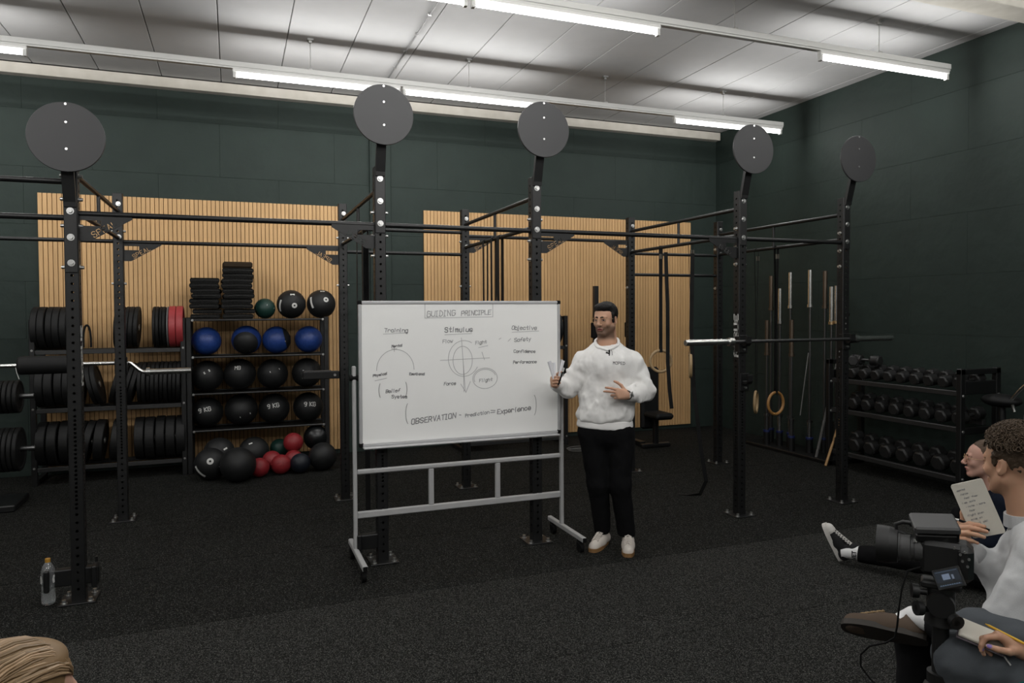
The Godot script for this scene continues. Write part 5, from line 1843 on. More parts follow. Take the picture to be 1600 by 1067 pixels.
func standing_man() -> void:
	var t := thing("person", "standing man in white sweatshirt and black trousers holding rolled papers beside the whiteboard", "person", Vector3(2.60, 0, -4.70), deg_to_rad(-28.7))
	var hx := facing(Vector3(-0.46, -0.02, 0.89), Vector3(-0.052, 1.686, -0.005))
	var tone := SkinTone.new()
	tone.hx = hx
	tone.base = Color(0.52, 0.305, 0.205)
	tone.beard = 0.72
	tone.lips = Color(0.30, 0.12, 0.10)
	# joints
	var sh_r := Vector3(-0.225, 1.40, -0.03)
	var el_r := Vector3(-0.335, 1.165, -0.05)
	var wr_r := Vector3(-0.405, 1.225, 0.165)
	var sh_l := Vector3(0.165, 1.395, -0.03)
	var el_l := Vector3(0.245, 1.15, -0.05)
	var wr_l := Vector3(0.115, 1.15, 0.165)
	var b := MB.new()
	b.tinted = true
	var f := Field.new(Vector3(-0.19, 1.42, -0.16), Vector3(0.10, 1.84, 0.15), 0.0028)
	head_shape(f, hx, 1.08)
	f.cap(Vector3(-0.043, 1.62, -0.03), Vector3(-0.038, 1.46, -0.025), 0.066, 0.076, 0.03)
	f.into(b, tone)
	var hr := aim(Vector3(-0.25, 0.25, 0.93), Vector3(1, 0.1, 0.25), wr_r)
	f = around(hr * Vector3(0, 0.06, 0.02), 0.115, 0.003)
	hand_shape(f, hr, 1.0, [[1.1, 1.5, 0.9], [1.15, 1.5, 0.9], [1.2, 1.5, 0.9], [1.2, 1.5, 0.9]], [Vector3(0.7, 0.5, 0.5), Vector3(0.3, 0.7, 0.8), Vector3(-0.1, 0.6, 0.9)], 0.02)
	f.into(b, tone)
	var hl := aim(Vector3(-0.92, 0.12, 0.35), Vector3(0.25, -0.2, -0.9), wr_l)
	f = around(hl * Vector3(0, 0.08, 0.01), 0.13, 0.003)
	hand_shape(f, hl, -1.0 if hl.basis.x.y < 0 else 1.0, [[0.25, 0.35, 0.2], [0.45, 0.35, 0.2], [0.9, 0.9, 0.5], [1.0, 1.0, 0.6]], [Vector3(0.75, 0.55, 0.1), Vector3(0.5, 0.85, 0.0), Vector3(0.3, 0.95, 0.05)], 0.1)
	f.into(b, tone)
	f = Field.new(Vector3(-0.45, 0.05, -0.25), Vector3(0.32, 1.5, 0.25), 0.02)
	f.ell(Vector3(-0.04, 1.22, -0.02), Vector3(0.14, 0.22, 0.08), 0.05)
	f.ell(Vector3(-0.045, 0.95, -0.01), Vector3(0.15, 0.16, 0.10), 0.05)
	f.cap(sh_r + Vector3(0.02, -0.05, 0), el_r, 0.04, 0.038)
	f.cap(el_r, wr_r, 0.038, 0.028)
	f.cap(sh_l + Vector3(-0.02, -0.05, 0), el_l, 0.04, 0.038)
	f.cap(el_l, wr_l, 0.042, 0.028)
	f.cap(Vector3(-0.12, 0.88, 0), Vector3(-0.1, 0.48, 0.02), 0.075, 0.05)
	f.cap(Vector3(-0.1, 0.48, 0.02), Vector3(-0.075, 0.1, -0.06), 0.05, 0.035)
	f.cap(Vector3(0.05, 0.88, 0), Vector3(0.055, 0.48, 0.03), 0.075, 0.05)
	f.cap(Vector3(0.055, 0.48, 0.03), Vector3(0.105, 0.1, -0.02), 0.05, 0.035)
	f.into(b, tone)
	put("body", b.mesh(), skin_paint("skin_man"), t)
	# hair: short, dark, high at the front
	var hair := paint("hair_black", Color(0.008, 0.007, 0.0065), 0.55, 0.0, 0.35)
	bumped(hair, noise_tex(256, 0.12, 3, Color.BLACK, Color.WHITE, 61, 6.0), 9.0, 0.8, false)
	f = Field.new(Vector3(-0.20, 1.60, -0.17), Vector3(0.10, 1.86, 0.14), 0.004)
	f.ell(hx * Vector3(0, 0.047, -0.022), Vector3(0.080, 0.088, 0.103), 0.01, hx.basis)
	f.ell(hx * Vector3(0, 0.09, 0.035), Vector3(0.068, 0.034, 0.062), 0.015, hx.basis)
	f.ell(hx * Vector3(0, -0.02, 0.10), Vector3(0.066, 0.082, 0.062), 0.006, hx.basis, true)
	f.ell(hx * Vector3(0, -0.085, 0.0), Vector3(0.12, 0.075, 0.14), 0.01, hx.basis, true)
	for s in [-1.0, 1.0]:
		f.cap(hx * Vector3(s * 0.073, 0.04, 0.022), hx * Vector3(s * 0.0725, -0.016, 0.018), 0.013, 0.008, 0.008)
	f.rough(cloth_noise(62, 60.0), 0.003, Vector3.ONE)
	b = MB.new()
	f.into(b)
	put("hair", b.mesh(), hair, t)
	eyebrows(t, hx, hair)
	glasses(t, hx, M.brass, 0.021)
	# sweatshirt
	f = Field.new(Vector3(-0.52, 0.80, -0.24), Vector3(0.40, 1.60, 0.30), 0.009)
	f.ell(Vector3(-0.036, 1.30, -0.015), Vector3(0.195, 0.2, 0.125), 0.05)
	f.ell(Vector3(-0.042, 1.10, -0.005), Vector3(0.207, 0.19, 0.128), 0.06)
	f.ell(Vector3(-0.055, 0.985, -0.005), Vector3(0.216, 0.1, 0.135), 0.05)
	f.cap(Vector3(-0.03, 1.49, -0.035), sh_r + Vector3(0.03, -0.01, 0), 0.078, 0.058, 0.05)
	f.cap(Vector3(-0.05, 1.49, -0.035), sh_l + Vector3(-0.03, -0.01, 0), 0.078, 0.058, 0.05)
	f.ell(Vector3(-0.036, 1.36, 0.02), Vector3(0.17, 0.12, 0.105), 0.05)
	f.cap(sh_r + Vector3(0.005, -0.03, 0), el_r, 0.07, 0.064, 0.06)
	f.cap(el_r, wr_r.lerp(el_r, 0.12), 0.066, 0.05, 0.03)
	f.cap(sh_l + Vector3(-0.005, -0.03, 0), el_l, 0.07, 0.066, 0.06)
	f.cap(el_l, wr_l.lerp(el_l, 0.12), 0.068, 0.052, 0.03)
	# folds at the elbows and the blouse over the waistband
	for s in [[el_r, sh_r, wr_r], [el_l, sh_l, wr_l]]:
		for k in 4:
			var c: Vector3 = s[0].lerp(s[1], 0.12 + 0.14 * k)
			f.cap(c + Vector3(-0.06, 0.02, 0.045), c + Vector3(0.06, -0.015 - 0.01 * k, 0.055), 0.012, 0.016, 0.03)
			c = s[0].lerp(s[2], 0.15 + 0.17 * k)
			f.cap(c + Vector3(-0.02, 0.05, 0.03), c + Vector3(0.03, -0.05, 0.03), 0.014, 0.014, 0.03)
	for k in 5:
		var x := -0.22 + 0.052 * k
		f.cap(Vector3(x, 0.955 + 0.012 * sin(k * 2.2), 0.10 - 0.9 * pow(x + 0.04, 2)), Vector3(x + 0.07, 0.975 + 0.015 * cos(k * 1.7), 0.105 - 0.9 * pow(x + 0.1, 2)), 0.02, 0.014, 0.025)
	for k in 5:
		f.cap(Vector3(-0.17 + 0.06 * k, 1.0 + 0.03 * k, 0.11), Vector3(-0.12 + 0.07 * k, 1.09 + 0.035 * k, 0.115), 0.008, 0.006, 0.03)
	f.rough(cloth_noise(63, 1.0), 0.012, Vector3(9, 6, 9))
	f.cap(Vector3(-0.04, 1.44, 0.0), Vector3(-0.04, 1.44, 0.0), 0.01, 0.01, 0.01)
	f.ell(Vector3(-0.041, 1.575, 0.0), Vector3(0.081, 0.13, 0.083), 0.008, Basis(Vector3.RIGHT, 0.15), true)
	f.keep(Vector3(0, -1, 0), Vector3(0, 0.925, 0), 0.02)
	b = MB.new()
	f.into(b)
	var sweat := f
	var white := garment("sweat_white", Color(0.80, 0.79, 0.775), 0.85, 64, 9.0)
	var sw := put("sweatshirt", b.mesh(), white, t, Vector3.ZERO, "white crew neck sweatshirt")
	f = Field.new(Vector3(-0.32, 0.84, -0.2), Vector3(0.22, 0.97, 0.2), 0.008)
	f.ell(Vector3(-0.058, 0.905, -0.005), Vector3(0.208, 0.16, 0.128), 0.02)
	f.keep(Vector3(0.02, 1, 0), Vector3(0, 0.95, 0), 0.01)
	f.keep(Vector3(-0.05, -1, 0), Vector3(-0.05, 0.885, 0), 0.008)
	b = MB.new()
	f.into(b)
	put("waistband", b.mesh(), white, sw)
	b = MB.new()
	var pts := []
	for k in 36:
		# the ribbed collar follows the edge of the neck opening
		var a := TAU * k / 36
		var p := Vector3(-0.041 + cos(a) * 0.085, 1.62, sin(a) * 0.085)
		while p.y > 1.4 and sweat.at(p) > 0.0:
			p.y -= 0.002
		pts.append(p + Vector3(0, 0.001, 0))
	b.tube(pts, 0.0105, 8, false, true)
	put("collar", b.mesh(), white, sw)
	for s in [[wr_r, el_r], [wr_l, el_l]]:
		b = MB.new()
		var d: Vector3 = (s[1] - s[0]).normalized()
		b.lathe([Vector2(0.034, 0.0), Vector2(0.041, 0.0), Vector2(0.046, 0.02), Vector2(0.048, 0.05), Vector2(0.05, 0.062), Vector2(0.034, 0.062)], 24, aim(d, Vector3(0.1, 0.3, 1), s[0] + d * 0.008), true)
		put("cuff", b.mesh(), white, sw)
	# print on the chest, stroke by stroke, laid on the cloth
	b = MB.new()
	letters(b, "MOPED", -0.052, 0, 0.019, 0.003, 0, -0.06, 0, 2.0)
	for k in b.v.size():
		# pressed onto the front of the cloth
		var q := Vector3(b.v[k].x + 0.056, b.v[k].y + 1.366, 0.22)
		while q.z > 0.0 and sweat.at(q) > 0.0:
			q.z -= 0.0015
		b.v[k] = q + Vector3(0, 0, 0.0015 + b.v[k].z)
	put("chest_print", b.mesh(), M.print_dark, sw, Vector3.ZERO, "dark printed letters on the chest")
	var mic := MB.new()
	var mz := Vector3(-0.024, 1.44, 0.22)
	while mz.z > 0.0 and sweat.at(mz) > 0.0:
		mz.z -= 0.002
	mic.xf.origin.z = mz.z - 0.122
	mic.cyl(Vector3(-0.024, 1.425, 0.128), Vector3(-0.022, 1.455, 0.125), 0.004, -1, 10)
	mic.ball(Vector3(-0.024, 1.461, 0.127), Vector3(0.006, 0.009, 0.006), 12, 8)
	mic.strap([Vector3(-0.048, 1.45, 0.128), Vector3(-0.02, 1.442, 0.131)], Vector3(0, 1, 0), 0.008, 0.004)
	mic.tube([Vector3(-0.022, 1.425, 0.129), Vector3(-0.012, 1.41, 0.129), Vector3(-0.002, 1.43, 0.126), Vector3(-0.004, 1.455, 0.122), Vector3(-0.014, 1.475, 0.112)], 0.0013, 6)
	var mc := thing("lapel_microphone", "tiny black lapel microphone clipped under the collar of the standing man's sweatshirt", "microphone", t.position, t.rotation.y)
	put("clip", mic.mesh(), M.black_matte, mc)
	# trousers
	f = Field.new(Vector3(-0.34, 0.07, -0.25), Vector3(0.26, 0.98, 0.22), 0.011)
	f.ell(Vector3(-0.05, 0.87, -0.01), Vector3(0.2, 0.16, 0.13), 0.05)
	f.cap(Vector3(-0.15, 0.84, -0.01), Vector3(-0.108, 0.47, 0.02), 0.105, 0.079, 0.03)
	f.cap(Vector3(-0.108, 0.47, 0.02), Vector3(-0.078, 0.125, -0.045), 0.079, 0.062, 0.03)
	f.cap(Vector3(0.055, 0.84, -0.01), Vector3(0.053, 0.47, 0.03), 0.105, 0.08, 0.03)
	f.cap(Vector3(0.053, 0.47, 0.03), Vector3(0.103, 0.10, -0.01), 0.08, 0.063, 0.03)
	f.rough(cloth_noise(65, 1.0), 0.008, Vector3(10, 7, 10))
	f.keep(Vector3(0, -1, 0), Vector3(0, 0.085, 0), 0.006)
	b = MB.new()
	f.into(b)
	put("trousers", b.mesh(), garment("trouser_black", Color(0.0045, 0.0045, 0.0052), 0.9, 66, 8.0), t)
	# sneakers with gum soles
	var cream := garment("shoe_cream", Color(0.60, 0.55, 0.50), 0.6, 68, 10.0, 0.3)
	for s in [[Vector3(-0.045, 0.0, -0.115), Vector3(-0.155, 0.0, 0.148)], [Vector3(0.115, 0.0, -0.07), Vector3(0.105, 0.0, 0.225)]]:
		f = Field.new(s[0].min(s[1]) - Vector3(0.09, 0.01, 0.06), s[0].max(s[1]) + Vector3(0.09, 0.14, 0.06), 0.005)
		shoe(f, s[0], s[1], 0.043)
		f.keep(Vector3(0, -1, 0), Vector3(0, 0.02, 0), 0.003)
		b = MB.new()
		f.into(b)
		var sh := put("sneaker", b.mesh(), cream, t, Vector3.ZERO, "white leather sneaker")
		put("sole", sole_mesh(s[0], s[1], 0.047, Vector3.UP, 0.026).mesh(), M.gum, sh, Vector3.ZERO, "tan gum sole")
		laces(sh, s[0], s[1], 0.05, Vector3.UP, cream, 0.46, 0.72, 0.108, 0.08, 5)
	# watch on the left wrist
	var wt := thing("wrist_watch", "dark steel watch on the standing man's left wrist", "watch", t.position, t.rotation.y)
	var wd := (wr_l - el_l).normalized()
	var wx := aim(wd, Vector3(0.2, 0.2, 1), wr_l + wd * 0.012)
	pts = []
	for k in 24:
		var a := TAU * k / 24
		pts.append(wx * Vector3(cos(a) * 0.031, 0, sin(a) * 0.031))
	put("strap", MB.new().strap(pts + [pts[0]], wd, 0.02, 0.004).mesh(), M.watch_dark, wt)
	put("case", MB.new().cyl(wx * Vector3(0, 0, 0.03), wx * Vector3(0, 0, 0.041), 0.018, -1, 20).mesh(), M.steel, wt)
	# rolled papers and a pen in the right fist
	var grip := hr * Vector3(0.0, 0.083, 0.026)
	var pp := thing("rolled_papers", "loosely rolled white papers held upright in the standing man's right fist", "paper", t.position, t.rotation.y)
	for s in [[Vector3(-0.004, 0, 0), Vector3(-0.045, 0.145, 0.02), 0.019], [Vector3(0.006, 0.0, 0.0), Vector3(0.05, 0.15, -0.02), 0.016], [Vector3(0.0, 0, 0.004), Vector3(-0.015, 0.135, -0.01), 0.014]]:
		b = MB.new()
		var a0: Vector3 = grip + s[0] - Vector3(0, 0.03, 0)
		var a1: Vector3 = grip + s[1]
		var ax := aim(a1 - a0, Vector3(0, 0, 1), a0)
		var len: float = a0.distance_to(a1)
		var r0: float = s[2]
		var steps := 26
		for k in steps:
			var u := float(k) / steps * TAU * 1.35
			var v := float(k + 1) / steps * TAU * 1.35
			var ra := r0 * (0.55 + 0.33 * u / TAU)
			var rb := r0 * (0.55 + 0.33 * v / TAU)
			var q0 := Vector3(cos(u) * ra * 0.35, 0, sin(u) * ra * 0.35)
			var q1 := Vector3(cos(v) * rb * 0.35, 0, sin(v) * rb * 0.35)
			var q2 := Vector3(cos(v) * rb, len, sin(v) * rb)
			var q3 := Vector3(cos(u) * ra, len, sin(u) * ra)
			b.quad(ax * q0, ax * q3, ax * q2, ax * q1)
			b.quad(ax * (q0 * 0.985), ax * (q1 * 0.985), ax * (q2 * Vector3(0.985, 1, 0.985)), ax * (q3 * Vector3(0.985, 1, 0.985)))
		put("sheet_roll", b.mesh(), M.paper, pp)
	var pen := thing("marker_pen", "dark marker pen held with the papers in the standing man's right fist", "pen", t.position, t.rotation.y)
	put("barrel", MB.new().cyl(grip + Vector3(0.02, -0.02, 0.02), grip + Vector3(0.052, 0.075, 0.03), 0.0055, -1, 10).mesh(), M.black_matte, pen)
	put("cap", MB.new().cyl(grip + Vector3(0.052, 0.075, 0.03), grip + Vector3(0.06, 0.1, 0.033), 0.0065, -1, 10).mesh(), M.print_white, pen)



func limbs(f: Field, list: Array, k := 0.03) -> void:
	for s in list:
		f.cap(s[0], s[1], s[2], s[3], k)


func cloth(parent: Node, called: String, lo: Vector3, hi: Vector3, cell: float, list: Array, mat: Material, rough: float, sd: int, cuts := [], label := "") -> MeshInstance3D:
	# list holds capsules [a, b, ra, rb] and ellipsoids [c, r]; cuts hold planes [normal, point] and hollows [c, r, true]
	var f := Field.new(lo, hi, cell)
	for s in list:
		if s.size() == 4:
			f.cap(s[0], s[1], s[2], s[3], 0.04)
		else:
			f.ell(s[0], s[1], 0.05)
	f.rough(cloth_noise(sd, 1.0), rough, Vector3(10, 8, 10))
	for s in cuts:
		if s.size() == 3:
			f.ell(s[0], s[1], 0.01, Basis.IDENTITY, true)
		else:
			f.keep(s[0], s[1], 0.006)
	var b := MB.new()
	f.into(b)
	return put(called, b.mesh(), mat, parent, Vector3.ZERO, label)


func curly(t: Node3D, hx: Transform3D, mat: Material, sd: int, count: int) -> void:
	# short curls scattered over the crown
	var r := RandomNumberGenerator.new()
	r.seed = sd
	var b := MB.new()
	b.xf = hx
	for k in count:
		var lat := asin(r.randf_range(0.12, 1.0))
		var lon := r.randf_range(-PI, PI)
		var d := Vector3(cos(lat) * sin(lon), sin(lat), cos(lat) * cos(lon))
		if d.z > 0.55 and d.y < 0.55:
			continue
		var c := Vector3(0, 0.052, -0.018) + d * Vector3(0.084, 0.092, 0.106)
		var x := MB.across(d)
		var y := d.cross(x)
		var rad := r.randf_range(0.007, 0.015)
		var pts := []
		var a0 := r.randf_range(0, TAU)
		for q in 8:
			var a := a0 + q * 0.62
			pts.append(c + (x * cos(a) + y * sin(a)) * rad + d * (0.004 + 0.0024 * q))
		b.tube(pts, [0.0012, 0.002, 0.0024, 0.0024, 0.0022, 0.002, 0.0015, 0.0006], 5)
	put("curls", b.mesh(), mat, t)


func young_man() -> void:
	var at := Vector3(2.66, 0, -1.80)
	var yaw := deg_to_rad(-55.7)
	var t := thing("person", "seated young man with curly brown hair and grey sweatshirt, ankle crossed over his knee", "person", at, yaw)
	var hx := facing(Vector3(-0.80, -0.03, -0.60), Vector3(0.0, 1.183, 0.0))
	var tone := SkinTone.new()
	tone.hx = hx
	tone.base = Color(0.47, 0.27, 0.175)
	tone.hair = Color(0.05, 0.03, 0.018)
	var sh_n := Vector3(0.085, 0.915, 0.165)
	var el_n := Vector3(-0.015, 0.67, 0.225)
	var wr_n := Vector3(0.19, 0.60, 0.21)
	var sh_f := Vector3(0.085, 0.915, -0.155)
	var el_f := Vector3(-0.01, 0.735, -0.02)
	var wr_f := Vector3(-0.152, 0.868, 0.055)
	var b := MB.new()
	b.tinted = true
	var f := Field.new(Vector3(-0.14, 0.93, -0.16), Vector3(0.14, 1.33, 0.14), 0.003)
	head_shape(f, hx, 1.04)
	f.cap(Vector3(0.02, 1.12, 0.005), Vector3(0.055, 0.96, 0.005), 0.058, 0.07, 0.03)
	f.into(b, tone)
	var hr := aim(Vector3(-0.22, 0.72, 0.62), Vector3(0.95, 0.12, 0.3), wr_f)
	f = around(hr * Vector3(0, 0.06, 0.02), 0.125, 0.003)
	var tips := hand_shape(f, hr, 1.0, [[1.25, 0.35, 0.2], [1.3, 0.35, 0.2], [1.3, 0.4, 0.25], [1.35, 0.5, 0.3]], [Vector3(0.75, 0.6, -0.1), Vector3(0.75, 0.65, -0.05), Vector3(0.9, 0.5, 0.05)], 0.06)
	f.into(b, tone)
	var hl := aim(Vector3(0.4, -0.15, -0.9), Vector3(0, -1, 0), wr_n)
	f = around(hl * Vector3(0, 0.07, 0.0), 0.13, 0.004)
	hand_shape(f, hl, -1.0, [[0.4, 0.5, 0.3], [0.4, 0.5, 0.3], [0.4, 0.5, 0.3], [0.4, 0.5, 0.3]], [Vector3(0.7, 0.6, 0.2), Vector3(0.4, 0.8, 0.1), Vector3(0.2, 0.9, 0.1)])
	f.into(b, tone)
	f = Field.new(Vector3(-0.45, 0.03, -0.3), Vector3(0.35, 1.02, 0.55), 0.02)
	f.ell(Vector3(0.08, 0.78, 0), Vector3(0.09, 0.2, 0.14), 0.05)
	f.ell(Vector3(0.12, 0.54, 0), Vector3(0.11, 0.12, 0.14), 0.05)
	limbs(f, [[sh_n, el_n, 0.045, 0.038], [el_n, wr_n, 0.038, 0.026], [sh_f, el_f, 0.045, 0.038], [el_f, wr_f, 0.038, 0.026], [Vector3(0.15, 0.53, 0.1), Vector3(0.07, 0.56, 0.40), 0.07, 0.045], [Vector3(0.07, 0.56, 0.40), Vector3(-0.25, 0.575, 0.13), 0.045, 0.033], [Vector3(0.15, 0.52, -0.1), Vector3(-0.31, 0.46, -0.03), 0.07, 0.046], [Vector3(-0.31, 0.46, -0.03), Vector3(-0.32, 0.1, -0.03), 0.046, 0.033]])
	f.into(b, tone)
	put("body", b.mesh(), skin_paint("skin_young_man"), t)
	var hair := paint("hair_brown", Color(0.062, 0.042, 0.026), 0.55, 0.0, 0.35)
	bumped(hair, noise_tex(256, 0.1, 3, Color.BLACK, Color.WHITE, 71, 6.0), 9.0, 0.8, false)
	f = Field.new(Vector3(-0.16, 1.08, -0.15), Vector3(0.16, 1.36, 0.15), 0.004)
	f.ell(hx * Vector3(0, 0.045, -0.022), Vector3(0.079, 0.09, 0.101), 0.01, hx.basis)
	f.ell(hx * Vector3(0, 0.095, 0.01), Vector3(0.073, 0.05, 0.085), 0.02, hx.basis)
	f.ell(hx * Vector3(0, -0.01, 0.11), Vector3(0.075, 0.085, 0.06), 0.006, hx.basis, true)
	f.ell(hx * Vector3(0, -0.075, 0.03), Vector3(0.13, 0.075, 0.13), 0.008, hx.basis, true)
	for s in [-1.0, 1.0]:
		f.cap(hx * Vector3(s * 0.074, 0.035, 0.016), hx * Vector3(s * 0.0725, -0.005, 0.02), 0.012, 0.006, 0.006)
	f.rough(cloth_noise(72, 50.0), 0.006, Vector3.ONE)
	b = MB.new()
	f.into(b)
	put("hair", b.mesh(), hair, t)
	curly(t, hx, hair, 73, 1150)
	eyebrows(t, hx, hair)
	# grey sweatshirt
	var grey := garment("sweat_grey", Color(0.50, 0.505, 0.51), 0.85, 74, 9.0)
	var body := [[Vector3(0.078, 0.80, 0), Vector3(0.135, 0.19, 0.185)], [Vector3(0.07, 0.66, 0), Vector3(0.15, 0.14, 0.18)], [Vector3(0.09, 0.575, 0), Vector3(0.155, 0.09, 0.18)], [Vector3(0.06, 0.955, 0.04), sh_n + Vector3(0, 0.0, -0.02), 0.062, 0.062], [Vector3(0.06, 0.955, -0.04), sh_f, 0.062, 0.062], [sh_n, el_n, 0.075, 0.07], [el_n, wr_n, 0.068, 0.045], [sh_f, el_f, 0.072, 0.06], [el_f, wr_f.lerp(el_f, 0.15), 0.06, 0.042]]
	for k in 4:
		var c := el_n.lerp(sh_n, 0.1 + 0.15 * k)
		body.append([c + Vector3(-0.05, 0.02, 0.04), c + Vector3(0.05, -0.01, 0.06), 0.012, 0.014])
	var sw := cloth(t, "sweatshirt", Vector3(-0.22, 0.46, -0.28), Vector3(0.34, 1.06, 0.34), 0.009, body, grey, 0.011, 75, [[Vector3(0.045, 1.035, 0.0), Vector3(0.072, 0.085, 0.075), true], [Vector3(0, -1, 0), Vector3(0, 0.525, 0)]], "heather grey sweatshirt")
	b = MB.new()
	var pts := []
	for k in 30:
		var a := TAU * k / 30
		pts.append(Vector3(0.047 + cos(a) * 0.074, 0.988 + 0.012 * cos(a), sin(a) * 0.076))
	b.strap(pts + [pts[0]], Vector3(0, 1, 0), 0.045, 0.008)
	put("collar", b.mesh(), grey, sw)
	var d := (el_f - wr_f).normalized()
	put("cuff", MB.new().lathe([Vector2(0.031, 0.0), Vector2(0.039, 0.0), Vector2(0.042, 0.02), Vector2(0.045, 0.055), Vector2(0.031, 0.055)], 24, aim(d, Vector3(0, 0, 1), wr_f + d * 0.004), true).mesh(), grey, sw)
	# dark trousers, one ankle over the other knee
	var dark := garment("trouser_charcoal", Color(0.011, 0.011, 0.012), 0.9, 76, 8.0)
	cloth(t, "trousers", Vector3(-0.42, 0.05, -0.28), Vector3(0.36, 0.70, 0.54), 0.012, [[Vector3(0.13, 0.535, 0), Vector3(0.15, 0.11, 0.17)], [Vector3(0.15, 0.54, 0.1), Vector3(0.07, 0.56, 0.40), 0.095, 0.075], [Vector3(0.07, 0.56, 0.40), Vector3(-0.225, 0.58, 0.14), 0.072, 0.056], [Vector3(0.15, 0.52, -0.1), Vector3(-0.31, 0.46, -0.03), 0.095, 0.075], [Vector3(-0.31, 0.46, -0.03), Vector3(-0.32, 0.12, -0.03), 0.075, 0.06]], dark, 0.008, 77, [[Vector3(0, -1, 0), Vector3(0, 0.09, 0)]])
	# the crossed foot shows its sole
	var up := Vector3(-0.08, 0.60, -0.80).normalized()
	var heel := Vector3(-0.255, 0.508, 0.15)
	var toe := Vector3(-0.56, 0.487, 0.13)
	var taupe := garment("shoe_taupe", Color(0.085, 0.062, 0.046), 0.85, 78, 10.0, 0.4)
	f = Field.new(heel.min(toe) - Vector3(0.04, 0.06, 0.14), heel.max(toe) + Vector3(0.06, 0.16, 0.06), 0.005)
	shoe(f, heel, toe, 0.041, up, 0.085)
	f.keep(-up, heel + up * 0.02, 0.003)
	b = MB.new()
	f.into(b)
	var so := put("shoe", b.mesh(), taupe, t, Vector3.ZERO, "taupe suede shoe")
	put("sole", sole_mesh(heel, toe, 0.046, up, 0.024).mesh(), M.sole_dark, so, Vector3.ZERO, "dark brown sole")
	laces(so, heel, toe, 0.04, up, M.ring_wood, 0.5, 0.7, 0.1, 0.078, 4)
	for k in 2:
		var e := heel.lerp(toe, 0.52 + 0.11 * k) + up * 0.07 + Vector3(0, 0.0, 0.034)
		put("eyelet", MB.new().cyl(e - Vector3(0, 0, 0.004), e + Vector3(0, 0.002, 0.006), 0.005, -1, 10).mesh(), M.print_white, so)
	put("sock", MB.new().tube([heel.lerp(toe, 0.30) + up * 0.06, heel.lerp(toe, 0.16) + up * 0.1, Vector3(-0.255, 0.59, 0.135), Vector3(-0.21, 0.585, 0.155)], [0.04, 0.041, 0.042, 0.042], 18).mesh(), M.sock_white, t, Vector3.ZERO, "white sock")
	heel = Vector3(-0.285, 0, -0.03)
	toe = Vector3(-0.57, 0, -0.06)
	f = Field.new(heel.min(toe) - Vector3(0.06, 0.01, 0.08), heel.max(toe) + Vector3(0.06, 0.14, 0.08), 0.006)
	shoe(f, heel, toe, 0.041)
	f.keep(Vector3(0, -1, 0), Vector3(0, 0.02, 0), 0.003)
	b = MB.new()
	f.into(b)
	so = put("shoe", b.mesh(), taupe, t)
	put("sole", sole_mesh(heel, toe, 0.046, Vector3.UP, 0.024).mesh(), M.sole_dark, so)
	# notebook and pen
	var bx := Transform3D(Basis(Vector3.BACK, 0.375), Vector3(-0.108, 1.024, 0.098))
	var nb := thing("notebook", "cream notebook page covered in small handwriting, held up by the seated young man", "notebook", at, yaw)
	var page := PackedVector2Array()
	for q in [[0.045, 0.092, 0.0], [-0.045, 0.092, PI / 2], [-0.045, -0.092, PI], [0.045, -0.092, PI * 1.5]]:
		for k in 6:
			var a: float = q[2] + PI / 2 * k / 5
			page.append(Vector2(q[0] + cos(a) * 0.008, q[1] + sin(a) * 0.008))
	b = MB.new()
	b.xf = bx
	b.prism(page, -0.004, 0.004)
	put("page_block", b.mesh(), M.page_cream, nb)
	b = MB.new()
	b.xf = bx
	b.prism(page, -0.0065, -0.0042)
	put("cover", b.mesh(), M.black_matte, nb)
	b = MB.new()
	b.xf = bx * Transform3D(Basis.IDENTITY, Vector3(0, 0, 0.0042))
	var lines := ["mental", "force", "feel  flow", "i am  safe", "- note  - more", "fear", "flight  plan", "move  on", "rest  well", "- train"]
	for k in lines.size():
		letters(b, lines[k], -0.04 + 0.006 * (k % 3), 0.072 - 0.0155 * k, 0.0062, 0.0011, 0.1, 0.05, 0.3, 1.4, 0.0003)
	put("handwriting", b.mesh(), M.marker, nb)
	var pen := thing("ballpoint_pen", "slim dark pen with pale tip between the young man's thumb and finger", "pen", at, yaw)
	var pa := tips[4] as Vector3
	put("barrel", MB.new().cyl(Vector3(-0.165, 0.972, 0.10), Vector3(-0.07, 0.955, 0.118), 0.0045, -1, 10).mesh(), M.black_matte, pen)
	put("point", MB.new().cyl(Vector3(-0.165, 0.972, 0.10), Vector3(-0.186, 0.976, 0.096), 0.0045, 0.001, 10).mesh(), M.print_white, pen)
	stool("black wooden box seat under the young man in grey", at, yaw, Vector3(0.2, 0, 0.02), 0.43, pa)


func stool(label: String, at: Vector3, yaw: float, off: Vector3, h: float, _p := Vector3.ZERO) -> void:
	var s := thing("box_seat", label, "stool", at + Basis(Vector3.UP, yaw) * off, yaw, "box seats of the audience")
	put("box", MB.new().box(Vector3(0, h / 2, 0), Vector3(0.42, h, 0.46), 0.012).mesh(), M.black_matte, s)
	put("top_pad", MB.new().box(Vector3(0, h + 0.004, 0), Vector3(0.43, 0.03, 0.47), 0.012).mesh(), M.black_rubber, s)


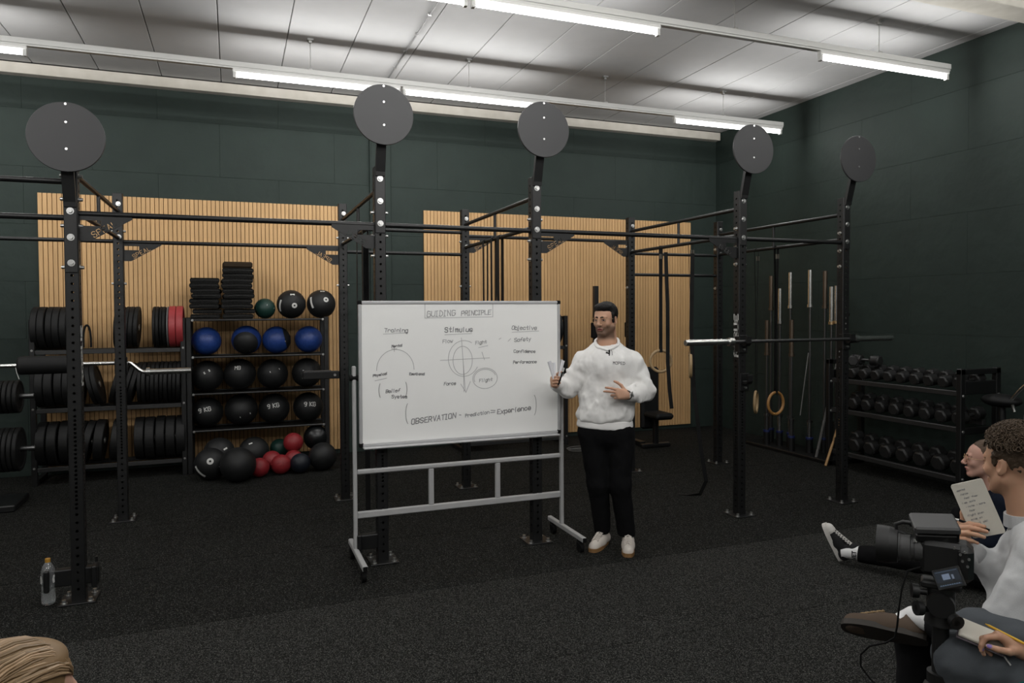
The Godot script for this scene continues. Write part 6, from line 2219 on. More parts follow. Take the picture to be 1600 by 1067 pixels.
func floor_sitter() -> void:
	var at := Vector3(4.40, 0, -3.11)
	var yaw := deg_to_rad(-53.5)
	var t := thing("person", "person in round glasses sitting on the floor, one leg out in high-top sneaker", "person", at, yaw)
	var hx := facing(Vector3(-0.97, 0.06, 0.12), Vector3(-0.045, 0.808, 0.0))
	var tone := SkinTone.new()
	tone.hx = hx
	tone.base = Color(0.52, 0.30, 0.235)
	tone.lips = Color(0.42, 0.18, 0.16)
	var b := MB.new()
	b.tinted = true
	var f := Field.new(Vector3(-0.19, 0.58, -0.14), Vector3(0.10, 0.95, 0.14), 0.0035)
	head_shape(f, hx, 0.98)
	f.cap(Vector3(-0.02, 0.74, 0), Vector3(0.02, 0.60, 0), 0.05, 0.058, 0.03)
	f.into(b, tone)
	var sh := [Vector3(0.05, 0.575, 0.155), Vector3(0.05, 0.575, -0.155)]
	var el := [Vector3(0.0, 0.34, 0.21), Vector3(-0.06, 0.36, -0.2)]
	var wr := [Vector3(-0.20, 0.27, 0.05), Vector3(-0.22, 0.30, -0.06)]
	for k in 2:
		var hh := aim(Vector3(-0.5, 0.2, -0.7 if k == 0 else 0.7), Vector3(0.4, -0.8, 0), wr[k])
		f = around(hh * Vector3(0, 0.06, 0.0), 0.13, 0.004)
		hand_shape(f, hh, 1.0 if k == 1 else -1.0, [[0.5, 0.6, 0.4], [0.5, 0.6, 0.4], [0.5, 0.6, 0.4], [0.5, 0.6, 0.4]], [Vector3(0.7, 0.6, 0.2), Vector3(0.4, 0.8, 0.2), Vector3(0.2, 0.9, 0.2)])
		f.into(b, tone)
	var hip := [Vector3(0.06, 0.11, 0.09), Vector3(0.06, 0.12, -0.09)]
	var kn := [Vector3(-0.40, 0.13, 0.07), Vector3(-0.14, 0.40, -0.12)]
	var an := [Vector3(-0.82, 0.085, 0.01), Vector3(-0.22, 0.09, -0.16)]
	f = Field.new(Vector3(-0.95, 0.0, -0.3), Vector3(0.25, 0.66, 0.3), 0.022)
	f.ell(Vector3(0.05, 0.42, 0), Vector3(0.08, 0.2, 0.13), 0.05)
	f.ell(Vector3(0.07, 0.15, 0), Vector3(0.1, 0.11, 0.14), 0.05)
	for k in 2:
		limbs(f, [[sh[k], el[k], 0.04, 0.034], [el[k], wr[k], 0.034, 0.025], [hip[k], kn[k], 0.07, 0.046], [kn[k], an[k], 0.046, 0.032]])
	f.into(b, tone)
	put("body", b.mesh(), skin_paint("skin_floor_sitter"), t)
	var hair := paint("hair_light_brown", Color(0.075, 0.045, 0.026), 0.5, 0.0, 0.4)
	f = Field.new(Vector3(-0.17, 0.70, -0.13), Vector3(0.16, 0.96, 0.13), 0.004)
	f.ell(hx * Vector3(0, 0.042, -0.022), Vector3(0.078, 0.088, 0.1), 0.01, hx.basis)
	f.ell(hx * Vector3(0, 0.05, -0.125), Vector3(0.042, 0.04, 0.042), 0.012, hx.basis)
	f.ell(hx * Vector3(0, -0.02, 0.105), Vector3(0.074, 0.085, 0.062), 0.006, hx.basis, true)
	f.ell(hx * Vector3(0, -0.09, 0.02), Vector3(0.12, 0.08, 0.14), 0.008, hx.basis, true)
	f.rough(cloth_noise(82, 40.0), 0.002, Vector3(1, 3, 1))
	b = MB.new()
	f.into(b)
	put("hair", b.mesh(), hair, t)
	eyebrows(t, hx, hair)
	glasses(t, hx, M.brass, 0.023)
	var navy := garment("top_navy", Color(0.006, 0.009, 0.018), 0.85, 83, 8.0)
	var list := [[Vector3(0.05, 0.43, 0), Vector3(0.115, 0.2, 0.165)], [Vector3(0.06, 0.2, 0), Vector3(0.13, 0.14, 0.17)], [Vector3(0.03, 0.60, 0), sh[0], 0.06, 0.058], [Vector3(0.03, 0.60, 0), sh[1], 0.06, 0.058]]
	for k in 2:
		list.append_array([[sh[k], el[k], 0.062, 0.054], [el[k], wr[k].lerp(el[k], 0.1), 0.054, 0.04]])
	cloth(t, "top", Vector3(-0.3, 0.06, -0.3), Vector3(0.24, 0.68, 0.3), 0.011, list, navy, 0.01, 84, [[Vector3(0.0, 0.66, 0.0), Vector3(0.06, 0.055, 0.062), true]])
	var black := garment("leg_black", Color(0.005, 0.005, 0.0055), 0.9, 85, 8.0)
	list = [[Vector3(0.07, 0.14, 0), Vector3(0.13, 0.125, 0.17)]]
	for k in 2:
		list.append_array([[hip[k], kn[k], 0.095, 0.075], [kn[k], an[k].lerp(kn[k], 0.16), 0.075, 0.058]])
	cloth(t, "trousers", Vector3(-0.86, 0.0, -0.3), Vector3(0.24, 0.55, 0.3), 0.012, list, black, 0.008, 86, [[Vector3(0, -1, 0), Vector3(0, 0.012, 0)], [Vector3(-1, 0.05, 0), Vector3(-0.755, 0.1, 0)]])
	# high-top sneakers: the outstretched one stands on its heel
	for s in [[Vector3(-0.875, 0.012, -0.005), Vector3(-0.985, 0.262, 0.02), Vector3(0.915, 0.40, 0.0)], [Vector3(-0.175, 0.0, -0.16), Vector3(-0.445, 0.0, -0.2), Vector3.UP]]:
		var heel: Vector3 = s[0]
		var toe: Vector3 = s[1]
		var up: Vector3 = (s[2] as Vector3).normalized()
		var dd := (toe - heel).normalized()
		f = Field.new(heel.min(toe) - Vector3(0.06, 0.03, 0.09), heel.max(toe) + Vector3(0.2, 0.2, 0.09), 0.005)
		shoe(f, heel, toe, 0.038, up, 0.08)
		f.cap(heel + dd * 0.05 + up * 0.06, heel + dd * 0.055 + up * 0.125, 0.042, 0.044, 0.02)
		f.keep(-up, heel + up * 0.012, 0.003)
		b = MB.new()
		f.into(b)
		var so := put("high_top_sneaker", b.mesh(), M.canvas_black, t, Vector3.ZERO, "black canvas high-top sneaker")
		put("sole", sole_mesh(heel, toe, 0.045, up, 0.028).mesh(), M.rubber_white, so, Vector3.ZERO, "white rubber sole")
		f = Field.new(toe - Vector3(0.12, 0.12, 0.09), toe + Vector3(0.12, 0.12, 0.09), 0.005)
		f.cap(toe - dd * 0.055 + up * 0.028, toe - dd * 0.043 + up * 0.027, 0.041, 0.038, 0.02)
		f.keep(-up, heel + up * 0.01, 0.003)
		b = MB.new()
		f.into(b)
		put("toe_cap", b.mesh(), M.rubber_white, so)
		laces(so, heel, toe, 0.05, up, M.rubber_white, 0.36, 0.72, 0.122, 0.07, 7)
	var sk := put("sock", MB.new().tube([Vector3(-0.855, 0.085, 0.005), Vector3(-0.81, 0.09, 0.01), Vector3(-0.725, 0.1, 0.018)], [0.044, 0.043, 0.048], 20).mesh(), M.sock_white, t, Vector3.ZERO, "white sock with black letters")
	b = MB.new()
	b.xf = Transform3D(Basis(Vector3(0, 1, 0), Vector3(-1, 0, 0), Vector3(0, 0, 1)), Vector3(-0.765, 0.062, 0.062))
	letters(b, "VET", 0, 0, 0.022, 0.006, 0, 0, 0, 1.8)
	put("sock_letters", b.mesh(), M.print_dark, sk)


func pencil_writer() -> void:
	var at := Vector3(2.219, 0.145, -1.485)
	var small := 0.917
	var yaw := deg_to_rad(-55.9)
	var t := thing("person", "person in grey jeans and teal top writing with a yellow pencil, lower right", "person", at, yaw)
	t.scale = Vector3.ONE * small
	var tone := SkinTone.new()
	var hx := facing(Vector3(-0.98, -0.1, -0.2), Vector3(0.46, 1.19, -0.1))
	tone.hx = hx
	tone.base = Color(0.47, 0.27, 0.18)
	var wr := Vector3(0.022, 0.628, 0.045)
	var hr := aim(Vector3(-0.82, 0.5, 0.12), Vector3(-0.42, -0.85, 0.25), wr)
	var b := MB.new()
	b.tinted = true
	var f := around(hr * Vector3(0, 0.06, 0.02), 0.125, 0.003)
	var tips := hand_shape(f, hr, 1.0, [[0.75, 0.9, 0.4], [0.95, 1.0, 0.5], [1.1, 1.1, 0.6], [1.2, 1.1, 0.6]], [Vector3(0.75, 0.6, 0.35), Vector3(0.25, 0.9, 0.4), Vector3(-0.15, 0.95, 0.35)], 0.03)
	tone.nails = [tips[4] + hr.basis.x * 0.006 - hr.basis.z * 0.003, tips[0] - hr.basis.z * 0.007]
	f.into(b, tone)
	f = Field.new(Vector3(0.32, 0.95, -0.24), Vector3(0.62, 1.34, 0.05), 0.004)
	head_shape(f, hx, 0.96)
	f.cap(Vector3(0.48, 1.12, -0.1), Vector3(0.5, 0.98, -0.1), 0.05, 0.058, 0.03)
	f.into(b, tone)
	var wl := Vector3(-0.03, 0.42, 0.2)
	var hl := aim(Vector3(-0.5, -0.7, -0.2), Vector3(-0.2, -0.3, -0.9), wl)
	f = around(hl * Vector3(0, 0.06, 0.0), 0.13, 0.004)
	hand_shape(f, hl, -1.0, [[0.5, 0.6, 0.4], [0.5, 0.6, 0.4], [0.5, 0.6, 0.4], [0.5, 0.6, 0.4]], [Vector3(0.7, 0.6, 0.2), Vector3(0.4, 0.8, 0.2), Vector3(0.2, 0.9, 0.2)])
	f.into(b, tone)
	f = Field.new(Vector3(-0.3, 0.03, -0.4), Vector3(0.75, 1.04, 0.35), 0.024)
	var hip := Vector3(0.45, 0.53, -0.1)
	f.ell(Vector3(0.5, 0.8, -0.1), Vector3(0.09, 0.2, 0.14), 0.05)
	f.ell(hip, Vector3(0.1, 0.1, 0.14), 0.05)
	limbs(f, [[Vector3(0.5, 0.95, 0.06), Vector3(0.33, 0.68, 0.08), 0.045, 0.038], [Vector3(0.33, 0.68, 0.08), wr, 0.038, 0.026], [Vector3(0.5, 0.95, 0.08), Vector3(0.32, 0.66, 0.22), 0.045, 0.038], [Vector3(0.32, 0.66, 0.22), wl, 0.038, 0.026], [hip + Vector3(0, 0, 0.1), Vector3(-0.165, 0.54, 0.0), 0.07, 0.05], [Vector3(-0.165, 0.54, 0.0), Vector3(-0.15, 0.1, 0.0), 0.05, 0.034], [hip + Vector3(0, 0, -0.1), Vector3(-0.12, 0.54, -0.28), 0.07, 0.05], [Vector3(-0.12, 0.54, -0.28), Vector3(-0.12, 0.1, -0.28), 0.05, 0.034]])
	f.into(b, tone)
	put("body", b.mesh(), skin_paint("skin_writer"), t)
	f = Field.new(Vector3(0.3, 1.02, -0.26), Vector3(0.64, 1.36, 0.06), 0.005)
	f.ell(hx * Vector3(0, 0.04, -0.025), Vector3(0.082, 0.092, 0.105), 0.01, hx.basis)
	f.ell(hx * Vector3(0, -0.06, -0.05), Vector3(0.08, 0.09, 0.06), 0.03, hx.basis)
	f.ell(hx * Vector3(0, -0.01, 0.10), Vector3(0.07, 0.09, 0.08), 0.006, hx.basis, true)
	b = MB.new()
	f.into(b)
	put("hair", b.mesh(), M.hair_brown, t)
	cloth(t, "jeans", Vector3(-0.28, 0.05, -0.4), Vector3(0.68, 0.68, 0.16), 0.01, [[hip, Vector3(0.13, 0.11, 0.17)], [hip + Vector3(0, 0, 0.1), Vector3(-0.16, 0.54, 0.0), 0.095, 0.084], [Vector3(-0.16, 0.54, 0.0), Vector3(-0.15, 0.12, 0.0), 0.08, 0.06], [Vector3(0.0, 0.62, 0.02), Vector3(-0.06, 0.53, 0.09), 0.012, 0.008], [Vector3(0.03, 0.6, 0.05), Vector3(0.0, 0.5, 0.1), 0.012, 0.008], [Vector3(0.07, 0.6, 0.05), Vector3(0.06, 0.5, 0.1), 0.012, 0.008], [hip + Vector3(0, 0, -0.1), Vector3(-0.12, 0.54, -0.28), 0.095, 0.08], [Vector3(-0.12, 0.54, -0.28), Vector3(-0.12, 0.12, -0.28), 0.078, 0.06]], garment("jeans_grey", Color(0.075, 0.083, 0.092), 0.85, 91, 10.0), 0.009, 92, [[Vector3(0, -1, 0), Vector3(0, 0.09, 0)]], "washed grey jeans")
	cloth(t, "teal_top", Vector3(-0.06, 0.38, -0.34), Vector3(0.72, 1.06, 0.34), 0.011, [[Vector3(0.5, 0.8, -0.1), Vector3(0.13, 0.2, 0.18)], [Vector3(0.48, 0.62, -0.1), Vector3(0.14, 0.14, 0.18)], [Vector3(0.5, 0.95, 0.06), Vector3(0.33, 0.68, 0.08), 0.07, 0.06], [Vector3(0.33, 0.68, 0.08), Vector3(0.10, 0.63, 0.05), 0.058, 0.045], [Vector3(0.5, 0.95, 0.08), Vector3(0.3, 0.64, 0.21), 0.07, 0.068], [Vector3(0.3, 0.64, 0.21), Vector3(0.0, 0.50, 0.2), 0.078, 0.062], [Vector3(0.05, 0.56, 0.2), Vector3(-0.02, 0.44, 0.22), 0.05, 0.05], [Vector3(0.5, 0.95, -0.26), Vector3(0.5, 0.95, 0.06), 0.07, 0.07]], garment("teal_cloth", Color(0.010, 0.075, 0.07), 0.85, 93, 8.0), 0.012, 94, [[Vector3(0.5, 1.05, -0.1), Vector3(0.065, 0.07, 0.065), true]], "dark teal top")
	for z in [0.0, -0.28]:
		var heel := Vector3(-0.105, 0, z)
		var toe := Vector3(-0.37, 0, z)
		f = Field.new(heel.min(toe) - Vector3(0.06, 0.01, 0.08), heel.max(toe) + Vector3(0.06, 0.14, 0.08), 0.006)
		shoe(f, heel, toe, 0.038)
		f.keep(Vector3(0, -1, 0), Vector3(0, 0.02, 0), 0.003)
		b = MB.new()
		f.into(b)
		var so := put("shoe", b.mesh(), M.canvas_black, t)
		put("sole", sole_mesh(heel, toe, 0.043, Vector3.UP, 0.024).mesh(), M.rubber_white, so)
	# small notebook on the thigh
	var nb := thing("pocket_notebook", "small open pocket notebook with cream pages resting on the grey jeans", "notebook", at, yaw)
	nb.scale = t.scale
	var bx := Transform3D(Basis(Vector3.BACK, -0.24) * Basis(Vector3.RIGHT, 0.32), Vector3(-0.098, 0.648, 0.035))
	b = MB.new()
	b.xf = bx
	b.box(Vector3(0, 0.004, 0), Vector3(0.132, 0.012, 0.088), 0.003)
	put("page_block", b.mesh(), M.page_cream, nb)
	b = MB.new()
	b.xf = bx
	b.box(Vector3(0, -0.006, 0), Vector3(0.14, 0.006, 0.096), 0.002)
	put("cover", b.mesh(), M.cover_mauve, nb)
	b = MB.new()
	b.xf = bx
	b.strap([Vector3(0.066, -0.004, 0.04), Vector3(0.08, -0.012, 0.05), Vector3(0.092, -0.02, 0.055)], Vector3(0, 0, 1), 0.008, 0.0012)
	put("ribbon", b.mesh(), M.print_white, nb)
	var pc := thing("pencil", "yellow pencil in the writer's hand at the lower right", "pencil", at, yaw)
	pc.scale = t.scale
	var p0 := Vector3(-0.092, 0.70, 0.05)
	var p1 := Vector3(0.075, 0.652, 0.085)
	var dd := (p1 - p0).normalized()
	put("barrel", MB.new().cyl(p0 + dd * 0.016, p1, 0.0042, -1, 6).mesh(), M.pencil_yellow, pc)
	put("sharpened_cone", MB.new().cyl(p0 + dd * 0.016, p0 + dd * 0.003, 0.0042, 0.001, 10).mesh(), M.pencil_yellow, pc)
	put("lead", MB.new().cyl(p0 + dd * 0.004, p0, 0.0012, 0.0004, 8).mesh(), M.black_matte, pc)
	stool("black wooden box seat under the pencil writer at the lower right", at * Vector3(1, 0, 1), yaw, Vector3(0.43, 0, -0.1), 0.53)
	var st := thing("step_block", "low black step under the feet of the pencil writer", "step", at * Vector3(1, 0, 1) + Basis(Vector3.UP, yaw) * Vector3(-0.2, 0, -0.13), yaw)
	put("block", MB.new().box(Vector3(0, 0.072, 0), Vector3(0.4, 0.143, 0.5), 0.01).mesh(), M.black_matte, st)
	put("top_mat", MB.new().box(Vector3(0, 0.1435, 0), Vector3(0.38, 0.002, 0.48), 0.0008).mesh(), M.black_rubber, st)


func blond_head() -> void:
	var at := Vector3(-0.30, 0, -1.44)
	var yaw := deg_to_rad(11.8)
	var t := thing("person", "person with swept-back blond hair at the lower left corner, looking towards the whiteboard", "person", at, yaw)
	var hx := facing(Vector3(0.80, -0.05, -0.60), Vector3(-0.06, 1.072, 0.0))
	var tone := SkinTone.new()
	tone.hx = hx
	tone.base = Color(0.48, 0.28, 0.20)
	var b := MB.new()
	b.tinted = true
	var f := Field.new(Vector3(-0.2, 0.83, -0.16), Vector3(0.1, 1.22, 0.14), 0.0035)
	head_shape(f, hx, 1.0)
	f.cap(Vector3(-0.08, 1.0, 0.01), Vector3(-0.1, 0.86, 0.01), 0.055, 0.065, 0.03)
	f.into(b, tone)
	f = Field.new(Vector3(-0.4, 0.03, -0.55), Vector3(0.45, 0.92, 0.35), 0.024)
	var px := Basis(Vector3.UP, 0.64)
	f.ell(Vector3(-0.13, 0.68, 0.02), Vector3(0.12, 0.22, 0.12), 0.05)
	f.ell(Vector3(-0.14, 0.5, 0.03), Vector3(0.13, 0.1, 0.13), 0.05)
	var js := []
	for s in [-1.0, 1.0]:
		var o := Vector3(-0.13, 0, 0.03)
		js.append([o + px * Vector3(0, 0.84, s * 0.16), o + px * Vector3(0.03, 0.6, s * 0.2), o + px * Vector3(0.25, 0.58, s * 0.1), o + px * Vector3(0.02, 0.5, s * 0.09), o + px * Vector3(0.44, 0.5, s * 0.1), o + px * Vector3(0.44, 0.1, s * 0.1)])
	for j in js:
		limbs(f, [[j[0], j[1], 0.045, 0.038], [j[1], j[2], 0.038, 0.026], [j[3], j[4], 0.07, 0.05], [j[4], j[5], 0.05, 0.034]])
	f.into(b, tone)
	for k in 2:
		var j: Array = js[k]
		var hh := aim(px * Vector3(0.9, -0.3, -0.3 * (k * 2 - 1)), Vector3(0, -1, 0), j[2])
		f = around(hh * Vector3(0, 0.06, 0), 0.13, 0.005)
		hand_shape(f, hh, 1.0 if k == 1 else -1.0, [[0.4, 0.5, 0.3], [0.4, 0.5, 0.3], [0.4, 0.5, 0.3], [0.4, 0.5, 0.3]], [Vector3(0.7, 0.6, 0.2), Vector3(0.4, 0.8, 0.2), Vector3(0.2, 0.9, 0.2)])
		f.into(b, tone)
	put("body", b.mesh(), skin_paint("skin_blond"), t)
	var hair := paint("hair_blond", Color(0.20, 0.125, 0.06), 0.5, 0.0, 0.4)
	f = Field.new(Vector3(-0.24, 0.90, -0.18), Vector3(0.1, 1.24, 0.18), 0.004)
	f.ell(hx * Vector3(0, 0.04, -0.024), Vector3(0.085, 0.083, 0.106), 0.01, hx.basis)
	f.ell(hx * Vector3(0, 0.082, 0.0), Vector3(0.068, 0.036, 0.085), 0.02, hx.basis)
	f.ell(hx * Vector3(0, -0.05, -0.07), Vector3(0.075, 0.10, 0.05), 0.03, hx.basis)
	f.ell(hx * Vector3(0, -0.02, 0.105), Vector3(0.078, 0.10, 0.075), 0.008, hx.basis, true)
	b = MB.new()
	f.into(b)
	put("hair", b.mesh(), hair, t)
	# combed strands over the crown
	var r := RandomNumberGenerator.new()
	r.seed = 97
	for tone_k in 3:
		b = MB.new()
		b.xf = hx
		for k in 130:
			var s := r.randf_range(-1.2, 1.2)
			var pts := []
			var j0 := r.randf_range(-0.006, 0.006)
			for q in 9:
				var u := -1.52 + 0.36 * q
				var d := Vector3(sin(s) * (0.95 - 0.1 * sin(u * 3 + k)), cos(s), 0)
				d = Vector3(d.x * cos(u * 0.6), d.y * cos(u), -sin(u)).normalized()
				pts.append(Vector3(0, 0.042, -0.02) + d * Vector3(0.086, 0.083, 0.104) * (1.0 + 0.03 * sin(k * 1.3)) + Vector3(j0, 0.002, 0))
			b.tube(pts, [0.0008, 0.0018, 0.0022, 0.0024, 0.0024, 0.0022, 0.002, 0.0014, 0.0006], 5)
		put("hair_strands", b.mesh(), M["strand_%d" % tone_k], t)
	cloth(t, "pullover", Vector3(-0.45, 0.40, -0.42), Vector3(0.3, 0.95, 0.36), 0.012, [[Vector3(-0.13, 0.68, 0.02), Vector3(0.16, 0.24, 0.16)], [Vector3(-0.14, 0.5, 0.03), Vector3(0.16, 0.1, 0.16)], [Vector3(-0.11, 0.86, 0.01), js[0][0], 0.06, 0.06], [Vector3(-0.11, 0.86, 0.01), js[1][0], 0.06, 0.06], [js[0][0], js[0][1], 0.066, 0.056], [js[0][1], js[0][2], 0.056, 0.04], [js[1][0], js[1][1], 0.066, 0.056], [js[1][1], js[1][2], 0.056, 0.04]], garment("pullover_dark", Color(0.02, 0.022, 0.026), 0.85, 98, 8.0), 0.01, 99, [[Vector3(-0.1, 0.93, 0.01), Vector3(0.068, 0.06, 0.068), true]])
	cloth(t, "trousers", Vector3(-0.36, 0.05, -0.5), Vector3(0.42, 0.66, 0.3), 0.013, [[Vector3(-0.14, 0.5, 0.03), Vector3(0.16, 0.11, 0.16)], [js[0][3], js[0][4], 0.092, 0.076], [js[0][4], js[0][5], 0.074, 0.058], [js[1][3], js[1][4], 0.092, 0.076], [js[1][4], js[1][5], 0.074, 0.058]], M.trouser_charcoal, 0.008, 100, [[Vector3(0, -1, 0), Vector3(0, 0.09, 0)]])
	for j in js:
		var heel: Vector3 = j[5] * Vector3(1, 0, 1) - px * Vector3(0.05, 0, 0)
		var toe: Vector3 = heel + px * Vector3(0.27, 0, 0)
		f = Field.new(heel.min(toe) - Vector3(0.08, 0.01, 0.08), heel.max(toe) + Vector3(0.08, 0.14, 0.08), 0.006)
		shoe(f, heel, toe, 0.04)
		f.keep(Vector3(0, -1, 0), Vector3(0, 0.02, 0), 0.003)
		b = MB.new()
		f.into(b)
		put("sole", sole_mesh(heel, toe, 0.045, Vector3.UP, 0.024).mesh(), M.rubber_white, put("shoe", b.mesh(), M.canvas_black, t))
	stool("black wooden box seat under the blond person at the lower left", at, yaw, Vector3(-0.2, 0, 0.06), 0.39)


func film_camera() -> void:
	var at := Vector3(2.087, 0, -1.638)
	var big := 1.122
	var drop := Vector3(0, -0.2135, 0)
	var yaw := deg_to_rad(-51.9)
	var t := thing("video_camera", "black video camera with hooded lens, top monitor and lit flip screen aimed at the man", "camera", at + Vector3(0, 0.985 * big, 0) + drop, yaw)
	t.scale = Vector3.ONE * big
	var b := MB.new()
	b.box(Vector3(0.01, 0.065, 0), Vector3(0.125, 0.098, 0.075), 0.012)
	b.box(Vector3(-0.005, 0.118, -0.005), Vector3(0.06, 0.03, 0.05), 0.01)
	b.box(Vector3(0.055, 0.06, 0.0), Vector3(0.045, 0.10, 0.09), 0.014)
	put("body", b.mesh(), M.camera_black, t)
	var lx := Transform3D(Basis(Vector3(0, 1, 0), Vector3(-1, 0, 0), Vector3(0, 0, 1)), Vector3(-0.045, 0.078, 0))
	put("lens", MB.new().lathe([Vector2(0, 0), Vector2(0.036, 0), Vector2(0.037, 0.02), Vector2(0.034, 0.022), Vector2(0.034, 0.03), Vector2(0.0385, 0.032), Vector2(0.0385, 0.055), Vector2(0.041, 0.06), Vector2(0.041, 0.075), Vector2(0, 0.075)], 32, lx).mesh(), M.grey_plastic, t)
	put("lens_hood", MB.new().lathe([Vector2(0.041, 0.062), Vector2(0.048, 0.064), Vector2(0.0525, 0.085), Vector2(0.0535, 0.118), Vector2(0.050, 0.118), Vector2(0.047, 0.09), Vector2(0.038, 0.07)], 36, lx).mesh(), M.camera_black, t)
	put("front_glass", MB.new().lathe([Vector2(0.038, 0.078), Vector2(0.026, 0.084), Vector2(0.0, 0.087)], 28, lx, true).mesh(), M.lens_glass, t)
	b = MB.new()
	b.cyl(Vector3(-0.062, 0.104, 0.026), Vector3(-0.067, 0.107, 0.028), 0.006, -1, 10)
	put("lens_button", b.mesh(), M.steel, t)
	var mo := put("monitor", MB.new().box(Vector3.ZERO, Vector3(0.115, 0.022, 0.082), 0.005).mesh(), M.grey_plastic, t, Vector3(-0.018, 0.156, 0.0))
	mo.rotation = Vector3(0.30, 0.25, 0.05)
	b = MB.new()
	b.box(Vector3(0, -0.02, -0.036), Vector3(0.11, 0.03, 0.006), 0.002)
	b.box(Vector3(0.052, -0.02, 0), Vector3(0.006, 0.03, 0.075), 0.002)
	b.box(Vector3(0.0, -0.028, 0.02), Vector3(0.104, 0.022, 0.03), 0.003)
	put("monitor_hood", b.mesh(), M.camera_black, mo)
	put("monitor_arm", MB.new().cyl(Vector3(-0.01, 0.12, 0), Vector3(-0.018, 0.145, 0), 0.008, -1, 12).mesh(), M.camera_black, t)
	put("handle_loop", MB.new().tube([Vector3(-0.07, 0.11, 0.0), Vector3(-0.11, 0.12, 0.0), Vector3(-0.115, 0.14, 0.0), Vector3(-0.095, 0.15, 0.0), Vector3(-0.06, 0.148, 0.0)], 0.006, 10).mesh(), M.camera_black, t)
	b = MB.new()
	for q in [Vector3(0.03, 0.108, 0.045), Vector3(0.045, 0.092, 0.046), Vector3(0.055, 0.1, 0.046), Vector3(0.05, 0.075, 0.047), Vector3(0.065, 0.082, 0.046), Vector3(0.062, 0.062, 0.047)]:
		b.cyl(q, q + Vector3(0, 0, 0.006), 0.0035, -1, 8)
	put("buttons", b.mesh(), M.steel, t)
	# flip screen, tilted outwards
	var sx := Transform3D(Basis(Vector3(0.90, 0.41, 0.1).normalized(), Vector3(-0.62, 0.70, -0.35).normalized(), Vector3.ZERO), Vector3(0.017, 0.026, 0.062))
	sx.basis.z = sx.basis.x.cross(sx.basis.y).normalized()
	sx.basis.y = sx.basis.z.cross(sx.basis.x).normalized()
	b = MB.new()
	b.xf = sx
	b.box(Vector3(0, 0, -0.004), Vector3(0.072, 0.054, 0.008), 0.002)
	var fs := put("flip_screen", b.mesh(), M.camera_black, t)
	b = MB.new()
	b.xf = sx
	b.quad(Vector3(-0.031, -0.022, 0.0006), Vector3(0.031, -0.022, 0.0006), Vector3(0.031, 0.022, 0.0006), Vector3(-0.031, 0.022, 0.0006))
	put("screen_picture", b.mesh(), M.screen_picture, fs, Vector3.ZERO, "lit bluish screen")
	# tripod
	var tr := thing("tripod", "black camera tripod with a fluid head in front of the seated young man", "tripod", at + drop, yaw)
	tr.scale = t.scale
	b = MB.new()
	b.box(Vector3(0.0, 0.972, 0), Vector3(0.1, 0.02, 0.06), 0.005)
	b.cyl(Vector3(0.0, 0.90, 0), Vector3(0.0, 0.965, 0), 0.036, -1, 20)
	b.cyl(Vector3(0.0, 0.925, -0.05), Vector3(0.0, 0.925, 0.05), 0.034, -1, 20)
	b.cyl(Vector3(0.0, 0.86, 0), Vector3(0.0, 0.90, 0), 0.042, 0.036, 20)
	put("fluid_head", b.mesh(), M.camera_black, tr)
	for q in [[Vector3(-0.035, 0.948, 0.02), Vector3(-0.072, 0.95, 0.03)], [Vector3(-0.03, 0.905, 0.03), Vector3(-0.06, 0.908, 0.05)], [Vector3(0.02, 0.895, 0.03), Vector3(0.04, 0.89, 0.06)]]:
		b = MB.new()
		b.cyl(q[0], q[1], 0.009, -1, 10)
		b.cyl(q[0].lerp(q[1], 0.55), q[1], 0.019, 0.02, 16)
		put("knob", b.mesh(), M.camera_black, tr)
	put("centre_column", MB.new().cyl(Vector3(0, 0.45, 0), Vector3(0, 0.86, 0), 0.022, -1, 18).mesh(), M.camera_black, tr)
	put("spider", MB.new().cyl(Vector3(0, 0.66, 0), Vector3(0, 0.72, 0), 0.034, -1, 18).mesh(), M.camera_black, tr)
	for k in 3:
		var a := TAU * k / 3 + 0.4
		var d := Vector3(cos(a), 0, sin(a))
		b = MB.new()
		b.cyl(d * 0.03 + Vector3(0, 0.69, 0), d * 0.17 + Vector3(0, 0.45, 0), 0.015, -1, 12)
		b.cyl(d * 0.165 + Vector3(0, 0.46, 0), d * 0.30 + Vector3(0, 0.21, 0), 0.011, -1, 12)
		b.ball(d * 0.303 + Vector3(0, 0.2065, 0), Vector3(0.016, 0.016, 0.016), 12, 8)
		put("leg", b.mesh(), M.camera_black, tr)
	var c := thing("camera_cable", "thin black cable drooping from the video camera past the brown shoe", "cable", at + drop, yaw)
	c.scale = t.scale
	put("cord", MB.new().tube([Vector3(-0.05, 1.02, 0.03), Vector3(-0.082, 1.01, 0.05), Vector3(-0.095, 0.96, 0.06), Vector3(-0.102, 0.90, 0.06), Vector3(-0.106, 0.85, 0.055), Vector3(-0.112, 0.81, 0.045), Vector3(-0.136, 0.783, 0.03), Vector3(-0.18, 0.755, 0.01), Vector3(-0.204, 0.72, 0.0), Vector3(-0.204, 0.685, 0.0), Vector3(-0.18, 0.655, 0.0), Vector3(-0.14, 0.62, 0.0), Vector3(-0.09, 0.5, 0.0), Vector3(-0.1, 0.3, 0.02), Vector3(-0.12, 0.205, 0.1), Vector3(-0.1, 0.194, 0.3), Vector3(0.1, 0.194, 0.6)], 0.0028, 8).mesh(), M.black_matte, c)


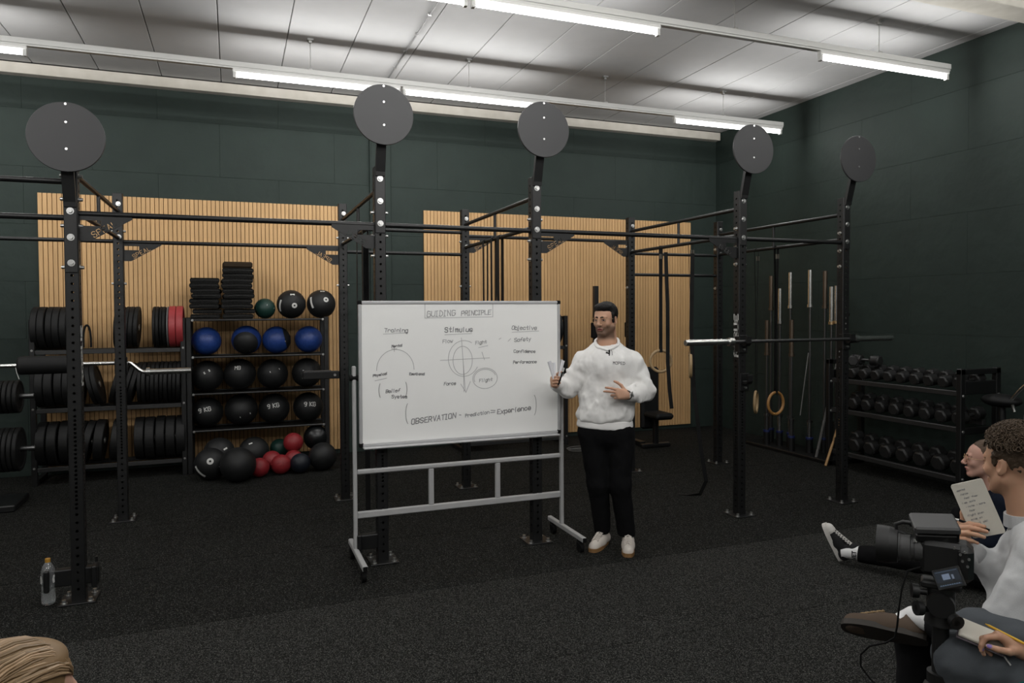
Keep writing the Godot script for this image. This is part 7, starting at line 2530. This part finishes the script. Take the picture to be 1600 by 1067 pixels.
func audience_materials() -> void:
	paint("sole_dark", Color(0.02, 0.016, 0.012), 0.7)
	var sock := garment("sock_white", Color(0.72, 0.72, 0.72), 0.9, 101, 12.0)
	sock.resource_name = "sock_white"
	paint("canvas_black", Color(0.006, 0.006, 0.007), 0.85)
	paint("rubber_white", Color(0.55, 0.53, 0.50), 0.6)
	paint("page_cream", Color(0.58, 0.55, 0.48), 0.85)
	paint("cover_mauve", Color(0.085, 0.07, 0.08), 0.7)
	paint("pencil_yellow", Color(0.62, 0.36, 0.015), 0.45)
	paint("camera_black", Color(0.006, 0.006, 0.006), 0.5)
	paint("lens_glass", Color(0.004, 0.005, 0.008), 0.05, 0.0, 0.8)
	for k in 3:
		paint("strand_%d" % k, Color(0.16 + 0.10 * k, 0.10 + 0.07 * k, 0.045 + 0.045 * k), 0.45)
	# the small picture on the camera's screen: pale board, dark room
	var im := Image.create(64, 44, false, Image.FORMAT_RGB8)
	im.fill(Color(0.10, 0.13, 0.17))
	im.fill_rect(Rect2i(0, 30, 64, 14), Color(0.06, 0.08, 0.10))
	im.fill_rect(Rect2i(18, 10, 20, 15), Color(0.45, 0.50, 0.58))
	im.fill_rect(Rect2i(42, 14, 6, 13), Color(0.42, 0.46, 0.52))
	im.fill_rect(Rect2i(42, 26, 6, 9), Color(0.04, 0.05, 0.06))
	im.fill_rect(Rect2i(3, 3, 58, 1), Color(0.35, 0.42, 0.5))
	im.fill_rect(Rect2i(3, 39, 58, 1), Color(0.3, 0.36, 0.44))
	for k in 9:
		im.fill_rect(Rect2i(5 + k * 6, 37, 4, 2), Color(0.35, 0.42, 0.5))
	var m := paint("screen_picture", Color(0.02, 0.02, 0.02), 0.2)
	m.emission_enabled = true
	m.emission = Color.WHITE
	m.emission_operator = BaseMaterial3D.EMISSION_OP_MULTIPLY
	m.emission_texture = ImageTexture.create_from_image(im)
	m.emission_energy_multiplier = 0.4


func _ready() -> void:
	rng.seed = 7
	camera_and_light()
	materials()
	setting()
	tracks()
	await rig()
	whiteboard()
	gear_materials()
	plates_and_balls()
	bars_and_straps()
	right_side()
	standing_man()
	audience_materials()
	young_man()
	floor_sitter()
	pencil_writer()
	blond_head()
	film_camera()
